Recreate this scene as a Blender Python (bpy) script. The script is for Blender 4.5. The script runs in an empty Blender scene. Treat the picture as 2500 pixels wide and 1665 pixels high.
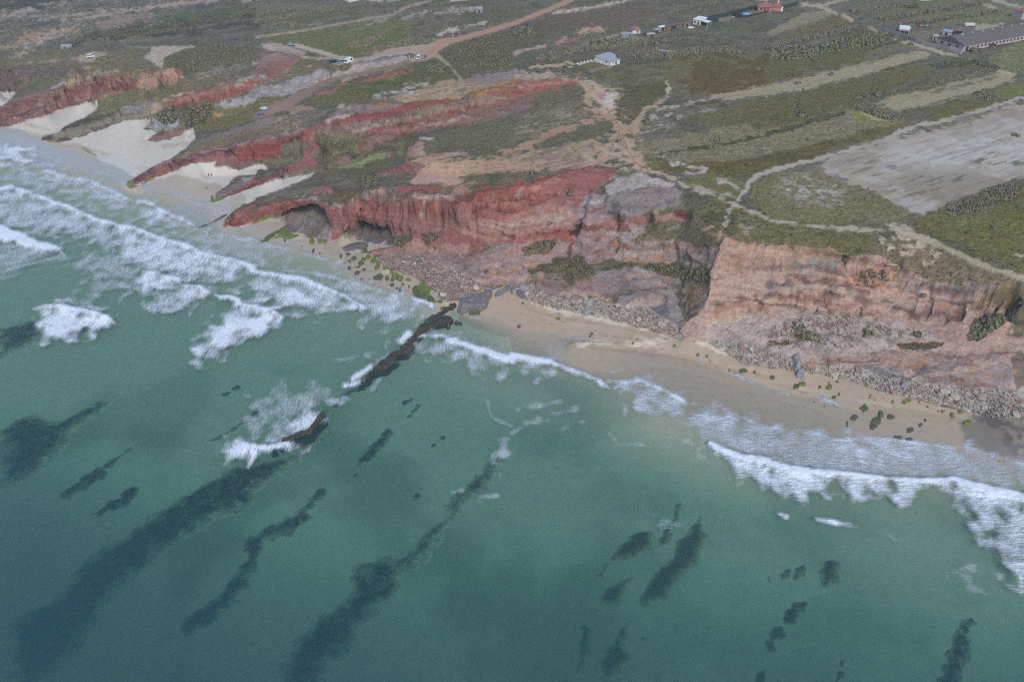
import bpy, bmesh, math, random
import numpy as np
from mathutils import Vector, Matrix

random.seed(7)
scene = bpy.context.scene
COL = scene.collection

# ------------------------------------------------------------------ camera, sky, sun, exposure
CAM_Z = 180.0
PITCH = math.radians(36.0)            # below the horizon
PX_W, PX_H, PX_F = 2500.0, 1665.0, 1944.0   # the photograph's pixel frame
cam = bpy.data.objects.new('camera', bpy.data.cameras.new('camera'))
COL.objects.link(cam)
cam.location = (0, 0, CAM_Z)
cam.rotation_euler = (math.pi / 2 - PITCH, 0, 0)
cam.data.sensor_width = 36.0
cam.data.lens = 36.0 * PX_F / PX_W
cam.data.clip_start = 1.0
cam.data.clip_end = 60000.0
scene.camera = cam

SUN_EL, SUN_AZ = math.radians(46), math.radians(164)   # azimuth clockwise from +Y (the view direction)
world = bpy.data.worlds.new("World")
scene.world = world
world.use_nodes = True
wn = world.node_tree
sky = wn.nodes.new('ShaderNodeTexSky')
sky.sky_type = 'NISHITA'
sky.sun_disc = False
sky.sun_elevation = SUN_EL
sky.sun_rotation = SUN_AZ
sky.dust_density = 1.0
sky.ozone_density = 3.0
wn.nodes['Background'].inputs[1].default_value = 0.13
wn.links.new(sky.outputs[0], wn.nodes['Background'].inputs[0])

sun = bpy.data.objects.new('sun', bpy.data.lights.new('sun', 'SUN'))
COL.objects.link(sun)
sun.data.energy = 1.0
sun.data.angle = math.radians(16)
sun.data.color = (1.0, 0.97, 0.93)
sd = Vector((math.sin(SUN_AZ) * math.cos(SUN_EL), math.cos(SUN_AZ) * math.cos(SUN_EL), math.sin(SUN_EL)))
sun.rotation_euler = sd.to_track_quat('Z', 'Y').to_euler()
sun.location = (0, 0, 400)

scene.view_settings.view_transform = 'Standard'
scene.view_settings.look = 'None'
scene.view_settings.gamma = 1.0
scene.view_settings.use_curve_mapping = False
scene.view_settings.exposure = 1.15
scene.render.engine = 'CYCLES'
scene.cycles.max_bounces = 6
scene.cycles.diffuse_bounces = 2
scene.cycles.transparent_max_bounces = 8
scene.cycles.use_denoising = False
scene.cycles.filter_width = 1.15

# how brightly a level white sheet shows under this sky (measured): photo colour -> surface colour
LIGHT = np.array([1.14, 1.38, 1.84])

# ------------------------------------------------------------------ camera mathematics
SP, CP = math.sin(PITCH), math.cos(PITCH)

def unproject(u, v, z):
    """photo pixel + height -> world point"""
    u = np.asarray(u, float); v = np.asarray(v, float)
    dx = (u - PX_W / 2) / PX_F
    dy = -(v - PX_H / 2) / PX_F
    wx, wy, wz = dx, CP + dy * SP, -SP + dy * CP
    t = (np.asarray(z, float) - CAM_Z) / wz
    return wx * t, wy * t

def project(x, y, z):
    zz = z - CAM_Z
    d = y * CP - zz * SP
    up = y * SP + zz * CP
    return PX_W / 2 + PX_F * x / d, PX_H / 2 - PX_F * up / d, d

TILE = dict(A=(0, 0), B=(625, 0), C=(1250, 0), D=(1875, 0), E=(0, 416), G=(625, 416), H=(1250, 416), I=(1875, 416),
            J=(0, 832), K=(625, 832), L=(1250, 832), M=(1875, 832))

def T(spec):
    """'A 10,20 30,40; B 5,6' : pixels measured on enlarged tiles of the photograph -> photo pixels"""
    out = []
    for seg in spec.split(';'):
        w = seg.split()
        k = w[0]
        if k == 'P':
            ox, oy, s = 0, 0, 1.0
        elif k == 'F':
            ox, oy, s = 0, 0, 1 / 1.0622
        elif k in 'NO':
            ox, oy, s = (0 if k == 'N' else 1250), 1248, 1.884
        else:
            (ox, oy), s = TILE[k], 3.768
        for p in w[1:]:
            a, b = p.split(',')
            out.append((ox + float(a) / s, oy + float(b) / s))
    return np.array(out)

# ------------------------------------------------------------------ noise
_rng = np.random.default_rng(11)
_PERM = _rng.permutation(1024).astype(np.int32)
_PERM = np.concatenate([_PERM, _PERM, _PERM])
_G = _rng.uniform(0, 2 * np.pi, 1024)
_GX, _GY = np.cos(_G).astype(np.float32), np.sin(_G).astype(np.float32)
_VAL = _rng.uniform(-1, 1, 1024).astype(np.float32)

def perlin(x, y, seed=0):
    xi = np.floor(x).astype(np.int32); yi = np.floor(y).astype(np.int32)
    xf = (x - xi).astype(np.float32); yf = (y - yi).astype(np.float32)
    xi = (xi + seed * 37) & 1023; yi = (yi + seed * 91) & 1023
    u = xf * xf * xf * (xf * (xf * 6 - 15) + 10); w = yf * yf * yf * (yf * (yf * 6 - 15) + 10)
    def g(ix, iy, fx, fy):
        h = _PERM[_PERM[ix] + iy]
        return _GX[h] * fx + _GY[h] * fy
    x1 = (xi + 1) & 1023; y1 = (yi + 1) & 1023
    a = g(xi, yi, xf, yf); b = g(x1, yi, xf - 1, yf)
    c = g(xi, y1, xf, yf - 1); d = g(x1, y1, xf - 1, yf - 1)
    return (a + u * (b - a)) * (1 - w) + (c + u * (d - c)) * w

def fbm(x, y, octs=3, seed=0, gain=.5):
    s, a, f = 0, 1.0, 1.0
    for o in range(octs):
        s = s + a * perlin(x * f, y * f, seed + o * 7)
        a *= gain; f *= 2.03
    return s

def vnoise3(x, y, z, seed=0):
    xi, yi, zi = (np.floor(q).astype(np.int32) for q in (x, y, z))
    xf, yf, zf = ((q - i).astype(np.float32) for q, i in ((x, xi), (y, yi), (z, zi)))
    xf, yf, zf = (q * q * (3 - 2 * q) for q in (xf, yf, zf))
    xi = (xi + seed * 53) & 1023; yi = (yi + seed * 17) & 1023; zi = zi & 1023
    def h(i, j, k):
        return _VAL[_PERM[_PERM[_PERM[(xi + i) & 1023] + ((yi + j) & 1023)] + ((zi + k) & 1023)]]
    def lx(j, k):
        a = h(0, j, k); return a + xf * (h(1, j, k) - a)
    def ly(k):
        a = lx(0, k); return a + yf * (lx(1, k) - a)
    a = ly(0)
    return a + zf * (ly(1) - a)

def sstep(a, b, x):
    t = np.clip((x - a) / (b - a), 0, 1)
    return t * t * (3 - 2 * t)

def lin(c):
    c = np.asarray(c, float) / 255.0
    return np.where(c <= 0.04045, c / 12.92, ((c + 0.055) / 1.055) ** 2.4)

def alb(c, face=1.0):
    """surface colour that shows as the sRGB colour c under this scene's light"""
    l = lin(c) * np.array([.73, .86, 1.02])
    y = (l * np.array([.2126, .7152, .0722])).sum(-1, keepdims=True)
    l = l + .13 * (y - l)
    return np.clip(l / LIGHT / face, 0.004, 0.85)

FIELD_ANG = math.radians(31)      # the strip fields, hedges and rock beds all run this way
FC, FS = math.cos(FIELD_ANG), math.sin(FIELD_ANG)

# ------------------------------------------------------------------ object helpers
def tag(o, label=None, category=None, group=None, kind=None):
    if label: o['label'] = label
    if category: o['category'] = category
    if group: o['group'] = group
    if kind: o['kind'] = kind
    return o

def link_mesh(name, verts, faces, mat, parent=None, smooth=False, loc=None):
    me = bpy.data.meshes.new(name)
    me.from_pydata([tuple(v) for v in verts], [], [tuple(f) for f in faces])
    if mat is not None: me.materials.append(mat)
    if smooth: me.polygons.foreach_set('use_smooth', [True] * len(me.polygons))
    o = bpy.data.objects.new(name, me)
    COL.objects.link(o)
    if parent is not None: o.parent = parent
    if loc is not None: o.location = loc
    return o

def np_mesh(name, co, tris=None, quads=None, smooth=True):
    me = bpy.data.meshes.new(name)
    fs = quads if quads is not None else tris
    k = fs.shape[1]
    me.vertices.add(len(co)); me.vertices.foreach_set('co', np.ascontiguousarray(co, np.float32).ravel())
    me.loops.add(fs.size); me.loops.foreach_set('vertex_index', np.ascontiguousarray(fs, np.int32).ravel())
    me.polygons.add(len(fs))
    me.polygons.foreach_set('loop_start', np.arange(0, fs.size, k, dtype=np.int32))
    me.polygons.foreach_set('use_smooth', np.full(len(fs), smooth))
    me.update(calc_edges=True)
    return me

def add_attr(me, name, data, kind):
    a = me.attributes.new(name, kind, 'POINT')
    if kind == 'FLOAT_COLOR':
        d = np.ones((len(data), 4), np.float32); d[:, :3] = data
        a.data.foreach_set('color', d.ravel())
    else:
        a.data.foreach_set('value', np.ascontiguousarray(data, np.float32))

class NT:
    """small helper to write node trees"""
    def __init__(s, name):
        s.m = bpy.data.materials.new(name); s.m.use_nodes = True
        s.t = s.m.node_tree; s.t.nodes.clear()
        s.out = s.n('ShaderNodeOutputMaterial')
    def n(s, typ, **kw):
        o = s.t.nodes.new(typ)
        for k, v in kw.items():
            if k.startswith('i_'):
                key = k[2:]
                key = int(key) if key.isdigit() else key.replace('_', ' ')
                s.set(o.inputs[key], v)
            else: setattr(o, k, v)
        return o
    def set(s, sock, v):
        if isinstance(v, bpy.types.NodeSocket): s.t.links.new(v, sock)
        elif isinstance(v, bpy.types.Node): s.t.links.new(v.outputs[0], sock)
        else: sock.default_value = v
    def math(s, op, a, b=0.0, clamp=False):
        o = s.n('ShaderNodeMath', operation=op, use_clamp=clamp); s.set(o.inputs[0], a); s.set(o.inputs[1], b); return o.outputs[0]
    def mix(s, f, a, b, mode='MIX'):
        o = s.n('ShaderNodeMix', data_type='RGBA', blend_type=mode)
        s.set(o.inputs[0], f); s.set(o.inputs[6], a); s.set(o.inputs[7], b); return o.outputs[2]
    def noise(s, vec, scale, detail=3, rough=.55, **kw):
        o = s.n('ShaderNodeTexNoise', **kw); s.set(o.inputs['Vector'], vec)
        o.inputs['Scale'].default_value = scale; o.inputs['Detail'].default_value = detail; o.inputs['Roughness'].default_value = rough
        return o.outputs[0]
    def mapping(s, vec, scale=(1, 1, 1), rot=(0, 0, 0)):
        o = s.n('ShaderNodeMapping'); s.set(o.inputs[0], vec)
        o.inputs['Scale'].default_value = scale; o.inputs['Rotation'].default_value = rot
        return o.outputs[0]
    def ramp(s, f, a, b):
        o = s.n('ShaderNodeMapRange'); s.set(o.inputs[0], f); o.inputs[1].default_value = a; o.inputs[2].default_value = b
        return o.outputs[0]
    def attr(s, name, out='Fac'):
        o = s.n('ShaderNodeAttribute', attribute_name=name); return o.outputs[out]

def flat_mat(name, rgb, rough=.8, var=.15, scale=2.0, metallic=0.0):
    """a plain paint, stone or wood: one colour with a little procedural unevenness and relief"""
    b = NT(name)
    pos = b.n('ShaderNodeTexCoord').outputs['Object']
    n = b.noise(pos, scale, 4)
    f = b.math('ADD', b.math('MULTIPLY', n, 2 * var), 1 - var)
    comb = b.n('ShaderNodeCombineColor'); [b.set(comb.inputs[i], f) for i in range(3)]
    c = b.mix(1.0, (*rgb, 1), comb.outputs[0], 'MULTIPLY')
    p = b.n('ShaderNodeBsdfPrincipled'); b.set(p.inputs['Base Color'], c); p.inputs['Roughness'].default_value = rough
    p.inputs['Metallic'].default_value = metallic
    bm = b.n('ShaderNodeBump'); bm.inputs['Strength'].default_value = .25; bm.inputs['Distance'].default_value = .05
    b.set(bm.inputs['Height'], n); b.set(p.inputs['Normal'], bm.outputs[0])
    b.set(b.out.inputs[0], p)
    return b.m
# ------------------------------------------------------------------ the lie of the land: heights (metres) along lines traced on the ground
HL = [
 # far plateau and fields
 ('P -160,-190 1000,-190 2660,-190', [34, 40, 42]),
 ('P -160,-60 300,-40 900,-40 1500,-40 2660,-40', [27, 29, 35, 38, 39]),
 ('A 0,400 1000,500 1400,450 2000,450; B 300,420', [22, 26, 27, 29, 31]),
 ('B 0,340 1200,160 2355,60', [31, 35, 37]),
 ('B 800,590 1500,560 1700,480 2355,220', [31, 33, 34, 36]),
 ('B 1650,530 1900,740', [34, 34]),
 ('C 0,500 600,600 1030,600 1500,600 2355,400', [35, 36, 36.5, 36.5, 37]),
 ('C 660,720 820,900 1000,1160', [36, 35.5, 35]),
 ('C 1430,760 1440,860 1230,1010', [36, 35.5, 35]),
 ('D 0,700 1200,480 2355,300', [36.5, 37, 37.5]),
 ('D 0,1567 600,1400 1400,1140 2355,880', [35, 35.2, 35.5, 36]),
 ('D 2355,1567; I 2355,500', [36, 35]),
 ('C 1000,1160 1070,1400 1200,1567; H 1200,0 1500,120 1900,220 2355,440; I 0,450 900,550 1250,580 1500,660 1800,800 2355,1000', [35, 35, 34.5, 34.5, 34, 34, 33.5, 33.5, 33, 33, 32.5, 32, 31]),
 ('I 1200,360 1500,420 2000,700 2355,900', [34.5, 34.5, 33.8, 33]),
 # first headland (far end of the coast) and the cove behind it
 ('A 0,850 150,850 90,920', [2, 3, 2]),
 ('A 0,700 250,640 700,650', [14, 16, 22]),
 ('A 0,830 160,830 400,690 600,700', [4, 5, 15, 17]),
 ('A 0,1000 120,905 330,850 480,835 600,800 625,765 800,740 1100,690 1250,735', [7, 8.5, 11, 12, 14, 16, 17, 19, 22]),
 ('A 640,700 900,640 1200,650 1400,650', [20, 22, 24, 25]),
 ('A 0,1160 40,1175 300,1100 440,1050 640,985 780,950 910,935', [0.8, .8, 1.2, 1.4, 1.6, 2, 2.5]),
 ('A 0,1100 40,1085 330,1020 420,985', [4, 4.5, 7, 8]),
 ('A 910,935 1000,880 1100,850 1260,825 1480,800 1560,800 1700,740', [3, 6, 9, 13, 16, 18, 20]),
 ('A 1260,720 1350,680 1500,640 1570,625 1680,670 1710,715', [23, 25, 27, 27.5, 26, 24]),
 ('A 1760,700 2000,620 2355,580', [25, 28, 29]),
 # second fin
 ('A 400,1265 480,1240 580,1185 800,1085 1000,1030 1300,975 1420,930 1510,900', [1.8, 2.6, 4, 6, 8, 12, 15, 17]),
 ('A 910,940 880,1010 780,1080 600,1150 555,1185 410,1245', [2.5, 2.4, 2, 1.6, 1.4, .6]),
 ('A 540,1215 800,1140 1050,1085 1250,1040 1390,1010', [2.4, 4, 5.5, 7, 9]),
 ('A 480,1240 540,1225 750,1190 1000,1120 1250,1050 1350,1040', [2.2, 2.6, 4, 5.2, 6.5, 8]),
 ('A 400,1295 480,1320 560,1310 750,1260 1000,1170 1130,1115 1250,1105 1390,1090', [.2, .5, .7, 1.3, 1.8, 2.2, 2.6, 3]),
 # third bluff and the slopes below
 ('A 1505,960 1540,915 1620,890 1800,845 1960,810 2200,740 2355,690; B 100,600 380,530', [17, 21, 22, 24, 25.5, 27, 28, 29, 30]),
 ('A 1495,1005 1640,960 1850,930 1980,915 2180,860 2355,800; B 250,640', [13.5, 16, 18, 19, 21, 23, 27]),
 ('A 1390,1100 1380,1180 1450,1215', [3, 3, 2.6]),
 ('A 1450,1030 1700,1160 1900,1120 2355,1000', [10, 7, 9, 17]),
 ('B 100,880 400,840 700,720', [20, 22, 26]),
 ('B 680,590 800,580 900,560', [30.5, 31, 31]),
 ('B 0,1030 60,1050 200,960 400,860 700,720 1000,650 1300,600', [18.5, 18.5, 20, 21.5, 24.5, 28, 31]),
 # small third fin and cove two
 ('A 1335,1300 1400,1265 1500,1235 1600,1200 1720,1170', [1.6, 2.6, 4, 5, 7]),
 ('A 1345,1303 1450,1303 1560,1282 1650,1250 1780,1195', [1.3, 1.6, 2, 2.6, 3.4]),
 ('A 1440,1220 1550,1200', [2.8, 4.0]),
 ('A 1780,1195 1800,1275 1700,1370 1620,1430 1540,1490 1370,1567', [3.4, 3.4, 3, 2.4, 1.8, 1.2]),
 ('A 430,1440 820,1567; E 850,0 1170,92 1300,110 1540,190 1720,250 1950,297 2090,352', [0, 0, 0, 0, 0, 0, 0, 0, 0]),
 ('A -600,980 0,1230 430,1440', [0, 0, 0]),
 ('A -600,880 0,1160', [1.2, .8]),
 ('A -600,1150 0,1330', [-.8, -.6]),
 ('A 100,1190 600,1330 1100,1450 1300,1530', [.7, .9, .9, .8]),
 # fourth, long red fin
 ('E 1175,140 1200,95 1300,45; A 1380,1560 1500,1500 1700,1440 2050,1370 2160,1335; B 0,1300 300,1245 500,1180 620,1110', [1, 2, 3.2, 4.5, 6, 8.5, 12.5, 14, 15, 18, 21, 23]),
 ('E 1180,158 1270,130 1420,75 1620,0; A 1760,1505 1990,1480 2060,1450', [.3, .6, 1, 1.6, 2.2, 3, 3.5]),
 ('A 2060,1500 2250,1530; B 0,1470 180,1450 290,1400 420,1330', [3.2, 3.6, 5, 6.5, 8.5, 12]),
 ('A 1650,1425 1900,1330 2355,1200; B 300,1080 600,1020', [3.5, 7, 13, 18, 22]),
 # long red scarps of the middle ridge
 ('B 620,1110 800,1050 960,1050 1150,1040 1300,1010 1500,950 1800,925', [24, 27, 28.5, 30, 31, 32, 33]),
 ('B 650,1160 780,1150 1000,1105 1150,1100 1300,1055 1500,990 1800,960', [21.5, 23, 24.5, 26, 27.5, 29, 31]),
 ('B 950,1275 1080,1190 1250,1140 1500,1075 1800,1010 2100,950 2355,880; C 0,880', [20.5, 22, 23.5, 25.5, 27.5, 29.5, 31, 31.5]),
 ('B 960,1400 1100,1340 1280,1270 1500,1210 1800,1165 2000,1155 2200,1100 2355,1060; C 0,1060 200,980', [14, 15.5, 17.5, 20, 22, 23, 24.5, 26, 26.5, 28]),
 ('B 1950,900 2100,850 2355,770; C 0,740 200,745 450,725 590,745', [33.5, 34, 35, 35, 35.5, 36, 36]),
 ('C 0,850 200,830 400,795 600,785', [32, 33, 33.5, 34]),
 ('B 1000,950 1500,830 1900,770 2355,680', [31, 33, 34, 35]),
 ('B 540,850 700,830 820,770', [25, 25.5, 26.5]),
 ('B 980,720 1200,690 1450,640', [30, 31, 32.5]),
 ('B 1020,760 1250,730 1450,660', [27.5, 29, 31.5]),
 ('B 340,960 800,960 1300,850 1800,800', [20.5, 25, 30, 33.5]),
 # valley behind the great headland
 ('B 300,1480 480,1380 600,1340', [8, 12, 15]),
 ('B 430,1385 590,1400 580,1480 600,1540', [12, 11.5, 10, 7]),
 ('B 620,1400 640,1540', [9, 6]),
 ('B 740,1450 850,1440 870,1490', [10, 12, 11]),
 ('G 420,60 700,30; B 1000,1520 1370,1390', [4, 7.5, 11, 17]),
 ('B 1365,1440 1400,1390 1480,1290 1640,1280', [18, 24, 26, 26.5]),
 ('B 1500,1400 2000,1400 2355,1300; C 600,1170 900,1100', [27, 28.5, 30, 32.5, 34]),
 ('B 1200,1567 1400,1505 1540,1530', [20, 25.5, 27.5]),
 ('G 1180,50 1320,10 1480,30', [16, 21, 25]),
 ('B 1600,1490 2355,1460; C 900,1330', [29, 31, 34]),
 # fifth fin
 ('E 1965,250 2000,215 2200,115 2355,75; G 0,95 200,42; B 230,1560 420,1510 500,1490 580,1480', [.8, 1.8, 3.2, 4.2, 4.2, 6, 6.5, 8, 9, 9]),
 ('E 1950,282 2040,268 2110,238 2355,150; G 0,150 150,100 400,50 560,15', [.3, .5, .8, 1.2, 1.2, 1.6, 2.5, 3.4]),
 ('E 1900,60 2180,55 2230,80; B 0,1540 110,1560 300,1530 410,1480', [1.3, 2, 2.6, 2.4, 3, 3.4, 6]),
 # headland with the arches
 ('E 2060,495 2075,455 2150,400 2300,330; G 0,300 300,200 560,160 740,190 900,195 1050,170 1270,150 1700,140', [2.5, 3.4, 4.6, 6, 6.5, 11, 15, 18.5, 22, 25, 28.5, 30.5]),
 ('E 2110,395 2300,290; G 0,255 200,180 450,105 580,30', [1, 1.4, 1.5, 2, 2.6, 4]),
 ('G 0,345 100,325 260,292 380,262 500,268 620,310 680,345 780,325 900,300 1000,282 1200,275 1320,268 1500,262 1700,256 1900,248 1960,230', [5.8, 7, 10, 12.5, 14.5, 15.5, 16, 17.5, 19.5, 21, 22.5, 23.5, 25, 26.5, 28, 28.5]),
 ('G 1960,225 2000,200 2100,188 2355,165; H 0,155 200,100 450,25 650,0; C 950,1500', [29.5, 30.5, 31, 32, 32, 32.8, 33.5, 34.3, 34.6]),
 ('G 1340,215 1500,200 1740,192', [26.5, 27.2, 28.2]),
 ('E 2055,525 2150,520 2300,500; G 0,478 150,445 330,520 540,600 660,655 700,645 780,610 830,612 1000,640 1180,655 1260,640', [.2, .6, .8, .9, 1.2, 1.6, 2, .9, 1.2, 1.6, 1.8, 2.2, 3, 4]),
 ('G 680,480 800,450 1000,430 1200,415 1330,400 1500,390 1700,380 1800,400', [9, 10.5, 12.5, 14, 15, 16, 17.5, 18]),
 ('G 1800,420 1900,370 2050,400 2355,380; H 0,350 300,265 500,190 620,140', [18, 20, 21.5, 23.5, 23.5, 27, 30, 32]),
 ('G 1290,590 1500,600 1700,565 1900,600 2100,640 2355,660; H 0,680 200,650 400,620 580,585', [6.5, 8.5, 10.5, 12, 13, 14, 14, 15, 16, 17.5]),
 ('G 1270,655 1330,690 1420,690 1430,610 1540,610 1560,690 1780,600', [5, 6, 6.5, 8, 8.5, 8, 10.5]),
 ('G 1050,745 1200,705 1400,700', [2.6, 3.6, 5]),
 ('G 760,750 850,690 1000,670 1150,690', [.7, 1.6, 2.4, 3]),
 ('G 900,740 1050,772 1300,772 1500,765 1800,785 1950,792', [.8, 1.4, 2.8, 4, 6, 7]),
 ('G 1080,800 1200,900 1450,960 1600,820', [1.6, 2, 2.4, 6]),
 ('G 1600,830 1900,965 2000,1000 2100,1060 2180,1090 2355,1030', [6.5, 5.8, 5.2, 4.4, 3.6, 4.2]),
 ('G 1170,900 1480,980 1600,1060 1680,1150 1790,1215', [.9, 1.2, 1.3, 1.3, 1.4]),
 ('G 1850,1200 2100,1180 2180,1130 2355,1080; H 0,1140', [1.4, 2, 2.2, 2.4, 2.4]),
 # main cliff, middle
 ('H 0,920 150,960 300,960 440,985 600,1010 740,960', [7, 8, 8.5, 8.5, 9, 11]),
 ('H 80,800 250,690 400,640', [11, 14, 15.5]),
 ('H 100,790 370,700', [11.5, 13]),
 ('H 250,870 330,800 600,770 700,860', [9.5, 11, 12, 12.5]),
 ('H 0,1070 60,1075 170,1100 300,1130 500,1180 700,1160 1000,1250 1150,1300 1450,1420', [3.6, 3.6, 4, 4.4, 4.6, 4.8, 4.8, 4.6, 3.6]),
 ('H 0,1150 200,1222 400,1280 640,1330 900,1372 1200,1460 1500,1545', [1.9, 1.9, 1.9, 1.9, 1.9, 1.9, 1.9]),
 ('H 670,480 830,470 920,470', [22.5, 23, 22.5]),
 ('H 660,570 830,560 940,570', [18, 18.5, 17.5]),
 ('H 920,410 1080,440 1230,400 1400,390 1620,375', [25.5, 26, 27, 28, 29]),
 ('H 960,560 1100,550 1240,490 1400,480 1600,460', [20.5, 21, 24, 25, 26.5]),
 ('H 850,200 1000,200 1250,160 1500,135', [31.5, 32.5, 33.2, 33.8]),
 ('H 1150,650 1300,640 1500,655 1700,690 1840,720 1950,600', [19, 20, 21, 23.5, 27, 30.5]),
 ('H 960,700 1060,710', [16.5, 17.5]),
 ('H 970,835 1250,855 1500,850 1620,900 1780,915', [12.5, 13.2, 14.2, 16.5, 19.5]),
 ('H 900,900 1250,900 1550,1020 1800,1030', [11, 11.6, 12, 16.5]),
 ('H 1000,1120 1180,1110 1400,1080 1560,1080', [7, 7.6, 8.6, 9.4]),
 ('H 1040,1260 1100,1200 1250,1160 1400,1150 1460,1220', [5.2, 7, 7.8, 8, 7]),
 ('H 950,1350 1050,1310 1200,1245 1400,1250', [3, 3.6, 4.6, 4.6]),
 ('H 1560,1130 1600,1330', [9.5, 5.5]),
 ('H 1680,1130 1660,1290', [13, 8]),
 ('H 1650,440 1900,560', [30, 31.5]),
 # the pale buttress and the right-hand cliff
 ('H 1950,612 2100,650 2355,690; I 0,692 70,690 200,700 330,725 420,705 560,735 700,800 830,795 930,770 1010,790', [31, 31, 31, 31, 31, 31, 31, 31, 31, 30.5, 30.5, 30.5, 30.5]),
 ('H 1950,615 1900,720 1860,900 1825,1050 1785,1200 1700,1320 1600,1400 1530,1480', [31, 28, 22.5, 18.5, 13.5, 9, 6, 3.5]),
 ('H 1515,1500 1530,1567; L 530,20 610,30 700,0', [1.8, 1.7, 1.7, 1.9, 2.4]),
 ('H 2000,945 2200,930 2355,900; I 100,900 330,960', [20.5, 21.5, 22.5, 23.5, 23.5]),
 ('H 1850,1250 2000,1200 2200,1190; I 0,1200 200,1180 500,1160', [12, 13.5, 14, 14.5, 15.5, 17]),
 ('H 1840,1420 2000,1390 2200,1330; I 0,1385 150,1265 330,1290 480,1220 600,1290 860,1340 1100,1330 1350,1440 1550,1490', [6, 7, 8.5, 9.5, 12, 12, 13.5, 12.5, 12, 13, 11.5, 11]),
 ('I 740,1000 900,1060 1180,1030', [21, 20.5, 21.5]),
 ('I 750,930 900,900 1150,890 1210,880', [25.5, 25.5, 26, 26.5]),
 ('I 700,1080 950,1070 1400,1100', [20, 19.5, 19.5]),
 ('I 1010,795 1200,850 1350,935 1420,1005 1480,1015', [30.5, 28.5, 26, 24, 23.5]),
 ('I 1480,1020 1700,1050 1900,1100 2100,1080 2355,1070', [23, 24, 25, 27, 29]),
 ('I 1900,1210 2000,1215 2120,1250 2210,1310', [20.5, 21, 20.5, 19]),
 ('I 1870,1350 2000,1380 2150,1370 2230,1400', [14.5, 14, 14.5, 16]),
 ('I 1360,1260 1500,1290 1750,1320 1870,1250', [16.5, 16.5, 16, 19]),
 ('I 1420,1390 1550,1410 1740,1400', [12, 12, 12.5]),
 ('I 2240,1290 2300,1200 2355,1150', [20, 24, 28]),
 ('L 2000,0 2355,80; M 0,90 330,200', [5.5, 5, 4.8, 4.6]),
 ('M 340,195 700,150 1170,85 1480,98 2000,95 2355,30', [6, 7.2, 8.6, 9, 9.6, 12]),
 ('M 330,232 650,245 830,205 1050,190 1400,260', [3.6, 3.8, 4.8, 5.4, 5.4]),
 ('M 1350,330 1500,300 1800,290 2100,270', [5.6, 6.8, 7.4, 8]),
 ('M 1340,390 1500,410 1850,420 2250,440', [4, 4.2, 4.5, 5]),
 ('M 2100,600 2260,520 2355,400', [3.6, 4.6, 7.5]),
 ('L 1700,60 1950,110 2200,240; M 0,258 180,275 400,292 600,332 830,380 960,440 1080,490 1180,520 1500,575 1800,650 1950,690 2050,860 2355,1060', [1.9, 1.9, 1.9, 1.9, 1.9, 1.9, 1.8, 1.8, 1.8, 1.8, 1.8, 1.7, 1.6, 1.6, 1.2, .8]),
 # water's edge and the sea bed
 ('E 2090,352 2040,440; G 0,600 200,655 400,705 600,790 780,850 900,950 1100,1050 1400,1150 1560,1215 1650,1300', [0] * 12),
 ('G 1830,1265 1950,1335 2355,1450; H 180,1530 700,1567; L 1250,75 1700,195 2000,300 2200,378 2355,425; M 200,490 430,515 560,550 780,760 1000,850 1360,920 1850,985 2355,1110', [0] * 17),
 ('A 0,1300 430,1540; E 1050,190 1500,330 2000,580; G 0,680 600,830 1000,1080 1500,1260', [-.5] * 8),
 ('G 1800,1290 2100,1450; L 0,180 470,270 900,440 1100,680 1350,830 1680,910; M 0,1150 500,1230 1500,1340 2355,1470', [-.7] * 11),
 ('E 0,560 1000,760 2000,1180; G 300,1260 900,1420 1350,1480', [-2.2] * 6),
 ('G 1700,1500; K 1750,30 2355,300; L 600,480 1000,900 1600,1150; M 0,1400 1200,1540; O 2000,0 2355,80', [-1.8] * 9),
 ('J 0,0 1200,200 2355,500; K 900,700 2000,700; L 0,900 800,1200 1500,1400; O 1300,60 2355,350', [-3.2] * 9),
 ('J 0,800 1500,1400; N 1500,200 2355,300; O 0,200 1200,400 2355,700', [-4.5] * 7),
 ('P -160,1250 200,1500 700,1660', [-8.5, -9, -7]),
 ('P -160,1700 600,1740 1250,1740 2660,1760', [-13, -10, -6.5, -6]),
 ('P -160,1790 2660,1790', [-13, -6.5]),
]

QU0, QV0, QS, QW, QH = -160.0, -200.0, 4.0, 706, 500
ZREF = 15.0

def to_q(x, y):
    u, v, d = project(x, y, ZREF)
    return (u - QU0) / QS, (v - QV0) / QS

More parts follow.
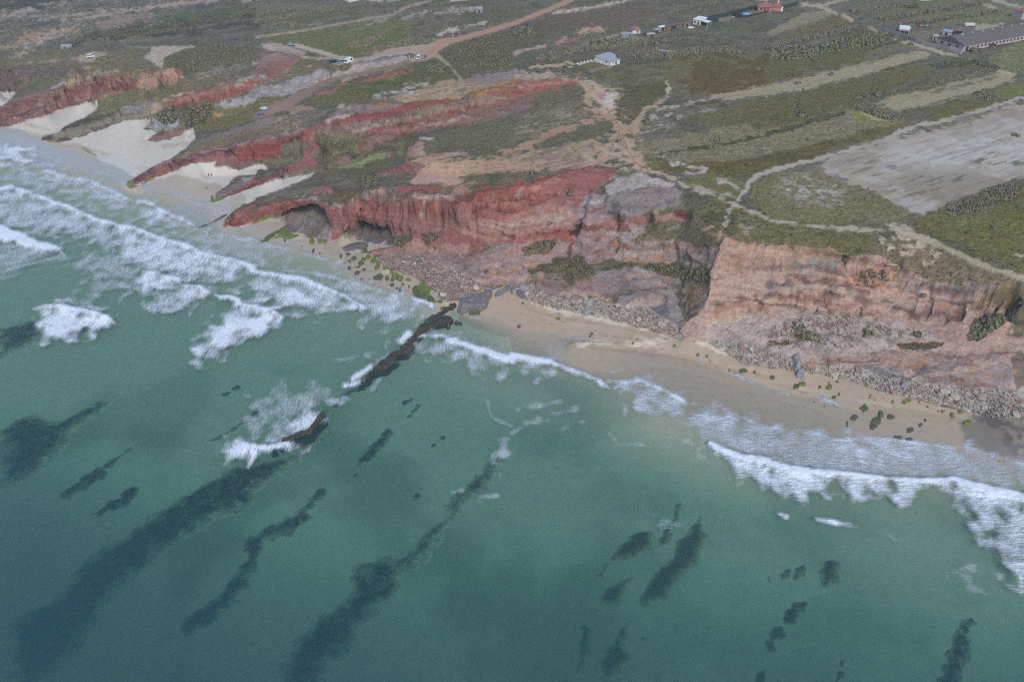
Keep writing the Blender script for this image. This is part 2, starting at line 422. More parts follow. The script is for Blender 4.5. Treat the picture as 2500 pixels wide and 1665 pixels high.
def relax_heights():
    acc = np.zeros((QH, QW)); cnt = np.zeros((QH, QW))
    for spec, z in HL:
        p = T(spec)
        if not np.iterable(z): z = [z] * len(p)
        z = list(z)[:len(p)] + [z[-1]] * max(0, len(p) - len(z))
        x, y = unproject(p[:, 0], p[:, 1], np.array(z))
        qx, qy = to_q(x, y)
        for i in range(len(p) - 1):
            n = max(2, int(3 * max(abs(qx[i + 1] - qx[i]), abs(qy[i + 1] - qy[i]))))
            t = np.linspace(0, 1, n)
            # interpolate along the ground in the photo so that straight traced lines stay straight
            pu = p[i, 0] + t * (p[i + 1, 0] - p[i, 0]); pv = p[i, 1] + t * (p[i + 1, 1] - p[i, 1]); zz = z[i] + t * (z[i + 1] - z[i])
            a, b = to_q(*unproject(pu, pv, zz))
            ia = np.round(a).astype(int); ib = np.round(b).astype(int)
            ok = (ia >= 0) & (ia < QW) & (ib >= 0) & (ib < QH)
            np.add.at(acc, (ib[ok], ia[ok]), zz[ok]); np.add.at(cnt, (ib[ok], ia[ok]), 1)
    levels = [(acc, cnt)]
    while min(levels[-1][0].shape) > 12:
        a, c = levels[-1]
        h, w = (a.shape[0] + 1) // 2 * 2, (a.shape[1] + 1) // 2 * 2
        m = np.where(c > 0, a / np.maximum(c, 1), 0); k = (c > 0).astype(float)
        mp = np.zeros((h, w)); kp = np.zeros((h, w)); mp[:a.shape[0], :a.shape[1]] = m; kp[:a.shape[0], :a.shape[1]] = k
        f = lambda q: q[0::2, 0::2] + q[1::2, 0::2] + q[0::2, 1::2] + q[1::2, 1::2]
        levels.append((f(mp * kp), f(kp)))
    Z = None
    for a, c in levels[::-1]:
        fix = c > 0
        val = np.where(fix, a / np.maximum(c, 1e-9), 0)
        if Z is None: Z = np.where(fix, val, val[fix].mean()); its = 300
        else:
            Z = np.repeat(np.repeat(Z, 2, 0), 2, 1)[:a.shape[0], :a.shape[1]]; its = 70
        Z = np.where(fix, val, Z)
        for _ in range(its):
            P = np.pad(Z, 1, mode='edge')
            N = .25 * (P[:-2, 1:-1] + P[2:, 1:-1] + P[1:-1, :-2] + P[1:-1, 2:])
            Z = np.where(fix, val, N)
    P = np.pad(Z, 1, mode='edge')
    return .5 * Z + .125 * (P[:-2, 1:-1] + P[2:, 1:-1] + P[1:-1, :-2] + P[1:-1, 2:])

HQ = relax_heights()

def bil(A, fx, fy):
    fx = np.clip(fx, 0, A.shape[1] - 1.001); fy = np.clip(fy, 0, A.shape[0] - 1.001)
    ix = fx.astype(int); iy = fy.astype(int)
    tx = fx - ix; ty = fy - iy
    if A.ndim == 3: tx = tx[..., None]; ty = ty[..., None]
    return (A[iy, ix] * (1 - tx) + A[iy, ix + 1] * tx) * (1 - ty) + (A[iy + 1, ix] * (1 - tx) + A[iy + 1, ix + 1] * tx) * ty

def fold(u):
    """beyond the sides of the surveyed stretch the coast goes on as its mirror image"""
    u = np.where(u > 2494, 4988 - u, u)
    return np.where(u < 4, 8 - u, u)

def height(x, y):
    u, v, d = project(np.asarray(x, float), np.asarray(y, float), ZREF)
    return bil(HQ, (fold(u) - QU0) / QS, (v - QV0) / QS)
# ------------------------------------------------------------------ what the ground is made of, region by region
CU0, CV0, CS, CW, CH = -200.0, -300.0, 2.0, 1451, 1040
_cu = CU0 + CS * np.arange(CW); _cv = CV0 + CS * np.arange(CH)
_gu, _gv = np.meshgrid(_cu, _cv)
_gx, _gy = unproject(_gu, np.maximum(_gv, -290), 22.0)
_fs, _ft = _gx * FC + _gy * FS, -_gx * FS + _gy * FC      # along and across the fields
def _n(a): return (a / (a.std() + 1e-6)).astype(np.float32)
NF = {
 'f1': _n(fbm(_gx / 2.2, _gy / 2.2, 2, 1)),
 'f3': _n(fbm(_gx / 5.0, _gy / 5.0, 3, 2)),
 'f8': _n(fbm(_gx / 13.0, _gy / 13.0, 4, 3)),
 'f25': _n(fbm(_gx / 45.0, _gy / 45.0, 4, 4)),
 's': _n(fbm(_fs / 38.0, _ft / 4.0, 4, 5)),
 's2': _n(fbm(_fs / 14.0, _ft / 2.2, 3, 6)),
 'k': _n(fbm(_gu / 60.0 , _gv / 14.0, 3, 8)),
}
BASE = np.zeros((CH, CW, 3), np.float32)
CLS = np.zeros((CH, CW), np.uint8)
ROCK = np.zeros((CH, CW), np.float32)
VEG = np.ones((CH, CW), np.float32)
WARP = np.full((CH, CW), 4.0, np.float32)
HEATH, CLIFF, BEACH, ROAD, PATH, FIELD, SEABED = range(7)
BASE[:] = alb((112, 107, 92))

def _blur(a, r):
    r = int(r)
    if r < 1: return a
    for ax in (0, 1):
        for _ in range(2):
            p = [(0, 0), (0, 0)]; p[ax] = (r + 1, r)
            c = np.cumsum(np.pad(a, p, mode='edge'), axis=ax)
            n = a.shape[ax]
            a = (np.take(c, range(2 * r + 1, 2 * r + 1 + n), ax) - np.take(c, range(0, n), ax)) / (2 * r + 1)
    return a

def _box(q, pad):
    x0 = max(0, int(q[:, 0].min()) - pad); x1 = min(CW, int(q[:, 0].max()) + pad + 2)
    y0 = max(0, int(q[:, 1].min()) - pad); y1 = min(CH, int(q[:, 1].max()) + pad + 2)
    return x0, max(x1, x0 + 1), y0, max(y1, y0 + 1)

def poly_mask(p, pad=14):
    q = np.stack([(p[:, 0] - CU0) / CS, (p[:, 1] - CV0) / CS], 1)
    x0, x1, y0, y1 = _box(q, pad)
    X, Y = np.meshgrid(np.arange(x0, x1), np.arange(y0, y1))
    m = np.zeros(X.shape, bool)
    for i in range(len(q)):
        ax, ay = q[i]; bx, by = q[(i + 1) % len(q)]
        if ay == by: continue
        m ^= ((ay > Y) != (by > Y)) & (X < (bx - ax) * (Y - ay) / (by - ay) + ax)
    return (slice(y0, y1), slice(x0, x1)), m.astype(np.float32)

def stroke_mask(p, w, pad=10):
    q = np.stack([(p[:, 0] - CU0) / CS, (p[:, 1] - CV0) / CS], 1)
    w = np.atleast_1d(np.asarray(w, float)) / CS / 2
    if len(w) == 1: w = np.repeat(w, len(q))
    else: w = np.interp(np.linspace(0, 1, len(q)), np.linspace(0, 1, len(w)), w)
    x0, x1, y0, y1 = _box(q, pad + int(w.max()) + 2)
    X, Y = np.meshgrid(np.arange(x0, x1), np.arange(y0, y1))
    best = np.full(X.shape, -9e9, np.float32)
    for i in range(len(q) - 1):
        d = q[i + 1] - q[i]; L = max(d @ d, 1e-6)
        t = np.clip(((X - q[i, 0]) * d[0] + (Y - q[i, 1]) * d[1]) / L, 0, 1)
        r = np.hypot(X - q[i, 0] - t * d[0], Y - q[i, 1] - t * d[1])
        best = np.maximum(best, w[i] + t * (w[i + 1] - w[i]) - r)
    return (slice(y0, y1), slice(x0, x1)), best

def _apply(sl, m, color, cls, op, rock, veg, warp, face):
    if color is not None:
        BASE[sl] += (m * op)[..., None] * (alb(color, face) - BASE[sl])
    h = m > .5
    if cls is not None: CLS[sl][h] = cls
    if rock is not None: ROCK[sl] += m * (rock - ROCK[sl])
    if veg is not None: VEG[sl] += m * (veg - VEG[sl])
    if warp is not None: WARP[sl] += m * (warp - WARP[sl])

def paint(spec, color, r=3, amp=.35, f='f8', w=.16, cls=None, op=1.0, rock=None, veg=None, warp=None, face=1.0):
    sl, m = poly_mask(T(spec), 14 + 3 * int(r))
    m = _blur(m, r)
    n = NF[f][sl] * .28 * amp
    m = sstep(.5 - w, .5 + w, m + n * (m > .01) * (m < .995))
    _apply(sl, m, color, cls, op, rock, veg, warp, face)

def spots(spec, color, f='f3', thr=.5, soft=.5, op=1.0, r=8, cls=None, rock=None, veg=None, face=1.0):
    sl, m = poly_mask(T(spec), 14 + 3 * int(r))
    m = _blur(m, r) * sstep(thr - soft, thr + soft, NF[f][sl])
    _apply(sl, m, color, cls, op, rock, veg, None, face)

def stroke(spec, width, color, soft=1.2, amp=.0, f='f3', cls=None, op=1.0, rock=None, veg=None, warp=None, face=1.0):
    sl, d = stroke_mask(T(spec), width)
    m = sstep(-soft, soft, d + NF[f][sl] * amp)
    _apply(sl, m, color, cls, op, rock, veg, warp, face)

def green(spec, color, **k):
    color = tuple(c * q for c, q in zip(color, (1.18, 1.13, 1.06)))
    k.setdefault('r', 3); paint(spec, color, cls=HEATH, rock=0, veg=1, **k)
def rockp(spec, color, **k):
    g_ = sum(color) / 3; color = tuple(c + .14 * (g_ - c) + 10 for c in color)
    k.setdefault('r', 2); k.setdefault('face', .86); k.setdefault('amp', .5); k.setdefault('f', 'f3')
    paint(spec, color, cls=CLIFF, rock=1, veg=0, **k)
def sand(spec, color, **k):
    k.setdefault('r', 1); k.setdefault('amp', .12); k.setdefault('f', 'f3')
    paint(spec, color, cls=BEACH, rock=0, veg=0, warp=1.5, **k)

# --- broad plateau and its variation
ALL = 'P -200,-300 2700,-300 2700,1800 -200,1800'
spots(ALL, (121, 116, 100), f='s', thr=.4, soft=.9, op=.65)
spots(ALL, (84, 84, 68), f='f8', thr=.6, soft=.8, op=.6)
spots(ALL, (96, 99, 70), f='f25', thr=.5, soft=.9, op=.6)
spots('P -200,-60 700,-60 650,160 -200,230', (118, 116, 112), f='s', thr=0, soft=1, op=.5)
spots('P -200,-60 520,-60 380,90 -200,160', (160, 152, 142), f='s2', thr=1.0, soft=.4, op=.8)
spots('P -200,-60 700,-60 600,110 -200,170', (74, 80, 80), f='s', thr=.9, soft=.4, op=.7)

# far left strips of pale ground
stroke('A 0,185 180,110 420,60 640,20', [4, 8, 7, 5], (165, 152, 138), amp=1)
stroke('A 0,150 560,155 900,120 1050,85', [3, 4, 5, 3], (160, 150, 135), amp=1)
stroke('A 560,190 760,170 1200,100 1600,40 2000,5', [4, 6, 8, 9, 6], (168, 150, 138), amp=1.2)
paint('A 100,370 330,290 560,260 740,240 760,290 520,330 350,370 120,410', (168, 140, 112), r=4, amp=.7, f='f3')
stroke('A 0,440 300,410 640,300', [10, 8, 4], (150, 132, 108), amp=1.5)
stroke('A 220,430 420,360 560,300 620,350', [4, 6, 5, 4], (165, 155, 160), amp=2)
paint('A 880,230 1080,150 1400,120 1420,150 1150,220 900,290', (150, 128, 118), r=3, amp=.8, f='f3')
stroke('A 0,575 330,450', [8, 3], (165, 145, 122), amp=1)
stroke('A 0,620 350,575 650,545 820,540', [3, 4, 5, 6], (160, 148, 132), amp=1)
paint('A 640,570 760,500 860,480 1060,490 940,560 820,580', (165, 145, 128), r=2, cls=ROAD)
stroke('A 900,590 780,640 660,690 560,760', [7, 6, 5, 4], (172, 155, 142), amp=1.2)
# dark green bands of scrub on the far left
for sp_, w_ in (('A 640,410 900,330 1200,290 1500,240 2000,180 2355,110', [16, 14, 14, 12, 14, 16]), ('A 1050,340 1600,290 2355,220', [6, 10, 12]), ('A 0,60 300,20 640,-30', [20, 22, 20])):
    stroke(sp_, w_, (80, 83, 76), amp=2.5, f='f8')
stroke('A 1500,170 2000,120 2355,40', [10, 12, 10], (92, 102, 72), amp=2)
green('A 0,560 500,470 720,490 640,540 0,600', (96, 98, 78), amp=.6)
green('A 900,530 1200,430 1390,480 1330,560 1240,600 1060,640 760,640', (98, 97, 82))
# sandy car park and the round dark thicket
paint('A 1320,540 1400,465 1370,440 1560,425 1830,430 1600,490 1520,530 1500,640 1390,640 1440,590', (174, 162, 150), r=1, amp=.2, cls=ROAD, warp=1.5)
stroke('A 1440,600 1380,640 1200,640 1100,640', [8, 5, 6, 4], (170, 157, 148), amp=1)
stroke('A 1400,440 1180,435', [3, 2], (160, 150, 138))
green('A 1500,540 1700,450 2000,415 2355,440; B 0,470 0,580; A 2180,590 1960,620 1760,690 1640,650 1500,640', (86, 88, 70), r=2, amp=.3)

# --- middle distance
green('B 0,310 500,280 1000,200 1400,180 1420,310 1200,420 960,480 900,535 760,525 420,420 340,380 60,380', (88, 98, 62), amp=.6)
spots('B 0,150 1600,60 1700,300 900,420 300,400 0,360', (118, 118, 82), f='s', thr=.6, op=.7)
spots('B 600,250 1250,180 1200,330 700,380', (140, 134, 118), f='s2', thr=.8, op=.6)
stroke('B 0,345 500,275 1000,180 1250,140 1420,55 1600,15', [6, 5, 6, 5, 6, 5], (163, 146, 136), soft=.8, cls=PATH, warp=1.2)
stroke('B 290,215 420,235 600,220', [5, 6, 4], (140, 125, 112), amp=1)
for a_ in ('B 1360,160 1600,115', 'B 1020,225 1200,185', 'B 1740,90 2060,80', 'B 1640,130 1900,110'):
    stroke(a_, [4, 7, 3], (165, 158, 148), amp=1.6)
paint('B 1640,325 1780,260 1830,245 1890,290 1760,300 1690,335', (190, 180, 162), r=1, amp=.5, f='f1')
stroke('B 1930,250 1975,235', 5, (190, 175, 160)); stroke('B 2000,235 2110,205', [5, 6], (180, 165, 150), amp=1)
stroke('B 960,0 1300,-10', 9, (185, 175, 160), amp=1)
stroke('B 0,70 600,60 1000,0', [20, 22, 14], (112, 114, 96), amp=2.5)
# orange dirt road along the top and the track down to the cliff
stroke('P 1430,-30 1395,0 1340,25; B 2355,225 2100,300 1850,370 1640,410', [14, 13, 11, 11, 11, 13, 22], (184, 142, 118), soft=.9, cls=ROAD, rock=0, veg=0, warp=1.2)
paint('B 1640,405 1500,415 1250,445 1080,490 1000,530 900,550 880,575 1000,555 1150,530 1400,495 1500,500 1380,560 1400,580 1560,560 1650,530 1680,470 1790,410', (180, 155, 138), r=1, amp=.2, cls=ROAD, veg=0, warp=1.2)
stroke('B 1000,560 1200,510 1400,490', [3, 4, 3], (185, 176, 166))
paint('B 1480,500 1660,410 1760,400 1640,500 1560,550 1480,560', (184, 146, 122), r=2, cls=ROAD)
stroke('B 900,570 760,535 600,485 470,450 370,425', [16, 10, 10, 9, 10], (186, 168, 150), cls=ROAD, veg=0, warp=1.2)
stroke('B 690,540 560,545 400,525 330,510', [7, 6, 5, 4], (172, 152, 135), cls=ROAD, veg=0, warp=1.2)
paint('B 630,605 760,575 880,570 880,595 760,600', (170, 160, 142), r=1, cls=ROAD)
rockp('B 30,400 180,390 300,420 420,470 500,490 460,525 330,500 180,480 60,450', (184, 150, 132), r=2, face=.95)
stroke('B 0,590 130,550 330,515', [14, 10, 6], (180, 165, 150), amp=1)
stroke('B 1650,510 1780,600 1840,680 1900,745', [10, 9, 9, 12], (175, 155, 138), cls=ROAD, veg=0, warp=1)
stroke('B 1930,750 2050,690', [5, 3], (170, 152, 136), cls=PATH)
stroke('B 1880,780 1780,830', [8, 10], (178, 156, 140), cls=ROAD)
# heath blocks right of the track
green('B 1680,500 1800,420 2355,280; C 0,240 200,230 500,260; C 200,420 0,500; B 2355,640 2050,690 1920,745 1800,620', (88, 88, 68), r=3)
green('B 1450,620 1640,540 1770,610 1880,740 1760,820 1560,780 1380,770 1300,690', (84, 88, 64), r=3)
rockp('C 0,505 40,470 150,440 300,410 340,395 300,440 120,470 20,520', (176, 140, 124), r=1)
rockp('C 385,410 390,380 500,335 500,375 440,410', (180, 130, 108), r=1)
stroke('C 500,375 600,355', 5, (165, 112, 92), amp=1)
stroke('C 610,310 700,270 800,270 830,285', [7, 12, 10, 7], (190, 158, 134), amp=3, f='f1')
stroke('C 700,230 780,215', [5, 5], (180, 150, 130), amp=2, f='f1')
green('C 380,130 1000,60 1330,60 1300,150 1000,260 700,230 200,330 60,330 230,200', (92, 86, 74), r=4, amp=.6)
spots('C 380,130 1000,60 1330,60 1300,150 1000,260 700,230', (120, 108, 104), f='s', thr=.6, op=.7)
stroke('C 380,125 450,110 600,95 800,60 1100,0', [7, 5, 5, 6, 6], (192, 180, 160), amp=.8, cls=PATH)
green('C -100,300 100,220 210,270 150,330', (76, 78, 58), r=3)
stroke('C 1240,230 1290,180 1330,120', [10, 14, 6], (122, 112, 96), op=.7, soft=3)
stroke('C 650,415 780,380 900,345 1060,305', [4, 5, 7, 8], (150, 145, 112), amp=1)
stroke('C 1010,340 1240,360', 4, (150, 146, 118))
# white house: lawn and pink drive
green('C 600,605 800,565 905,610 740,650', (98, 100, 66), r=1, amp=.1)
stroke('C 720,660 900,615 1040,590', [6, 6, 4], (150, 132, 122))
# plots round the far houses
paint('C 1230,350 1620,235 1640,260 1340,335', (128, 122, 116), r=2, amp=.8, f='f1')
paint('C 1830,190 2030,150 2060,165 1900,205', (140, 126, 112), r=1)
paint('C 2210,110 2355,85 2355,130 2060,165', (138, 130, 112), r=1)
# the heath between the houses and the track, and the strip fields
green('C 700,660 1040,610 1340,560 1700,520 2355,560; D 0,560 0,700; C 2355,780 1900,900 1440,850 1420,760 1040,790 830,740', (98, 96, 72), r=4)
spots('C 700,660 1340,570 2355,560; D 400,560 0,750; C 1900,860 900,780', (84, 84, 58), f='f8', thr=.3, op=.7)
green('C 1560,600 1780,520 2355,560; D 400,560 700,500 1000,500 0,770; C 2000,880 1640,850', (88, 80, 50), r=12, amp=.9)
spots('C 900,620 1560,560 1640,800 1200,800', (122, 120, 98), f='s', thr=.5, op=.7)
green('C 950,860 1050,790 1430,760 1430,860 1220,990 1190,1080 1040,1130 920,1060 960,1000', (84, 84, 62), r=3)
paint('D 0,290 350,120 560,100 620,140 420,200 180,290 0,340', (142, 132, 106), r=2, cls=FIELD)
green('D 0,400 300,270 640,160 900,200 480,300 0,400', (96, 92, 62), r=3)
green('D 0,560 420,530 800,480 1040,500 700,600 280,640 0,760', (88, 92, 58), r=3)
# tan strips
FT = dict(r=3, amp=.6, f='s2', cls=FIELD, veg=.5, warp=2)
paint('D 0,790 400,700 650,640 1100,540 1350,470 1500,480 1500,520 1300,580 1000,670 740,730 400,810 0,870; C 2355,880 1760,925 1480,1000 1500,985 1900,880 2300,790', (166, 152, 122), **FT)
spots('D 0,800 1350,480 1500,500 400,800; D 0,870', (128, 122, 96), f='s2', thr=.5, soft=.7, op=.7)
spots('D 930,960 1800,740 2355,700 1700,900 1200,1010', (126, 122, 96), f='s2', thr=.3, soft=.7, op=.75)
stroke('D 0,880 120,855 250,840 500,775', [8, 8, 6, 6], (165, 158, 142), amp=1.5)
stroke('C 1340,1020 1500,985 1740,925 1900,885', [10, 4, 4, 4], (170, 158, 148), amp=1)
stroke('C 1540,1080 1700,1040 1950,995', [4, 4, 3], (150, 146, 138), amp=1)
paint('D 930,960 1200,880 1420,840 1800,740 2110,670 2355,700 2000,830 1700,900 1500,970 1200,1010', (162, 150, 120), **FT)
stroke('D 1500,860 1900,760 2100,720', [6, 6, 4], (118, 114, 92), amp=1.5)
green('D 0,890 400,830 760,730 1300,590 1600,620 1480,680 1200,800 800,900 780,990 300,1100 0,1240; C 2355,1260 1800,1150 1540,1080 1940,1000', (94, 94, 66), r=3, amp=.6)
spots('D 0,950 600,850 1300,680 1500,760 800,930 500,1080 0,1160; C 2355,1180 1900,1120', (108, 82, 62), f='s2', thr=.5, soft=.5, op=.8)
spots('D 0,900 700,760 1500,600 2200,600 1300,850 700,1000 0,1200', (92, 104, 56), f='s', thr=.5, soft=.5, op=.7)
green('C 1340,1290 2100,1150; D 0,1180 780,1020 1000,1110 1260,1130 1290,1160 900,1230 300,1390 0,1500; C 2355,1567 1500,1567 1200,1500 1130,1380', (114, 112, 92), r=4, amp=.6)
stroke('C 1300,1420 1900,1330 2355,1250; D 0,1240 400,1130 700,1040', [6, 8, 7, 7, 6, 4], (82, 84, 56), amp=1.5)
green('C 1150,1400 1500,1500 2100,1480; C 2355,1440; D 0,1420 560,1290 900,1210 1300,1120 1480,1060 900,1310 500,1430 60,1567; C 2000,1620 1300,1560', (92, 88, 54), r=3, amp=.3)
green('C 1130,1420 1280,1440 1380,1560 1240,1540', (98, 98, 56), r=2)
spots('C 1700,1560 2355,1430; D 0,1410 1000,1180 560,1430 60,1567', (92, 76, 60), f='f8', thr=.5, op=.6)
green('D 760,1030 900,1040 1060,1110 1290,1130 1000,1140 800,1120', (116, 116, 66), r=2)
stroke('D 850,1035 960,1080 1070,1110', [4, 6, 4], (165, 155, 125))
green('D 1480,1000 1900,900 2200,940 1700,1090 1500,1110', (92, 92, 58), r=2)
green('D 2000,850 2355,750 2355,900 2100,900', (98, 106, 60), r=2)
paint('D 880,470 1300,390 1340,430 1040,500', (122, 116, 92), r=2)
green('D 1500,700 1900,560 2140,600 2000,690 1480,820', (92, 92, 72), r=4, amp=.6)
green('D 2000,560 2355,380 2355,640 2240,690', (98, 106, 76), r=4, amp=.6)
spots('D 2000,480 2355,380 2355,640 2100,640', (140, 142, 98), f='s2', thr=.5, op=.7)
# compound by the long barn
paint('D 1180,330 1290,300 1600,260 1850,240 1900,290 1560,370 1420,360', (124, 118, 102), r=2)
paint('D 1910,225 2240,215 1900,300', (165, 154, 132), r=1, cls=FIELD)
green('D 1200,180 1700,80 2355,20 2355,200 1900,210 1300,250', (100, 106, 78), r=3, amp=.5)
green('D 740,60 1000,20 1500,0 2355,-40 2355,40 1300,160 1000,140 820,100', (94, 100, 76), r=3, amp=.5)
# tracks on the right
TR = dict(cls=PATH, rock=0, veg=.2, warp=1.4, soft=1.2, amp=.6, op=.85)
stroke('D 320,48 460,58 560,95 635,128', [8, 9, 7, 7], (192, 170, 146), **TR)
stroke('D 470,60 560,35 740,-10', [6, 6, 6], (188, 166, 142), **TR)
stroke('D 690,150 770,190', 7, (190, 168, 145), **TR)
stroke('D 910,245 1000,290', 6, (180, 158, 138), **TR)
stroke('D 1140,345 1250,390 1400,430 1600,485 1740,520', [6, 8, 9, 8, 4], (186, 172, 146), **TR)
stroke('D 1850,560 1905,580', 5, (175, 162, 138), **TR)
stroke('D 2110,645 2260,695', 8, (188, 168, 148), **TR)
stroke('D 1975,40 2120,95', 7, (188, 166, 146), **TR)
stroke('D 2060,-5 2355,80', 6, (182, 174, 168), **TR)
stroke('C 2250,0 2355,12', 3, (175, 165, 155), **TR)
# the pale gravel road that runs down from the upper right
stroke('D 2355,895 2200,945 2000,1010 1700,1090 1550,1140 1380,1155 1250,1210 1000,1320 700,1400 400,1480 200,1530 60,1567; H 2355,20 2250,60 2180,110 2150,190 2080,270', [6, 8, 8, 9, 10, 9, 12, 10, 9, 9, 9, 12, 10, 11, 12, 11, 14], (178, 168, 154), cls=ROAD, rock=0, veg=.2, warp=1.4, soft=1.2, amp=.7)
spots('D 200,1567 1000,1290 1100,1320 500,1500', (155, 148, 132), f='s2', thr=.8, op=.6)
# bare whitish field
FP = 'D 60,1567 560,1450 1290,1250 1900,1120 2100,1010 2355,950 2355,1567; I 2355,50 2000,250 1700,340 1600,390 1480,405 1330,390 1230,355 1000,210 700,90 460,0; H 2355,0'
paint(FP.replace('60,1567 ', '480,1540 '), (178, 160, 144), r=6, amp=.5, f='f3', cls=FIELD, veg=.15, warp=2)
spots(FP.replace('60,1567 ', '480,1540 '), (188, 182, 180), f='f8', thr=.3, soft=.9, op=.7)
spots(FP.replace('60,1567 ', '480,1540 '), (146, 132, 116), f='f25', thr=.4, soft=.6, op=.7)
spots('D 1100,1330 1700,1280 2355,1100 2355,1567 1000,1567', (198, 193, 190), f='f25', thr=-.5, soft=.9, op=.75)
spots('D 700,1500 1400,1380 2300,1180 2355,1500; I 1600,330 1000,120 500,10', (112, 104, 88), f='s2', thr=1.5, soft=.3, op=.7)
spots(FP.replace('60,1567 ', '480,1540 '), (150, 138, 128), f='s', thr=.8, soft=.5, op=.5)
spots('D 1800,1480 2355,1380 2355,1567 1800,1567; I 1500,200 1900,0', (92, 96, 72), f='s2', thr=.9, soft=.25, op=.9)
spots('I 900,120 1400,60 1800,60 1700,220 1300,260', (110, 104, 88), f='s2', thr=.9, soft=.25, op=.8)
spots('D 700,1490 1100,1400 1150,1470 900,1567 650,1567', (100, 98, 80), f='s2', thr=.5, soft=.3, op=.8)
stroke('D 1860,1100 1780,1090', 18, (150, 132, 118), amp=1.5)
# near plateau round the gravel road
green('H 1560,80 1850,20 2150,100 2080,260 1880,230 1560,130', (100, 104, 70), r=2, amp=.4)
paint('H 1860,75 1960,70 2110,165 2060,180 2000,130 1900,140', (176, 160, 154), r=1, amp=.6, f='f1', cls=HEATH)
stroke('H 1580,30 1750,20', [6, 12], (176, 160, 160), amp=1.5)
green('H 2180,260 2250,100 2355,60; I 0,20 230,0 480,20 720,130 1010,200 1250,380 1320,400 1250,470 1160,480 1080,470 600,500 0,440; H 2355,400', (108, 106, 78), r=2, amp=.6)
spots('I 0,230 420,280 500,360 0,440; H 2200,330', (128, 130, 92), f='s2', thr=.4, op=.7)
spots('I 50,130 300,50 550,100 720,180 640,310 480,310 200,260', (186, 180, 182), f='f3', thr=.3, soft=.5, op=.85)
spots('I 50,130 300,50 720,180 640,310 480,310 200,260', (150, 140, 138), f='f1', thr=.3, soft=.5, op=.7)
spots('I 550,140 800,160 1000,270 750,260', (140, 130, 112), f='s2', thr=.3, op=.8)
spots('I 800,350 1020,370 1160,440 1250,400 1100,430', (165, 150, 140), f='f1', thr=.6, soft=.3, op=.9)
green('I 1500,400 2000,200 2355,80 2355,960 1900,740 1500,560 1250,480', (96, 98, 62), r=4, amp=.5)
green('I 1640,340 1900,220 2355,40 2355,270 2100,310 1750,400', (92, 92, 66), r=4, amp=.5)
spots('I 1700,450 2100,400 2000,480 1800,520', (140, 140, 98), f='s', thr=-.2, op=.8)
spots('I 1700,520 2355,330 2355,700 2000,740', (120, 112, 52), f='f8', thr=.5, op=.6)
stroke('I 2270,765 2355,800', [3, 7], (185, 178, 168))
# slope between the path and the cliff edge
green('H 1650,400 1900,260 2355,450; I 0,480 900,570 1020,620 1000,700 920,760 830,795 700,795 560,735 330,715 0,685; H 2355,690 1950,610', (96, 98, 68), r=2, amp=.4)
spots('H 1640,420 1960,330 2200,440 1950,600', (82, 80, 68), f='f8', thr=0, op=.8)
stroke('H 2030,345 1960,440 1970,510', [8, 11, 9], (175, 162, 152), amp=2)
spots('H 2040,470 2280,520 2180,600 2050,590', (178, 168, 158), f='f3', thr=.8, soft=.3, op=.85)
green('I 920,700 1100,700 1340,640 1800,830 2355,1040 2355,1200 2220,1300 1900,1200 1480,1020 1350,940 1200,860 1010,790', (108, 102, 86), r=3, amp=.4)
spots('I 1500,980 1900,1000 2100,1150 1900,1200 1500,1040', (150, 132, 126), f='s2', thr=0, soft=.7, op=.8)
stroke('I 1140,590 1220,600 1310,630', [12, 20, 14], (192, 180, 155), amp=2)
stroke('I 1040,640 1120,690 1100,740', [8, 10, 6], (186, 174, 158), amp=2.5)
stroke('I 1240,770 1400,690 1440,640', [12, 16, 12], (176, 164, 146), amp=2.5)
stroke('I 1420,740 1570,760 1540,830 1440,850', [6, 8, 6, 5], (182, 168, 148), amp=2.5)
paint('I 1050,510 1180,490 1300,560 1470,590 1500,640 1340,640 1150,580', (172, 160, 142), r=2, amp=.8, f='f3')
# cliff-top footpaths
CT = dict(cls=PATH, rock=0, veg=.3, warp=1.6, soft=1.3, amp=1.0, op=.85)
stroke('H 1540,110 1650,170 1880,240 2100,340 2355,440; I 0,460 200,485 500,520 880,552 1140,545 1330,600', [10, 8, 6, 6, 7, 6, 6, 6, 9, 7, 10], (184, 170, 152), **CT)
stroke('I 1330,600 1500,660 1700,740 1900,840 2100,920 2355,1000', [20, 16, 12, 14, 12, 13], (178, 164, 142), **CT)
stroke('H 1880,235 1960,230 2070,245', [5, 5, 8], (170, 160, 148), **CT)
stroke('I 1160,480 1240,520 1500,650', [4, 10, 6], (178, 164, 146), **CT)
stroke('H 1640,130 1760,170 1870,210', [6, 7, 6], (178, 156, 150), **CT)

# --- sandy flat at the head of the great ridge and its tracks
paint('C 560,730 680,740 880,820 1000,860 920,960 960,1080 1010,1150 1200,1170 1130,1240 1150,1400 1280,1500 1200,1567 1000,1480 960,1440 700,1480 0,1560; B 2355,1560 1600,1490 1500,1400 2000,1480 2355,1450; C 300,1320 600,1290 900,1300 960,1200 860,1100 700,1000 660,850', (184, 152, 122), r=4, amp=1.0, f='f3', veg=.3)
spots('C 0,1320 900,1200 1000,860 1150,1400 1280,1560 0,1567; B 2355,1560 1500,1400 2000,1450', (112, 104, 86), f='f1', thr=.7, soft=.4, op=.75)
spots('C 500,1000 1000,900 1250,1250 1000,1500 700,1300', (186, 140, 108), f='f3', thr=.5, soft=.6, op=.7)
spots('C 560,730 680,740 1000,860 960,1080 1150,1400 1280,1560 0,1567 0,1500 900,1300 860,1100 660,850', (192, 176, 160), f='f3', thr=.3, soft=.6, op=.7)
green('C 660,900 830,960 800,1000 700,930', (98, 92, 80), r=1)
paint('C 790,830 870,830 900,920 830,950 800,900', (178, 140, 132), r=2)
paint('C 870,860 1000,860 930,900 950,960 900,1010 830,960', (205, 192, 180), r=2, amp=.8, f='f1')
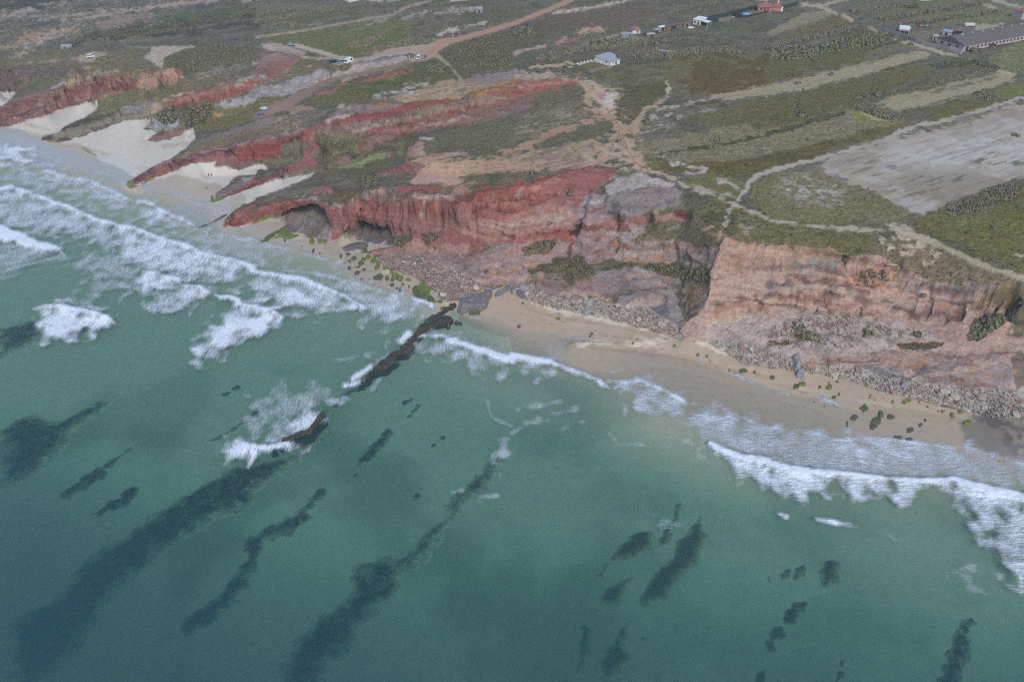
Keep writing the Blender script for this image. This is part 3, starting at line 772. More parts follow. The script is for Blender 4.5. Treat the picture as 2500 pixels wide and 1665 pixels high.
stroke('C 680,730 740,790 830,850', [4, 5, 10], (190, 170, 152), **CT)
stroke('C 600,785 700,840 800,920 880,1010 960,1120 1030,1220 1070,1360 1110,1470 1200,1567; H 1400,40 1560,120', [7, 6, 9, 10, 9, 14, 10, 10, 9, 8, 8], (196, 170, 146), **CT)
stroke('C 870,1000 940,1100 1010,1190 1040,1290 1060,1370 1120,1480 1250,1567', [3, 4, 4, 3, 3, 3, 3], (158, 120, 98), soft=.7, cls=PATH)
stroke('C 980,1190 990,1240 920,1300 930,1340', [4, 5, 5, 4], (160, 120, 98), soft=.8)
stroke('C 1030,1200 1120,1150 1200,1080 1220,1010 1330,960 1430,890 1440,850', [10, 13, 11, 9, 8, 7, 4], (188, 156, 128), **CT)
stroke('C 1200,1100 1180,1150 1050,1220', [10, 14, 14], (182, 142, 112), soft=2, op=.8)
stroke('C 1440,850 1440,800 1420,765', [6, 6, 2], (195, 182, 162), **CT)
spots('C 1100,1180 1240,1060 1480,1160 1460,1230 1150,1260', (176, 166, 160), f='s2', thr=.4, soft=.4, op=.9)
stroke('C 1280,1080 1480,1060 1520,1085', [3, 4, 3], (172, 165, 155), amp=1.5)
spots('C 1200,1380 1500,1400 1600,1470 1300,1480', (178, 170, 162), f='s2', thr=.9, soft=.3, op=.9)
stroke('C 1470,1505 1520,1500', 8, (196, 186, 180), amp=1); stroke('C 1600,1530 1750,1560', [6, 10], (186, 176, 172), amp=2)
# orange band down the slope
stroke('C 880,1070 700,1130 520,1190 400,1210 200,1320 0,1410; B 2355,1400 2250,1390', [8, 10, 12, 12, 15, 18, 14, 10], (186, 140, 116), amp=1.5, veg=0)
stroke('C 550,980 430,1010', [14, 16], (186, 160, 132), amp=2.5)
stroke('C 380,1060 250,1120 0,1220', [10, 12, 14], (172, 152, 128), amp=3)
# --- the coast: slopes first, then rock, then sand
# sea bed: pale sand (the beach and the rocks are laid over its edge further on)
SB = (192, 183, 167)
paint('P -200,250 0,260 100,290 260,400 420,460 560,520 700,560 860,600 1000,700 1110,720 1300,760 1500,800 1750,880 1900,920 2050,980 2150,1030 2300,1045 2500,1080 2700,1120 2700,1800 -200,1800', SB, r=6, cls=SEABED, rock=0, veg=0)
spots('P -200,900 2700,900 2700,1800 -200,1800', (158, 158, 142), f='f25', thr=.4, soft=.9, op=.6)
spots('P -200,1000 1500,1100 1500,1800 -200,1800', (126, 130, 116), f='f25', thr=.8, soft=.9, op=.4)
# far left
green('A 0,600 300,580 760,570 700,640 1060,640 1300,590 1440,600 1500,640 1570,620 1250,730 900,690 640,770 560,800 100,910 150,845 0,850', (100, 96, 84), r=2, amp=.5)
rockp('A 0,680 130,640 330,610 420,640 700,640 560,690 420,700 250,720 180,790 100,835 0,840', (120, 92, 84), amp=.9)
spots('A 0,640 650,640 560,720 160,840 0,850', (96, 92, 76), f='f3', thr=.2, op=.8)
stroke('A 480,820 600,750 650,700', [6, 8, 4], (150, 148, 160), amp=1.5)
stroke('A 180,850 350,780 480,760', [7, 9, 8], (98, 106, 74), amp=2)
rockp('A 0,1000 80,930 150,905 330,850 520,830 600,800 640,985 440,1050 300,1100 40,1180 0,1165', (140, 92, 80), r=1)
stroke('A 80,925 250,900 400,850 560,830', [8, 9, 8, 6], (152, 128, 116), amp=2, rock=.8)
spots('A 0,1000 600,830 640,985 40,1180', (122, 80, 72), f='k', thr=.2, op=.7)
stroke('A 20,1110 140,1070 330,1000', [3, 4, 3], (112, 74, 68))
stroke('A 600,850 615,900 625,965', [5, 6, 3], (84, 66, 64))
rockp('A 620,800 640,765 700,745 860,740 1100,690 1260,740 1250,810 1100,850 920,880 915,935 780,950 640,985 618,960', (138, 78, 70), r=1)
stroke('A 640,770 720,740 860,735', [12, 14, 4], (182, 152, 122), amp=2)
stroke('A 700,735 860,690 1080,655', [4, 5, 3], (168, 150, 150), amp=1)
spots('A 620,780 860,740 860,930 640,980', (156, 104, 86), f='k', thr=.1, op=.7)
stroke('A 900,870 1050,850 1230,820', [3, 6, 5], (170, 100, 80), amp=1)
rockp('A 1260,720 1360,685 1500,640 1570,625 1640,650 1700,715 1560,790 1480,750 1430,820 1300,830 1240,800', (178, 122, 98), r=1)
spots('A 1280,710 1570,630 1690,710 1500,760', (196, 144, 122), f='k', thr=.2, op=.8)
spots('A 1300,750 1450,720 1440,820 1300,830', (190, 166, 132), f='f3', thr=.2, op=.7)
green('A 910,935 920,885 1150,840 1290,825 1450,830 1480,755 1560,790 1720,730 1850,740 1840,770 1540,910 1500,1000 1300,980 1000,1040 800,1090 600,1160', (100, 102, 78), r=2)
spots('A 900,930 1100,850 1280,850 1100,960 900,1030', (120, 128, 92), f='s', thr=0, op=.7)
spots('A 1250,800 1560,760 1540,920 1300,980', (82, 82, 74), f='f3', thr=.2, op=.8)
rockp('A 1100,1030 1130,980 1300,960 1400,930 1490,960 1500,1010 1380,1010 1250,1040 1050,1085', (142, 128, 124), amp=.8)
paint('A 560,1200 600,1150 800,1085 1060,1030 1060,1060 860,1115 700,1170', (88, 82, 76), r=1)
rockp('A 405,1270 440,1245 540,1220 740,1160 1000,1090 1250,1040 1390,1000 1400,1060 1390,1090 1250,1105 1130,1115 1000,1170 750,1260 560,1310 480,1322 400,1295', (140, 122, 98), r=1)
stroke('A 470,1310 600,1285 760,1245 1000,1150', [6, 7, 6, 3], (120, 92, 80), amp=1)
stroke('A 405,1280 470,1270', 10, (112, 84, 74))
rockp('A 1310,990 1400,960 1480,1010 1400,1080 1340,1050', (176, 146, 112), amp=.8)
rockp('B 0,560 100,470 400,520 380,560 150,640 0,700; A 2250,680 1960,810 1920,800 2150,690 2340,640', (150, 104, 92), amp=.8)
spots('A 1760,690 2355,560; B 400,520 300,560 0,600; A 1880,770', (176, 162, 146), f='f3', thr=.1, soft=.5, op=.8)
green('A 2080,720 2100,690 2220,640 2355,600; B 0,600 0,640; A 2250,690', (92, 92, 76), r=1)
green('A 1700,720 1860,740 2080,660 2060,720 1880,800 1750,860 1640,880 1560,880', (100, 98, 82), r=1)
# third bluff
rockp('A 1500,990 1520,940 1560,910 1640,890 1790,845 1960,800 1985,830 2150,780 2355,680; B 380,520 390,560 300,640 180,700 60,770 0,800; A 2220,850 2180,880 2060,900 1980,930 1900,920 1780,960 1640,990 1500,1010', (160, 88, 72), r=1)
stroke('A 1530,935 1600,895 1780,848', [8, 7, 4], (196, 170, 140), amp=1.5)
stroke('A 1510,1000 1530,945', [12, 10], (182, 128, 98), amp=1.5)
stroke('A 2150,790 2250,735 2355,700; B 120,660 370,560', [8, 7, 6, 7, 6], (186, 168, 150), amp=2.5)
spots('A 1640,880 1960,820 1980,920 1640,980', (178, 104, 82), f='k', thr=.2, op=.7)
rockp('B 0,640 200,570 380,530 380,570 200,660 0,760', (142, 86, 78), amp=.8)
stroke('B 20,690 80,720', [6, 8], (185, 182, 176), amp=2)
green('B 380,540 640,560 680,610 560,640 520,700 330,770 240,760 330,690 380,600', (98, 94, 76), r=2)
spots('B 120,760 380,600 380,640 200,750', (180, 170, 150), f='f3', thr=.3, op=.8)
rockp('B 460,610 520,580 520,600 470,630', (186, 134, 112), r=1)
# grey scree
rockp('A 1940,1000 2000,950 2240,880 2355,800; B 0,800 240,770 330,720 520,690 560,630 600,640 680,720 540,770 300,880 110,895 0,900; A 2355,920 2240,980 2060,990', (162, 146, 142), amp=.9)
rockp('B 510,690 560,640 690,640 780,640 880,600 1380,505 1400,560 1000,650 800,690 690,740 560,790', (180, 154, 148), amp=.8)
spots('B 100,890 400,760 700,660 740,720 400,850', (198, 178, 174), f='f1', thr=.2, op=.8)
spots('A 2060,990 2355,800; B 520,690 700,640 1380,510 1390,560 690,740 110,890', (118, 104, 96), f='f3', thr=.4, soft=.4, op=.7)
spots('B 900,600 1390,510 1390,560 950,660', (178, 166, 156), f='s2', thr=0, op=.8)
stroke('B 680,640 685,730', [4, 4], (90, 84, 88)); stroke('B 570,720 570,790', [3, 3], (100, 94, 100))
green('B 640,610 880,600 860,640 820,665 760,640 700,680 650,650', (88, 86, 66), r=1)
green('B 950,660 1400,555 1440,600 1300,620 1000,700 800,740 700,760', (112, 110, 92), r=1)
# dark gully between the bluff and the next slope
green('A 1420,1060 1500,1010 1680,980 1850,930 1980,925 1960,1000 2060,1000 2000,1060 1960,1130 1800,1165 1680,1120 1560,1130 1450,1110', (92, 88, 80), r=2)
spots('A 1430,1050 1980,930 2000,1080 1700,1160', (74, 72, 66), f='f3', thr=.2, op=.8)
green('A 1960,1010 2250,990 2355,930; B 0,900 130,890 330,880 170,970 0,1020; A 2355,1090 2000,1200 1790,1190 1820,1160', (98, 98, 70), r=1)
rockp('A 1370,1110 1450,1100 1600,1090 1690,1150 1560,1190 1440,1220 1400,1190', (156, 146, 144), amp=.9)
stroke('A 1370,1190 1480,1185', 7, (190, 182, 170), amp=1.5)
stroke('A 1970,1070 2040,1040', 5, (178, 132, 104)); rockp('B 30,940 120,930 110,960 20,960', (150, 110, 96), r=1)
rockp('B 520,860 620,830 700,820 740,790 820,755 840,770 740,810 700,850 560,880', (152, 88, 84), r=1)
stroke('B 730,810 820,765', [6, 6], (186, 128, 88), amp=1)
rockp('B 860,740 940,740 1000,720 1150,690 1440,630 1460,650 1300,700 1150,730 1000,745 990,810 930,780', (158, 92, 76), r=1, amp=.8)
stroke('B 800,730 870,710 1000,680', [8, 9, 5], (180, 168, 150), amp=2); stroke('B 1150,680 1300,615', [5, 6], (180, 132, 112), amp=1.5)
green('B 320,960 560,880 740,850 830,770 1000,760 1250,740 1480,650 1560,780 1500,800 1300,830 1090,890 860,965', (90, 94, 66), r=2)
spots('B 900,760 1500,660 1540,760 1000,860', (76, 80, 62), f='f8', thr=.1, op=.8)
rockp('B 1570,720 1600,720 1600,755 1560,750', (150, 118, 110), r=1)
# dirt track down to the two parked cars
stroke('B 1340,600 1150,650 980,680 800,710 680,740 560,800 430,880 300,950 200,1000 90,1040 10,1080', [5, 5, 6, 8, 12, 16, 18, 22, 32, 26, 18], (154, 124, 112), cls=ROAD, rock=0, veg=0, warp=1.2)
paint('B 200,985 320,970 520,985 620,1020 480,1030 300,1060 100,1080', (150, 126, 114), r=1, cls=ROAD)
rockp('B 0,1100 150,1060 400,1050 640,1020 760,1000 560,1090 420,1100 60,1180 0,1200; A 2355,1180 2000,1290 1800,1340 1700,1380 1760,1290 2100,1200', (128, 108, 100), amp=.9)
green('B 110,1070 220,1030 380,1035 300,1060', (80, 82, 62), r=1); green('B 440,1020 520,1005 520,1025', (84, 84, 64), r=1)
green('A 1660,1420 1700,1370 2000,1280 2355,1190; B 0,1190 300,1080 560,1070 480,1160 300,1200 0,1270; A 2100,1330 1900,1370', (106, 98, 84), r=2, amp=.6)
spots('B 0,1270 100,1180 300,1080 450,1080 440,1140 200,1200', (192, 184, 178), f='f1', thr=.7, soft=.3, op=.85)
# ground round the middle ridge
rockp('B 600,1110 780,990 860,980 1120,890 1240,900 1340,970 1300,1000 1150,1050 900,1060 700,1110', (150, 116, 106), amp=.7)
spots('B 640,1090 1300,900 1320,970 900,1050', (98, 92, 82), f='f3', thr=.4, op=.8)
stroke('B 760,1000 860,985', [6, 8], (196, 176, 152), amp=1.5)
green('B 860,960 1090,900 1250,920 1180,960 960,965', (100, 96, 78), r=1)
rockp('B 1100,960 1180,925 1220,960 1160,1000', (170, 104, 74), r=1)
paint('B 1000,920 1260,880 1500,820 1740,740 1900,740 2355,690; C 400,690 450,720 200,745 0,745; B 2300,780 2000,860 1820,920 1500,940 1340,965 1240,900', (178, 150, 126), r=2, amp=.7, f='s2', cls=HEATH, veg=.25)
spots('B 1000,910 1900,740 2355,690; C 420,720 0,750; B 1900,900 1300,960', (108, 102, 88), f='s2', thr=.5, soft=.4, op=.9)
spots('B 1300,930 1900,800 1860,890 1400,950', (186, 158, 120), f='s', thr=0, soft=.6, op=.8)
for a_ in ('B 1085,885 1180,875', 'B 1330,835 1560,775', 'B 1250,850 1400,800', 'B 1420,870 1480,850'): stroke(a_, [6, 5], (192, 184, 178), amp=1.5)
rockp('B 1930,780 1980,740 2060,690 2355,640; C 50,630 90,680 0,720; B 2300,760 2100,770', (152, 122, 116), amp=.9)
stroke('C 0,680 200,700 400,690', [10, 14, 12], (176, 160, 148), amp=3); stroke('C 170,630 400,605 560,580', [5, 7, 6], (188, 166, 138), amp=2)
# slope between the scarps
rockp('B 560,1190 700,1150 1000,1100 1300,1040 1550,980 1850,940 2000,900 2355,800; C 0,860 0,920; B 2000,1010 1500,1080 1250,1150 1060,1190 920,1270 860,1240 640,1250', (146, 108, 92), amp=.8)
spots('B 700,1150 1500,1000 2355,820; C 0,900; B 1500,1080 900,1250', (98, 92, 76), f='f1', thr=.1, soft=.5, op=.75)
spots('B 1400,1010 2355,830 2355,890 1500,1070', (184, 128, 88), f='f1', thr=.3, soft=.5, op=.8)
rockp('B 540,1190 640,1160 700,1120 900,1070 970,1040 1160,1030 1300,990 1480,940 1800,920 1820,950 1560,980 1320,1050 1160,1095 1010,1110 860,1130 740,1150', (156, 72, 60), r=1, amp=.3)
stroke('B 620,1130 760,1075 920,1050', [3, 4, 3], (196, 172, 158), amp=.8)
stroke('B 1480,945 1800,925', [5, 7], (182, 112, 60), amp=1)
stroke('B 740,1150 760,1190', [7, 8], (112, 60, 58), amp=1)
rockp('B 720,1160 1000,1120 900,1180 840,1230 700,1220', (134, 98, 88), amp=.9)
# lower long scarp
rockp('B 940,1280 1060,1190 1250,1130 1500,1065 1800,1005 2060,950 2355,870; C 0,860 0,1060; B 2200,1100 2000,1160 1780,1165 1500,1210 1260,1275 1230,1320 1060,1390 960,1400', (142, 96, 84), amp=.6)
stroke('B 1040,1190 1250,1140 1500,1075 1800,1010 2060,955 2355,885', [3, 5, 5, 4, 4, 3], (190, 160, 140), amp=2.2, f='f1')
stroke('B 1000,1240 1200,1170 1500,1095 1800,1030 2100,965', [5, 7, 7, 6, 4], (160, 76, 62), amp=1.5)
spots('B 1000,1250 1500,1100 2355,900; C 0,1040; B 2000,1130 1500,1190', (112, 100, 84), f='f1', thr=.2, soft=.5, op=.75)
stroke('B 1230,1300 1350,1245 1500,1190 1800,1150 2000,1140 2100,1090', [4, 7, 6, 7, 6, 4], (128, 66, 60), amp=1.2)
stroke('B 960,1290 950,1350 960,1400', [10, 12, 8], (160, 106, 84), amp=1.5)
rockp('B 1930,890 2000,850 2355,770; C 0,735 180,745 300,740 420,715 560,720 600,780 450,795 250,850 150,870 0,920; B 2355,880', (158, 84, 66), r=1, amp=.5)
stroke('B 1960,880 2150,820 2355,775; C 0,760', [10, 12, 12, 8], (192, 130, 78), amp=2)
stroke('C 0,735 200,740 430,718 580,735', [6, 8, 6, 10], (190, 152, 124), amp=1.5)
spots('B 2000,880 2355,790; C 100,770 60,860 0,900', (104, 88, 76), f='f1', thr=.5, soft=.3, op=.85)
green('C 180,870 420,800 640,790 670,850 640,960 480,990 280,960 60,1060 0,1060 0,930', (98, 94, 80), r=2)
rockp('C 0,920 60,900 160,900 200,960 60,1060 0,1070; B 2200,1100 2355,950', (132, 92, 90), amp=.8)
rockp('C 250,960 440,940 440,970 260,980', (140, 92, 90), r=1); rockp('C 420,1000 520,970 560,990 440,1030', (184, 146, 112), r=1)
# the green bowl behind the great headland
green('B 600,1260 700,1250 860,1240 940,1290 960,1400 1230,1320 1480,1290 1370,1390 1380,1460 1180,1567 640,1567 640,1400', (98, 98, 78), r=2)
spots('B 640,1300 940,1280 1300,1330 1300,1480 700,1567', (80, 80, 66), f='f8', thr=.2, op=.8)
paint('B 760,1540 950,1490 1080,1420 1250,1395 1370,1395 1360,1450 1260,1410 1150,1470 1050,1490 960,1550 740,1567', (130, 140, 100), r=2)
rockp('B 730,1460 780,1430 860,1430 870,1490 760,1510', (156, 106, 94), r=1); rockp('B 1195,1410 1240,1400 1250,1435 1205,1450', (168, 122, 106), r=1)
green('B 1480,1290 1640,1220 1900,1170 2100,1100 2355,1060; C 0,1070 300,960 640,960 660,1040 560,1100 300,1150 200,1250 0,1340; B 2355,1330 2100,1440 1800,1420 1580,1420 1500,1400', (98, 98, 82), r=2)
spots('B 1540,1370 2200,1290 2100,1440 1600,1420', (86, 88, 58), f='s', thr=0, op=.8)
spots('B 1500,1280 2355,1080 2355,1300 1600,1380', (120, 118, 100), f='s2', thr=.5, op=.6)
spots('C 0,1100 640,960 860,980 560,1160 0,1330', (166, 150, 134), f='s2', thr=.4, soft=.4, op=.85)
rockp('B 1370,1430 1400,1370 1490,1280 1560,1330 1540,1380 1580,1440 1440,1440', (178, 130, 112), r=1)
stroke('B 1520,1275 1640,1275', 5, (196, 186, 178)); stroke('B 1490,1290 1450,1340', 4, (180, 120, 104))
rockp('B 1600,1430 1700,1410 1860,1395 1960,1400 1990,1460 1880,1430 1640,1445', (178, 130, 114), r=1)
green('C 0,1440 300,1310 500,1230 700,1180 900,1110 950,1160 860,1230 720,1290 520,1310 420,1350 0,1400', (94, 94, 80), r=2)
spots('C 200,1300 760,1240 740,1360 300,1440', (98, 96, 86), f='s', thr=.3, op=.9)
paint('B 1360,1470 1500,1450 1900,1490 2355,1480; C 0,1500 700,1480 960,1440 700,1567; G 2355,0 1900,60 1480,100 1430,80 1480,40 1400,20', (190, 150, 124), r=2, amp=.8, f='s2', cls=HEATH, veg=.2)
spots('B 1500,1460 2355,1480; C 900,1480 700,1567; G 2355,40 2000,160 1700,140', (196, 160, 126), f='s2', thr=.5, soft=.5, op=.75)
spots('G 1850,160 2000,20 2355,0; H 0,0 900,0 400,60; G 2355,160', (96, 92, 72), f='f1', thr=1.0, soft=.2, op=.85)
spots('C 0,1440 700,1440 640,1567 0,1567', (120, 108, 96), f='s', thr=.9, soft=.3, op=.8)
paint('G 1400,130 1490,20 1700,30 1900,80 1880,160 1700,130', (184, 146, 138), r=2, amp=.6, veg=0)
# --- headland top
green('E 2100,430 2250,340; G 0,240 200,160 450,90 600,0 900,-20 1100,0 1130,90 960,170 860,200 700,330 620,300 400,265 200,300 0,330', (96, 94, 80), r=2)
spots('G 0,250 560,80 700,140 300,260', (156, 138, 140), f='s2', thr=.3, op=.8)
spots('G 0,240 200,150 560,10 520,60 200,200', (168, 160, 160), f='s2', thr=.2, op=.85)
spots('G 100,250 600,130 700,160 250,290', (90, 88, 74), f='s', thr=.2, op=.8)
rockp('G 490,220 600,140 680,155 720,190 740,230 640,200', (164, 104, 96), r=1)
stroke('G 690,180 740,230', 5, (190, 142, 112))
rockp('G 1100,30 1320,0 1400,20 1160,60 1110,100', (168, 120, 110), r=1)
spots('G 660,100 900,80 880,130 700,170', (178, 162, 160), f='s2', thr=.1, op=.8)
green('G 960,60 1060,10 1120,40 1110,150 960,170', (92, 88, 68), r=1)
green('G 700,170 960,170 1050,180 940,280 680,330', (88, 84, 72), r=1)
green('G 1130,60 1350,20 1420,60 1310,140 1200,150 1040,170 1100,130', (96, 94, 84), r=1)
rockp('G 900,280 1020,190 1200,155 1280,145 1300,215 1440,210 1730,195 1760,240 1960,230 1700,262 1500,268 1330,272 1150,280', (142, 106, 96), amp=.8)
spots('G 950,270 1250,190 1700,200 1700,250 1000,280', (92, 88, 74), f='f1', thr=.1, op=.75)
rockp('G 1270,175 1330,145 1500,140 1700,140 1745,180 1700,190 1500,205 1340,215', (162, 84, 74), r=1, amp=.3)
rockp('G 1050,180 1190,155 1190,190 1050,230', (176, 122, 96), r=1)
rockp('B 1180,1567 1400,1495 1500,1500 1550,1530 1530,1567; G 1480,40 1470,90 1420,80 1440,30 1300,25 1200,40 1180,20', (162, 96, 86), r=1)
rockp('G 1750,150 1850,130 2000,160 1960,230 1780,230', (178, 124, 104), amp=.8)
# --- the great red cliff
rockp('E 2050,510 2075,455 2130,400 2355,290; G 0,320 150,290 260,285 380,250 500,265 620,300 680,340 800,310 960,270 1200,270 1500,262 1800,250 1960,225 2000,195 2355,160; H 0,150 250,90 450,20 620,-20 900,-30 1000,0 880,90 760,190 640,480 560,680 0,690; G 2355,660 2100,700 1990,780 1600,790 1050,770 1400,700 1420,610 1250,585 1000,505 760,610 690,660 560,655 680,500 660,420 600,365 520,320 400,345 200,415 0,475; E 2150,525', (160, 88, 80), r=1, amp=.3)
stroke('E 2085,450 2300,370; G 0,330 120,310', [6, 10, 10, 6], (124, 96, 92), amp=2)
stroke('E 2060,510 2200,490; G 0,430 200,370 380,310 520,300 620,350', [7, 10, 12, 12, 9, 9, 8], (150, 84, 72), amp=1)
stroke('G 380,258 520,268 650,310', [4, 4, 5], (176, 156, 150), amp=1.5)
stroke('G 700,338 860,312', [5, 5], (196, 176, 172), amp=1.5)
stroke('G 900,290 1040,270', [4, 5], (186, 170, 166), amp=1.5)
stroke('G 1140,280 1330,268', [5, 5], (196, 176, 174), amp=1.5)
stroke('G 1450,250 1760,245', [6, 5], (186, 160, 154), amp=2)
spots('G 680,340 1500,262 1900,250 1880,400 1300,420 680,480', (136, 74, 72), f='k', thr=.4, op=.7)
spots('H 0,100 450,30 900,0 700,120 300,260 0,350; G 1980,200 1960,400', (180, 104, 78), f='k', thr=.1, op=.75)
stroke('G 1960,240 2100,200 2355,180; H 0,170 300,90', [14, 16, 16, 16, 14], (172, 92, 74), amp=2)
stroke('G 2000,330 2355,320; H 0,300 150,260 320,220', [16, 18, 20, 18, 8], (140, 72, 66), amp=2.5)
stroke('G 1310,410 1480,395 1700,385', [10, 12, 8], (98, 92, 80), amp=2.5, rock=.3)
stroke('G 1640,410 1780,420', [12, 10], (106, 92, 84), amp=3)
rockp('G 700,480 850,450 1000,430 1180,415 1300,420 1320,580 1240,580 1000,505 760,605 690,600', (156, 100, 92), r=1)
spots('G 760,520 1200,430 1290,560 1000,500', (178, 132, 122), f='k', thr=.2, op=.7)
rockp('G 1300,420 1780,440 1790,560 1560,570 1330,590', (158, 98, 90), amp=.8)
rockp('G 1780,470 1880,360 1960,400 2000,470 2355,430; H 0,400 300,300 560,340 600,480 0,660; G 2355,640 2100,650 1900,610', (172, 112, 100), amp=.7)
spots('H 0,380 580,300 600,470 380,530 0,560', (196, 152, 138), f='f1', thr=.2, op=.7)
spots('H 350,300 560,240 620,400 400,520', (172, 152, 146), f='f3', thr=0, op=.8)
stroke('H 90,430 100,530', [12, 14], (148, 70, 62), amp=1)
stroke('H 0,650 200,620 400,590 560,570', [18, 16, 16, 14], (176, 96, 80), amp=3)
stroke('H 200,550 300,510 360,470', [10, 16, 8], (112, 98, 86), amp=3, rock=.3)
stroke('H 300,360 440,385', [5, 5], (190, 122, 84), amp=1)
green('G 1190,660 1320,590 1440,600 1400,660 1280,690', (84, 80, 66), r=1); green('G 1510,600 1560,570 1720,565 1640,640 1580,690 1530,660', (82, 80, 66), r=1)
rockp('G 1420,650 1500,605 1540,700 1600,680 1950,690 1980,780 1600,790 1300,775 1050,770 1350,700', (176, 118, 104), r=1)
spots('G 1550,690 1980,690 1980,790 1600,790', (140, 76, 68), f='k', thr=.5, op=.7)
# pink lower slope under the red band
rockp('G 1500,770 2000,780 2355,640; H 0,690 400,620 560,690 540,830 440,960 240,960 60,1070 0,1070; G 2355,1030 2100,1060 1900,960 1650,830', (164, 126, 118), amp=.7)
spots('G 1600,800 2000,790 2100,1000 1900,950', (142, 118, 116), f='k', thr=0, op=.8)
spots('G 2050,700 2355,680; H 100,700 0,1050; G 2100,1050 2000,900', (186, 152, 142), f='f1', thr=.4, op=.8)
spots('G 2150,850 2355,800 2300,1050 2180,1060', (104, 88, 72), f='f1', thr=.1, op=.85)
spots('G 1980,880 2130,860 2100,1050 2000,990', (200, 180, 172), f='f1', thr=.5, soft=.3, op=.85)
green('H 70,780 100,700 300,640 420,615 400,690 360,740 250,770 120,790', (82, 78, 64), r=1)
green('H 130,900 180,870 370,860 360,800 560,780 640,750 670,820 720,870 760,930 690,1000 560,1010 540,1090 500,1070 480,980 330,960 230,920 170,980', (84, 80, 66), r=1, amp=.6)
spots('H 0,1050 240,930 480,990 500,1170 0,1080', (188, 158, 148), f='f3', thr=.2, op=.7)
rockp('H 200,1070 240,1000 440,1010 450,1080 580,1050 720,1000 760,960 980,1010 1000,1150 700,1160 480,1180 300,1120', (146, 114, 108), amp=.8)
spots('H 560,1060 720,1020 780,1140 600,1150', (172, 96, 76), f='f3', thr=.2, op=.7)
# grey and mauve flutes in the middle
rockp('H 580,480 680,230 740,200 830,230 920,400 960,560 950,800 860,830 700,860 640,760 540,830 540,700', (164, 124, 118), r=1)
spots('H 600,330 760,210 820,360 640,420', (166, 154, 152), f='f3', thr=0, op=.85)
rockp('H 660,490 780,470 900,465 940,560 660,570', (164, 98, 84), r=1)
stroke('H 720,400 830,350 930,440', [14, 16, 10], (154, 92, 86), amp=3)
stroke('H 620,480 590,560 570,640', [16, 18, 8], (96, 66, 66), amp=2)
stroke('H 545,690 530,800', [6, 6], (130, 76, 70))
stroke('H 800,230 850,340 940,440', [5, 8, 6], (104, 98, 100), amp=1.5)
stroke('H 830,240 770,330 800,270', [5, 7, 5], (184, 180, 178), amp=1)
rockp('H 830,230 880,130 960,60 1080,30 1200,30 1500,120 1480,180 1240,160 1000,200 860,260', (180, 158, 146), amp=.8)
spots('H 880,110 1000,40 1180,50 1080,140', (188, 140, 114), f='f3', thr=.1, op=.8)
spots('H 830,250 900,170 1300,130 1250,170 960,230', (186, 178, 176), f='f1', thr=.1, op=.8)
rockp('H 840,330 880,240 1000,200 1250,160 1500,135 1560,230 1540,330 1320,370 1230,390 1090,430 930,400', (142, 124, 124), amp=.7)
spots('H 900,260 1500,140 1480,240 1000,330', (158, 122, 116), f='k', thr=.2, op=.8)
spots('H 1440,260 1560,220 1560,300', (176, 170, 172), f='f3', thr=0, op=.8)
spots('H 860,300 1200,320 1540,290 1500,350 1000,420', (96, 90, 80), f='f3', thr=.4, op=.75)
rockp('H 940,430 1080,440 1190,395 1240,420 1240,490 1080,545 960,560', (160, 94, 82), r=1)
rockp('H 1300,430 1400,395 1600,365 1625,440 1590,465 1470,455 1310,490', (170, 112, 98), r=1)
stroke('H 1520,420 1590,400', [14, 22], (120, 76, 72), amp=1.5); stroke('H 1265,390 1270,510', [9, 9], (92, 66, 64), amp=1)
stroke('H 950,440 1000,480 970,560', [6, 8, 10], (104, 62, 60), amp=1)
stroke('H 1080,500 1130,470', [10, 8], (196, 160, 152), amp=2)
rockp('H 960,570 1080,550 1240,500 1160,620 1130,680 960,700', (160, 136, 126), amp=.7)
green('H 1130,680 1160,600 1250,520 1320,480 1480,460 1600,470 1700,430 1950,590 1960,640 1900,720 1760,700 1700,680 1500,650 1250,650', (92, 90, 74), r=2, amp=.5)
stroke('H 1440,540 1540,510', [6, 8], (150, 140, 138), amp=2); stroke('H 1660,600 1840,520', [5, 6], (182, 150, 118), amp=1.5); stroke('H 1830,580 1960,610', [5, 7], (184, 142, 110), amp=2)
spots('H 1630,380 1770,360 1760,410 1650,420', (182, 160, 140), f='f1', thr=.2, op=.8)
rockp('H 960,700 1060,710 1250,655 1380,640 1500,655 1600,680 1720,700 1850,720 1900,720 1860,900 1800,920 1620,890 1500,845 1250,855 970,835', (160, 132, 120), amp=.6)
spots('H 1200,650 1500,640 1480,690 1220,690', (206, 192, 182), f='f1', thr=.3, op=.85)
spots('H 1050,740 1380,690 1380,840 1060,830', (188, 150, 144), f='k', thr=-.2, op=.7)
spots('H 1360,660 1800,700 1820,900 1400,840', (84, 74, 68), f='k', thr=.5, op=.75)
stroke('H 970,700 1050,720', [14, 12], (176, 118, 96), amp=2)
green('H 780,930 900,860 960,840 1250,855 1500,850 1650,900 1840,930 1830,1020 1550,1025 1400,950 1200,890 1000,890 820,960', (80, 78, 62), r=1)
rockp('H 760,960 1000,890 1250,900 1540,1020 1560,1080 1400,1080 1000,1110 900,1150 720,1120', (140, 118, 116), amp=.8)
spots('H 1000,1010 1300,980 1480,1020 1440,1080 1000,1110', (158, 140, 130), f='k', thr=.2, op=.8)
spots('H 980,1000 1240,1000 1200,1120 1020,1150', (84, 80, 72), f='f3', thr=.2, op=.8)
rockp('H 1560,1030 1830,1030 1790,1200 1700,1310 1600,1330 1560,1150', (136, 118, 108), amp=.7)
green('H 1580,1060 1700,1040 1820,1040 1720,1240 1620,1320', (112, 100, 88), r=2)
stroke('H 1700,1210 1790,1060', [5, 7], (150, 130, 122), amp=1.5)
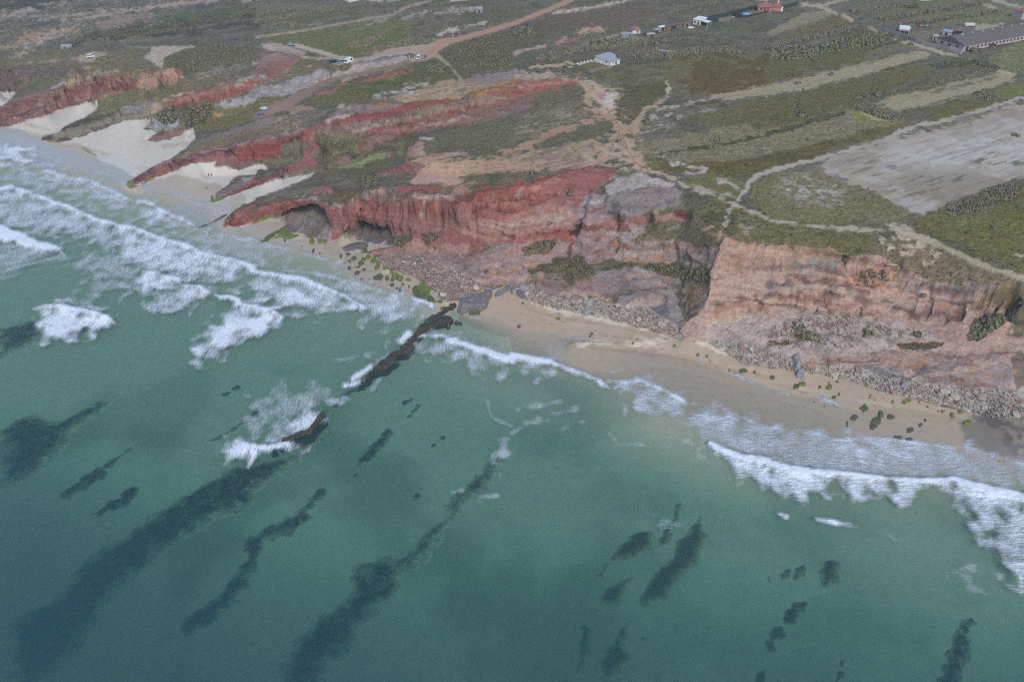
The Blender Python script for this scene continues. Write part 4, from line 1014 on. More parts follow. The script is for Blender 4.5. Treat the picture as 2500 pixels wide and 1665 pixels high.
rockp('H 1000,1150 1180,1110 1400,1080 1540,1080 1500,1200 1560,1280 1600,1340 1540,1460 1500,1480 1440,1400 1250,1250 1180,1240 960,1340 940,1300', (150, 130, 124), amp=.7)
rockp('H 950,1350 1040,1250 1130,1180 1200,1150 1400,1150 1460,1210 1440,1250 1200,1245 1120,1290 1000,1350', (172, 138, 128), r=1)
stroke('H 1010,1330 1120,1290', [12, 10], (182, 134, 90), amp=2)
rockp('H 1210,1250 1440,1250 1440,1370 1380,1360', (116, 112, 116), amp=.6)
# --- the pale buttress and the right-hand cliff
rockp('H 1520,1530 1530,1470 1600,1390 1700,1310 1790,1190 1820,1050 1850,930 1900,720 1950,610 2060,635 2150,670 2355,690; I 0,690 80,690 230,690 420,705 560,735 700,800 830,795 1010,780 1080,810 1200,870 1480,1010 1700,1040 1900,1110 2000,1200 2210,1300 2355,1250 2355,1567 0,1567; M 0,0 2355,0 2355,400 2250,450 1500,410 1300,330 330,230 0,100; L 2355,100 1900,40 1700,0 600,30', (192, 146, 126), r=1, amp=.3)
spots('H 1850,900 1960,620 2355,700; I 500,740 700,840 600,930 0,950; H 2000,940', (186, 140, 120), f='k', thr=-.2, op=.7)
spots('H 2000,780 2200,780 2200,930 1950,930', (196, 160, 120), f='f3', thr=.3, op=.8)
stroke('I 220,720 420,740 620,770', [14, 16, 10], (182, 140, 112), amp=3)
rockp('I 170,850 240,830 440,800 640,830 700,900 560,920 330,960 240,970', (140, 128, 118), amp=.9)
spots('I 200,850 700,830 600,950 250,960', (88, 84, 70), f='f1', thr=.4, op=.85)
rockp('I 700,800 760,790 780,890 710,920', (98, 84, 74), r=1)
stroke('H 1850,1000 2000,960 2200,940 2355,910; I 100,900', [4, 6, 5, 5, 4], (146, 104, 96), amp=1.5)
stroke('I 0,1040 200,1000 480,950 760,1000 900,1060 1200,1030', [10, 10, 9, 8, 8, 7], (176, 128, 114), amp=3)
stroke('I 0,1080 200,1060 480,1030', [8, 9, 8], (136, 122, 124), amp=3)
stroke('I 200,1170 380,1140 560,1150', [7, 9, 6], (140, 92, 80), amp=2); stroke('I 180,1150 320,1110 480,1120', [7, 8, 6], (184, 146, 116), amp=2)
stroke('I 560,1140 760,1120 980,1140', [10, 12, 10], (128, 122, 122), amp=3)
green('I 740,1000 780,960 900,910 1150,900 1200,920 1160,1010 1050,1040 880,1070 760,1050', (88, 84, 66), r=1)
stroke('I 980,880 1190,900', [6, 6], (180, 138, 118), amp=1.5)
rockp('I 1180,1030 1200,900 1300,960 1420,1000 1480,1020 1480,1150 1300,1120', (156, 128, 124), amp=.8)
rockp('I 1480,1020 1700,1050 1920,1000 2100,1080 1900,1190 1880,1290 1750,1320 1500,1290', (156, 132, 124), amp=.8)
spots('I 1480,1020 2100,1040 1900,1200 1500,1250', (108, 102, 88), f='k', thr=.1, op=.7)
spots('I 1900,980 2140,1050 2100,1120 1900,1100', (186, 174, 168), f='f3', thr=.4, op=.8)
green('I 1920,1160 2100,1080 2355,1100 2355,1180 2240,1280 2120,1240 2000,1210', (100, 94, 78), r=1)
rockp('I 1880,1300 1900,1210 2000,1210 2120,1240 2210,1300 2160,1310 2000,1300', (176, 132, 112), r=1)
rockp('I 1740,1320 1860,1240 1900,1330 1860,1400 1780,1400', (176, 148, 142), amp=.7)
rockp('I 1370,1260 1500,1290 1740,1320 1740,1400 1560,1420 1400,1400', (170, 134, 122), r=1)
green('I 1860,1450 1900,1350 2000,1320 2200,1310 2180,1400 2050,1480 1950,1567 1830,1567', (86, 86, 76), r=2)
rockp('I 2240,1290 2300,1180 2355,1160 2355,1567 2300,1567', (122, 104, 86), r=2)
spots('I 2240,1290 2300,1180 2355,1160 2355,1567 2250,1567', (88, 84, 64), f='f3', thr=.1, op=.8)
rockp('M 2240,150 2355,60 2355,420 2280,470', (128, 104, 90), r=2)
stroke('I 1630,1400 1740,1380', [8, 10], (142, 92, 80), amp=2)
# talus at its foot
rockp('H 1760,1480 1850,1400 2000,1380 2200,1340 2355,1310; I 0,1390 150,1270 330,1290 480,1230 600,1290 860,1340 1100,1330 1350,1440 1500,1480 1560,1567 0,1567; M 0,0 1150,0 1150,90 700,130 340,200 0,100; L 2355,100 1950,40 1800,0', (190, 160, 146), amp=.8)
spots('I 0,1400 400,1300 1400,1450 1400,1567; M 800,60 0,60', (212, 186, 170), f='f3', thr=.2, op=.8)
spots('I 0,1400 860,1330 1400,1450 1400,1567 0,1567; M 1000,40 0,40', (150, 112, 102), f='k', thr=.5, soft=.5, op=.7)
spots('I 0,1480 600,1480 1000,1460 1400,1500 1400,1567 0,1567; M 1400,30 900,60 0,40', (96, 94, 78), f='f3', thr=.5, op=.75)
green('I 210,1440 250,1400 300,1410 340,1480 460,1500 520,1567 280,1567', (78, 80, 52), r=1, amp=.6); green('I 880,1500 940,1470 960,1510 890,1530', (76, 82, 50), r=1)
green('I 1340,1500 1400,1500 1390,1530', (94, 86, 56), r=1); green('M 0,0 250,0 180,40 0,30', (86, 84, 58), r=1); green('M 1180,30 1500,0 1640,20 1500,80 1200,70', (84, 80, 64), r=1)
rockp('M 330,230 350,200 700,145 1170,82 1480,95 1900,80 2150,100 2140,190 1900,180 1700,170 1400,230 1050,180 830,205 650,245', (170, 132, 122), r=1)
stroke('M 370,225 560,225 640,235', [5, 6, 5], (112, 98, 96)); stroke('M 840,200 1020,180', [4, 6], (92, 70, 68))
stroke('M 1500,110 1800,150 1930,200', [6, 9, 6], (160, 104, 88), amp=2)
rockp('M 820,240 1040,190 1380,240 1700,180 1920,210 1700,260 1330,330 1000,310', (140, 122, 122), amp=.7)
rockp('M 1350,330 1500,295 1800,290 2140,200 2250,230 2240,440 1850,425 1500,410 1400,390', (158, 132, 126), amp=.6)
stroke('M 1610,330 1800,370', [12, 14], (150, 102, 92), amp=2)
# rubble aprons (the boulders themselves are built on top)
RB = dict(r=1, amp=.5, face=1.0)
rockp('G 1090,800 1200,770 1500,765 1650,830 1900,960 2100,1060 2200,1100 2150,1140 1950,1190 1800,1220 1700,1190 1640,1080 1480,980 1200,900', (172, 148, 136), **RB)
spots('G 1400,860 1650,860 1950,990 2150,1090 1900,1160 1500,960', (206, 188, 176), f='f1', thr=.0, op=.8)
spots('G 1090,800 1500,770 1560,900 1400,960 1200,900', (134, 112, 108), f='f1', thr=0, op=.8)
rockp('G 2180,1100 2355,1040; H 0,1075 170,1100 500,1190 700,1160 1000,1250 1200,1245 1250,1250 1440,1400 1520,1540 1200,1450 900,1370 640,1330 400,1280 200,1222 0,1150; G 2200,1130', (196, 178, 164), **RB)
rockp('L 1800,0 2000,-10 2355,60; M 0,90 330,210 650,245 820,240 1000,310 1330,340 1400,390 1850,425 2250,445 2355,420 2355,700 2100,700 1950,690 1800,640 1500,560 1180,520 960,440 600,330 180,275 0,258; L 2355,240 2180,230 1950,100', (192, 172, 160), **RB)
spots('M 1480,440 2240,460 2260,520 2000,600 1600,540', (188, 180, 168), f='f3', thr=-.3, op=.8)
rockp('M 1950,650 2100,600 2355,560 2355,1080 2200,960 2000,860', (138, 120, 112), **RB)
# --- sand
SD = (212, 203, 194)
sand('A -20,850 150,843 90,920 0,1000', SD)
sand('A 40,1178 300,1102 440,1052 640,987 780,952 912,935 890,1010 780,1085 600,1160 555,1200 545,1218 410,1250 250,1200', SD)
sand('A 480,1322 560,1312 750,1262 1000,1172 1130,1117 1250,1107 1388,1092 1370,1150 1300,1195 1400,1200 1440,1225 1400,1265 1335,1302 1450,1305 1560,1284 1650,1252 1720,1190 1785,1190 1800,1275 1700,1372 1620,1432 1540,1490 1375,1567; E 1400,0 1180,70 950,10; A 900,1440 760,1350', SD)
spots('A 1640,1260 1760,1200 1780,1260 1640,1350', (150, 140, 134), f='f1', thr=.6, soft=.3, op=.8)
stroke('A 1500,1350 1720,1320', [8, 6], (196, 172, 158), soft=3)
sand('A 1380,1567 1600,1540 1760,1505 1990,1482 2000,1490 1950,1530 2060,1530 2200,1567; B 0,1515 80,1515 115,1560 0,1567; E 2355,50 2180,50 2000,220 1200,140 1300,110', SD)
sand('E 1900,330 1960,285 2110,240 2355,150; G 0,150 160,100 420,48 570,16 500,60 200,190 0,255; E 2300,300 2110,395', SD)
spots('G 0,220 200,100 420,60 380,110 150,200', (196, 186, 180), f='s', thr=.3, op=.6)
WS = (181, 168, 155)
def wet(spec, c=WS, r=5, **k): sand(spec, c, r=r, amp=.2, **k)
wet('A -40,1150 40,1178 200,1200 420,1310 480,1330 900,1460 1150,1567; E 1250,70 1180,160 850,40 0,-120; A -40,1250', (176, 170, 166))
stroke('A 240,1140 450,1200', [8, 4], (190, 172, 150), soft=3); stroke('A 500,1330 700,1340 1000,1430', [10, 7, 3], (186, 168, 146), soft=4)
wet('E 1180,160 1270,135 1420,85 1650,40 1900,110 2050,130 2100,180 1980,240 1930,285 1950,300 2000,330 1700,260', (186, 170, 158))
wet('E 1950,290 2040,275 2110,245 2250,200 2300,260 2100,400 2050,520 1800,520 1500,300', (188, 176, 164))
wet('E 2040,400 2055,525 2160,522 2300,502; G 0,480 150,445 300,420 360,430 250,520 160,590 250,640 520,640 690,660 760,615 850,590 1000,540 1150,560 1240,600 1180,660 1000,670 800,710 760,750 900,745 1060,770 1090,800 1200,900 1450,980 1600,1080 1700,1190 1800,1225 1840,1250 1640,1300 1400,1180 1000,1040 600,800 0,640; E 1800,560', (182, 166, 148), r=2)
sand('G 830,610 900,600 1000,640 1000,680 880,690', (190, 172, 150)); sand('G 1150,950 1180,890 1250,930 1220,950', (206, 186, 166))
sand('G 1640,1220 1850,1200 1850,1250 1720,1290 1650,1300', (196, 176, 158))
sand('G 1850,1280 2000,1280 2100,1240 2190,1130 2355,1080; H 0,1150 200,1222 400,1280 640,1330 900,1372 1200,1460 1520,1545; L 620,30 700,5 1800,0 1950,100 2180,235 2355,242; M 0,258 180,275 600,332 960,440 1180,522 1500,577 1800,650 1960,700 2000,860 2355,1000 2355,1200 0,800; L 2355,700 1200,360 600,200 0,100; H 0,1567; G 2355,1500 1900,1400', (192, 168, 146), r=2)
wet('G 1860,1300 2100,1330 2355,1400; H 0,1480 450,1500 900,1567; L 700,0 1100,60 1300,110 1700,200 2000,300 2300,400; M 0,430 560,550 760,650 1000,600 1400,640 1900,720 2000,860 2355,1000 2355,1300 0,1100; L 2355,1000 1200,500 600,300 0,200; G 2355,1567 1860,1400', (178, 160, 138), r=6)
spots('G 2000,1260 2200,1150; H 200,1230 600,1340 300,1420; G 2200,1400', (196, 160, 128), f='f25', thr=-.3, op=.6)
stroke('H 190,1225 420,1290 700,1340 1000,1410 1250,1475 1500,1545; L 600,30 720,10', [8, 12, 8, 10, 8, 12, 8, 8], (214, 198, 180), amp=2)
stroke('L 1700,10 1850,60 2000,130', [8, 14, 6], (214, 200, 184), amp=2)
stroke('M 480,280 620,300 700,310', [8, 10, 6], (208, 194, 172), amp=1.5)
stroke('L 1250,80 1500,150 1800,210 2100,270 2355,330', [6, 12, 14, 12, 8], (188, 152, 120), soft=5, op=.8)
wet('M 1700,720 1960,700 2355,560 2355,1120 1850,985', (138, 126, 118), r=14)
spots('M 1900,680 2355,580 2355,1080 2000,880', (90, 84, 88), f='f3', thr=.3, op=.7)
# dark wrack and weed stains on the wet sand (flat)
stroke('H 1500,1420 1540,1567', 4, (200, 186, 168), amp=1)
# --- shelves of rock on the beach
rockp('G 190,440 260,405 400,352 500,328 560,335 610,375 650,430 660,520 655,640 540,596 330,515', (134, 108, 96), r=1)
rockp('G 260,560 300,500 380,420 500,350 620,390 655,430 650,560 640,600 520,590 400,570 330,575', (122, 104, 100), amp=.5)
rockp('G 300,420 420,350 520,330 620,380 600,420 480,400 360,430', (120, 106, 98), amp=.9)
stroke('G 380,480 450,450 550,420', [10, 14, 6], (180, 164, 146), amp=2)
rockp('G 560,655 580,600 650,540 680,560 685,655 640,660', (160, 138, 134), r=1)
rockp('G 780,745 850,690 960,670 1000,665 1160,640 1230,600 1260,640 1190,680 1040,690 900,750 1000,770 880,750', (124, 104, 112), amp=.5)
paint('G 1030,660 1180,645 1200,690 1300,690 1050,745 1000,700', (186, 176, 168), r=2, amp=.6, f='f3')
rockp('G 1050,770 1060,740 1200,710 1400,690 1420,730 1350,775 1200,775', (166, 112, 102), r=1)
rockp('G 800,600 900,545 1000,505 1100,510 1240,585 1200,620 1100,600 960,595 860,612', (98, 84, 82), r=1, amp=.6)  # mauve rock inside the smaller cave, darkened to paint in its shade


# --- the two long fins and the little one, standing on the sand
rockp('E 1165,152 1200,95 1300,40; A 1380,1555 1500,1495 1700,1430 2050,1360 2170,1335; B 0,1288 300,1238 500,1172 640,1108 670,1150 560,1200 540,1300 600,1370 560,1390 420,1290 360,1262 250,1310 200,1380 290,1390 180,1452 0,1475; A 2200,1540 1990,1520 2000,1490 1900,1490 1760,1505 1620,1567; E 1420,77 1270,132', (148, 84, 78), r=1, amp=.3)
paint('B 0,1330 200,1310 480,1225 500,1240 300,1300 180,1380 280,1400 170,1450 0,1470; A 2200,1480 2180,1400', (162, 84, 76), r=2)
stroke('A 1420,1530 1700,1432 2050,1362 2170,1337; B 0,1290 280,1242 480,1182', [3, 3, 3, 3, 3, 4, 5], (184, 148, 138), amp=.8)
stroke('E 1195,115 1300,60 1500,-20; A 1650,1500 1980,1400', [7, 8, 7, 6, 5], (118, 84, 82), amp=1)
stroke('A 2050,1430 2110,1385 2160,1400 2170,1440', [6, 8, 8, 5], (96, 62, 60), amp=.6)  # dark arch: the small cave's shade painted into the rock colour
stroke('B 215,1340 280,1300 380,1272', [3, 4, 3], (104, 56, 54), amp=.5)  # dark line: shade of another cave arch put into the colour
stroke('B 490,1270 520,1230', [8, 12], (182, 122, 92), amp=1)
rockp('A 2010,1490 2040,1430 2110,1400 2160,1430 2190,1500 2100,1530', (146, 92, 82), r=1)
rockp('E 1978,238 2008,197 2200,80 2355,48; G 0,80 200,35; B 230,1545 400,1500 440,1440 425,1385 460,1370 590,1368 590,1400 500,1430 560,1480 590,1535 500,1545; G 200,62 0,142; E 2355,152 2110,240 2040,264', (150, 86, 80), r=1, amp=.3)
paint('E 1985,236 2010,198 2200,92 2290,70 2270,120 2150,190 2060,235', (142, 120, 120), r=1)
paint('E 2210,85 2260,62 2340,58 2330,85 2260,110', (178, 172, 172), r=1)
stroke('E 2060,250 2355,125', [3, 5], (112, 70, 68), amp=.6)
rockp('A 1335,1302 1400,1265 1500,1235 1700,1165 1780,1178 1650,1252 1560,1285 1450,1306', (142, 98, 88), r=1)

# --- the beds of the cliffs, one above the other
PALE = 1
def resample(p, n):
    L = np.r_[0, np.cumsum(np.hypot(*np.diff(p, axis=0).T))]; t = np.linspace(0, L[-1], n)
    return np.stack([np.interp(t, L, p[:, 0]), np.interp(t, L, p[:, 1])], 1)
_rb = np.random.default_rng(77)
def beds(top, bot, n, cols, wide=(3, 8), op=.6):
    a, b = resample(T(top), 22), resample(T(bot), 22)
    for i in range(n):
        t = (i + _rb.uniform(.1, .9)) / n
        j0 = int(_rb.integers(0, 12)); j1 = int(_rb.integers(j0 + 7, 23))
        wob = np.interp(np.arange(22), np.linspace(0, 21, 7), _rb.uniform(-.35, .35, 7)) / n
        q = a + (b - a) * np.clip(t + wob, 0, 1)[:, None]
        spec = 'P ' + ' '.join('%.1f,%.1f' % tuple(v) for v in q[j0:j1])
        stroke(spec, _rb.uniform(wide[0], wide[1], 5), cols[int(_rb.integers(len(cols)))], amp=2.0, op=op * _rb.uniform(.7, 1.2), soft=1.6)
PINKS = [(220, 180, 160), (158, 108, 98), (194, 128, 106), (156, 132, 126), (210, 156, 122), (132, 94, 86), (216, 190, 174), (204, 140, 108)]
REDS = [(190, 116, 98), (124, 66, 62), (208, 158, 142), (146, 80, 72), (182, 100, 80), (214, 178, 162)]
beds('H 1950,640 2355,720; I 420,760 830,830 1010,860 1250,950 1480,1060 1900,1180', 'H 1560,1540 1900,1380 2300,1310; I 150,1260 860,1330 1350,1430 1860,1400', 46, PINKS, (3, 9), .62)
beds('M 340,200 700,150 1170,88 1900,90 2300,60', 'M 330,235 650,245 830,210 1330,320 1850,300 2240,300', 12, PINKS, (3, 7))
beds('M 1340,340 1800,295 2250,240', 'M 1350,390 1850,425 2250,440', 9, PINKS, (3, 7))
beds('G 680,345 1000,285 1500,265 1960,235', 'G 690,480 1000,430 1330,400 1800,395', 14, REDS, (2, 5), .6)
beds('G 1960,240 2355,180; H 300,100 620,0', 'G 1900,360 2355,390; H 300,270 560,190', 12, REDS, (2, 6), .55)
beds('G 1800,430 2355,390; H 300,280 560,220', 'G 1900,600 2355,660; H 400,620 580,580', 16, PINKS + REDS, (3, 8))
beds('G 1500,770 2000,780 2355,670; H 300,640', 'G 1900,960 2100,1060 2355,1030; H 450,960', 12, PINKS, (3, 8), .5)
beds('H 970,710 1250,660 1500,655 1850,725', 'H 970,830 1250,850 1500,845 1780,910', 12, PINKS, (3, 7))
beds('H 1000,900 1250,905 1540,1025', 'H 1000,1110 1180,1110 1400,1080 1540,1080', 9, PINKS, (3, 7), .5)
beds('H 200,1020 700,1020 1000,1110', 'H 300,1130 700,1170 1000,1230', 7, PINKS + REDS, (3, 7), .6)
beds('B 950,1290 1250,1145 1500,1080 2355,890', 'B 960,1400 1280,1270 1800,1165 2355,1060', 12, REDS + [(112, 100, 86)], (2, 6))
beds('B 560,1190 1000,1110 1800,960', 'B 860,1240 1060,1190 1800,1005', 8, REDS + [(112, 100, 86), (170, 150, 136)], (2, 5))
beds('A 0,1010 330,860 600,810', 'A 0,1160 300,1100 640,985', 8, REDS, (2, 6), .5)
beds('A 620,790 1100,700 1260,745', 'A 640,980 920,930 1250,815', 9, REDS, (2, 5), .5)
beds('A 1510,940 1960,815 2355,690', 'A 1500,1000 1980,925 2355,830', 8, REDS + [(188, 150, 124)], (2, 5), .5)
beds('C 0,760 200,750 580,735', 'C 0,900 250,830 590,780', 6, REDS, (2, 6), .5)

# the floors of the two caves
rockp('G 800,618 900,555 1000,515 1100,515 1240,588 1220,655 1100,668 980,655 850,626', (112, 96, 92), r=1, amp=.6)  # smaller cave: mauve rock with the shade under its roof painted in
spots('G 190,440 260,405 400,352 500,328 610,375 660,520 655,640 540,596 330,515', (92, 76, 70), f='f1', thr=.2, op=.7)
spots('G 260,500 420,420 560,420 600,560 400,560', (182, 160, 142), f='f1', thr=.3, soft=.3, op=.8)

beds('H 860,260 1000,200 1240,165 1500,140', 'H 950,410 1090,425 1230,390 1560,330', 12, [(176, 146, 140), (150, 128, 128), (190, 176, 176), (128, 108, 106), (186, 150, 130)], (2, 6), .6)
beds('H 600,300 760,205 830,235', 'H 580,480 780,460 930,460', 9, [(168, 164, 170), (150, 112, 106), (190, 180, 182), (132, 104, 102)], (3, 8), .6)
beds('H 640,580 830,570 940,570', 'H 560,820 700,850 950,800', 10, PINKS + REDS, (3, 7), .6)
beds('I 1480,1020 1900,1110 2100,1090', 'I 1490,1290 1750,1320 1900,1200', 10, PINKS, (3, 8), .6)
beds('I 0,1000 480,950 900,1060 1370,1250', 'I 0,1060 480,1030 900,1130 1400,1390', 10, [(190, 122, 100), (128, 90, 84), (206, 172, 150)], (3, 8), .7)
spots('H 1850,760 1960,630 2355,700; I 420,740 700,820; H 2100,900 1950,930', (206, 150, 112), f='f3', thr=.5, soft=.6, op=.6)

# wrack lines, runnels and small dark bits on the sand
for i, a_ in enumerate(('H 20,1230 250,1320 600,1390 1000,1450 1500,1567', 'H 150,1300 500,1400 900,1450 1400,1550', 'L 700,60 1200,120 1700,180 2100,300 2355,350', 'L 900,40 1400,110 1900,220 2355,300', 'M 0,380 300,470 560,520 800,570', 'M 300,440 700,540 1200,600 1700,680', 'H 300,1450 700,1500 1200,1567')):
    stroke(a_, [1.5, 3, 2, 3, 1.5], ((160, 132, 108), (202, 184, 164))[i % 2], amp=1.4, soft=1.5, op=.6)
spots('G 2100,1250 2355,1150; H 200,1230 640,1340 1500,1560; L 600,30 1700,30 2355,260; M 600,340 1500,590 1950,700 1900,900 800,700 0,400; L 1600,200; H 0,1400', (112, 98, 84), f='f1', thr=2.0, soft=.3, op=.7)
spots('G 650,700 900,780 1500,1150 1640,1240 1300,1150 900,950', (104, 98, 86), f='f1', thr=1.2, soft=.4, op=.7)

spots('B 1000,920 1500,820 1900,740 2355,690; C 400,690 450,720 0,745; B 1820,920 1340,965', (112, 106, 88), f='f1', thr=.6, soft=.4, op=.75)
spots('B 1360,1470 2355,1480; C 700,1480 960,1440 700,1567; G 2355,0 1900,60 1480,100; G 1400,130 1700,30 1880,160', (118, 106, 88), f='f1', thr=.9, soft=.4, op=.75)
spots('G 1400,130 1490,20 1700,30 1900,80 1880,160 1700,130; B 1360,1470 1900,1490 2000,1567', (206, 166, 142), f='f3', thr=.3, soft=.6, op=.7)
# ------------------------------------------------------------------ the land as one continuous sheet, split by what it is
def axis(*segs):
    out = [np.arange(a, b, s) for a, b, s in segs]
    return np.concatenate(out + [[segs[-1][1]]])

GU = axis((-1400, -480, 40), (-480, -40, 6), (-40, 2540, 2.35), (2540, 3000, 5), (3000, 3900, 40))
GV = axis((-500, -140, 20), (-140, 120, 2.3), (120, 1110, 1.6), (1110, 1400, 6), (1400, 1800, 10), (1800, 2600, 60))
uu, vv = np.meshgrid(GU, GV)
TX, TY = unproject(uu, vv, ZREF)
TZ = height(TX, TY)
NR, NC = TX.shape

def grid_normals(X, Y, Z):
    P = np.stack([X, Y, Z], -1)
    du = np.empty_like(P); dv = np.empty_like(P)
    du[:, 1:-1] = P[:, 2:] - P[:, :-2]; du[:, 0] = P[:, 1] - P[:, 0]; du[:, -1] = P[:, -1] - P[:, -2]
    dv[1:-1] = P[2:] - P[:-2]; dv[0] = P[1] - P[0]; dv[-1] = P[-1] - P[-2]
    n = np.cross(dv, du)
    n /= np.linalg.norm(n, axis=-1, keepdims=True) + 1e-9
    return np.where(n[..., 2:3] < -1e-4, n, n) if n[NR // 2, NC // 2, 2] > 0 else -n

def canvas_xy(u, v): return (fold(u) - CU0) / CS, (v - CV0) / CS

PU, PV, PD = project(TX, TY, TZ)
# uneven edges between the kinds of ground
wf = bil(WARP, *canvas_xy(PU, PV)).astype(np.float32)
WU = PU + wf * (perlin(TX / 4.1, TY / 4.1, 21) + .6 * vnoise3(TX / 1.7, TY / 1.7, TZ / 1.7, 3)) * 1.5
WV = PV + wf * (perlin(TX / 4.1, TY / 4.1, 31) + .6 * vnoise3(TX / 1.7, TY / 1.7, TZ / 1.7, 9)) * .9
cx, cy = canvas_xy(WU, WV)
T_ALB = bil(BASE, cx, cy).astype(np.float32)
T_ROCK = bil(ROCK, cx, cy).astype(np.float32)
T_VEG = bil(VEG, cx, cy).astype(np.float32)
ci = np.clip(np.round(cx).astype(int), 0, CW - 1); cj = np.clip(np.round(cy).astype(int), 0, CH - 1)
T_CLS = CLS[cj, ci]

# grooves and ribs in the cliffs (metres, inward negative)
GRV = np.zeros((CH, CW), np.float32)
def groove(spec, width, depth, soft=3):
    sl, d = stroke_mask(T(spec), width)
    GRV[sl] += -depth * sstep(-soft - 1, soft + 3, d)
groove('H 700,180 650,420 600,520 575,620 540,760 530,840', [14, 18, 24, 26, 16, 8], 2.4, 6)
groove('H 830,240 930,420 975,540 955,640 950,800', [14, 18, 24, 12, 8], 1.9, 6)
groove('H 1262,385 1270,515', [12, 14], 2.6)
groove('H 1560,400 1600,430', [14, 18], 2.0)
groove('H 390,230 400,400', [6, 8], 1.8); groove('G 2000,330 2010,560', [6, 8], 1.4)
groove('G 1700,262 1715,380', [5, 5], 1.2); groove('G 1425,620 1420,740', [6, 6], 1.8); groove('G 1545,620 1560,750', [8, 10], 1.6)
groove('G 980,290 940,420', [5, 5], .8); groove('G 760,350 765,460', [5, 6], .8)
groove('H 880,720 890,840', [6, 8], 1.2); groove('H 1370,680 1380,830', [10, 8], 2.0); groove('H 1490,680 1500,800', [8, 6], 1.6); groove('H 1600,700 1620,860', [8, 8], 1.6); groove('H 1760,720 1780,900', [10, 8], 1.6)
groove('I 690,810 720,900', [18, 22], 3.5); groove('I 200,730 220,780', [8, 8], 1.4); groove('I 430,740 420,800', [8, 8], 1.4)
groove('I 480,1240 420,1310', [12, 18], 2.4); groove('I 860,1250 830,1330', [8, 14], 2.2); groove('I 960,1080 980,1170', [14, 14], 2.0)
groove('I 1480,1030 1490,1200 1480,1290', [10, 12, 8], 2.5); groove('I 1750,1330 1850,1250', [12, 10], 2.0)
groove('A 600,840 620,960', [6, 6], 3.0)
groove('B 1000,1120 1010,1150', [5, 6], 1.5); groove('B 750,1140 760,1200', [8, 10], 1.5)
groove('H 1700,720 1620,930 1560,1030', [0, 0, 0], 0)
# ribs
groove('H 760,200 700,360 690,480', [12, 24, 20], -2.0); groove('H 1080,440 1100,540', [10, 12], -1.6); groove('G 1880,370 1890,470', [18, 22], -1.6)
groove('I 540,1260 530,1310', [10, 12], -1.6); groove('I 880,1270 885,1330', [8, 10], -1.4)
groove('H 1990,640 1900,800 1860,1000 1800,1200', [10, 14, 14, 14], -1.0)
T_GRV = bil(GRV, *canvas_xy(PU, PV)).astype(np.float32)

SMO = np.zeros((CH, CW), np.float32)
for spec, k in (('G 0,330 680,330 1960,230 2355,160; H 650,0 600,150 300,280 0,370; G 1800,420 680,485 0,485', .85), ('H 1900,720 1960,610 2355,690; I 420,705 830,800 700,900 0,960; H 1880,940', .6)):
    sl, m = poly_mask(T(spec), 30); SMO[sl] = np.maximum(SMO[sl], _blur(m, 6) * k)
T_SMO = 1 - bil(SMO, *canvas_xy(PU, PV))
N0 = grid_normals(TX, TY, TZ)
hx, hy = N0[..., 0], N0[..., 1]
hl = np.hypot(hx, hy) + 1e-6
steep = sstep(.35, .8, hl)
hx, hy = hx / hl, hy / hl
# run of the cliff as a coordinate, for gullies that run straight down the face
flute = 1.3 * vnoise3(TX / 7.0, TY / 7.0, TZ / 60.0, 1) + .8 * vnoise3(TX / 3.1, TY / 3.1, TZ / 30.0, 2) + .45 * vnoise3(TX / 1.4, TY / 1.4, TZ / 14.0, 4)
gul = vnoise3(TX / 5.5, TY / 5.5, TZ / 45.0, 12); gul2 = vnoise3(TX / 2.6, TY / 2.6, TZ / 22.0, 13)
gully = -1.0 * np.clip(1 - np.abs(gul) * 5, 0, 1) - .7 * np.clip(1 - np.abs(gul2) * 4, 0, 1)
dip = TZ + .10 * (TX * FC + TY * FS)           # the beds dip gently along the coast
ledge = vnoise3(TX / 60.0, TY / 60.0, dip / 2.6, 5) + .6 * vnoise3(TX / 30.0, TY / 30.0, dip / 1.1, 6)
lump = vnoise3(TX / 2.4, TY / 2.4, TZ / 2.4, 7) + .5 * vnoise3(TX / 1.1, TY / 1.1, TZ / 1.1, 8)
disp = T_ROCK * steep * (T_SMO * (.75 * gully * (.35 + .65 * sstep(24, 14, TZ)) + .38 * flute) + 1.35 * ledge + .40 * lump) + T_GRV * sstep(.15, .5, hl)
inland = T_ROCK * (1 - steep) * .45 * lump
tuft = T_VEG * (.30 * fbm(TX / 6.0, TY / 6.0, 3, 41) + .32 * fbm(TX / 1.7, TY / 1.7, 2, 42)) * sstep(1.5, 3, TZ)
TX = TX + hx * disp; TY = TY + hy * disp
TZ = TZ + inland + tuft + .5 * T_GRV * (1 - steep) * sstep(.15, .5, hl)
beachy = (T_CLS == BEACH)
TZ = TZ + beachy * (.06 * fbm(TX / 12, TY / 12, 2, 43)) * sstep(.3, 1.0, TZ)

# the two sea caves: the lower part of the face is pushed in under the roof
def cave(spec, depth, ax=.05, soft=4):
    global TX, TY
    sl, m = poly_mask(T(spec), 20)
    m = _blur(m, 2)
    C = np.zeros((CH, CW), np.float32); C[sl] = m
    k = bil(C, *canvas_xy(PU, PV)) * sstep(.2, .5, hl)
    k = sstep(.35, .75, k)
    k = k * np.clip((TZ - .8) / 11.0, 0, 1)
    TX = TX + k * depth * ax; TY = TY + k * depth
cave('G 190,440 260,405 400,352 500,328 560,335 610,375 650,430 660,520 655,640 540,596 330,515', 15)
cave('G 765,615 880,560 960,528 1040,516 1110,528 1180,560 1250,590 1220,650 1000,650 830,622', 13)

TN = grid_normals(TX, TY, TZ)
PU, PV, PD = project(TX, TY, TZ)

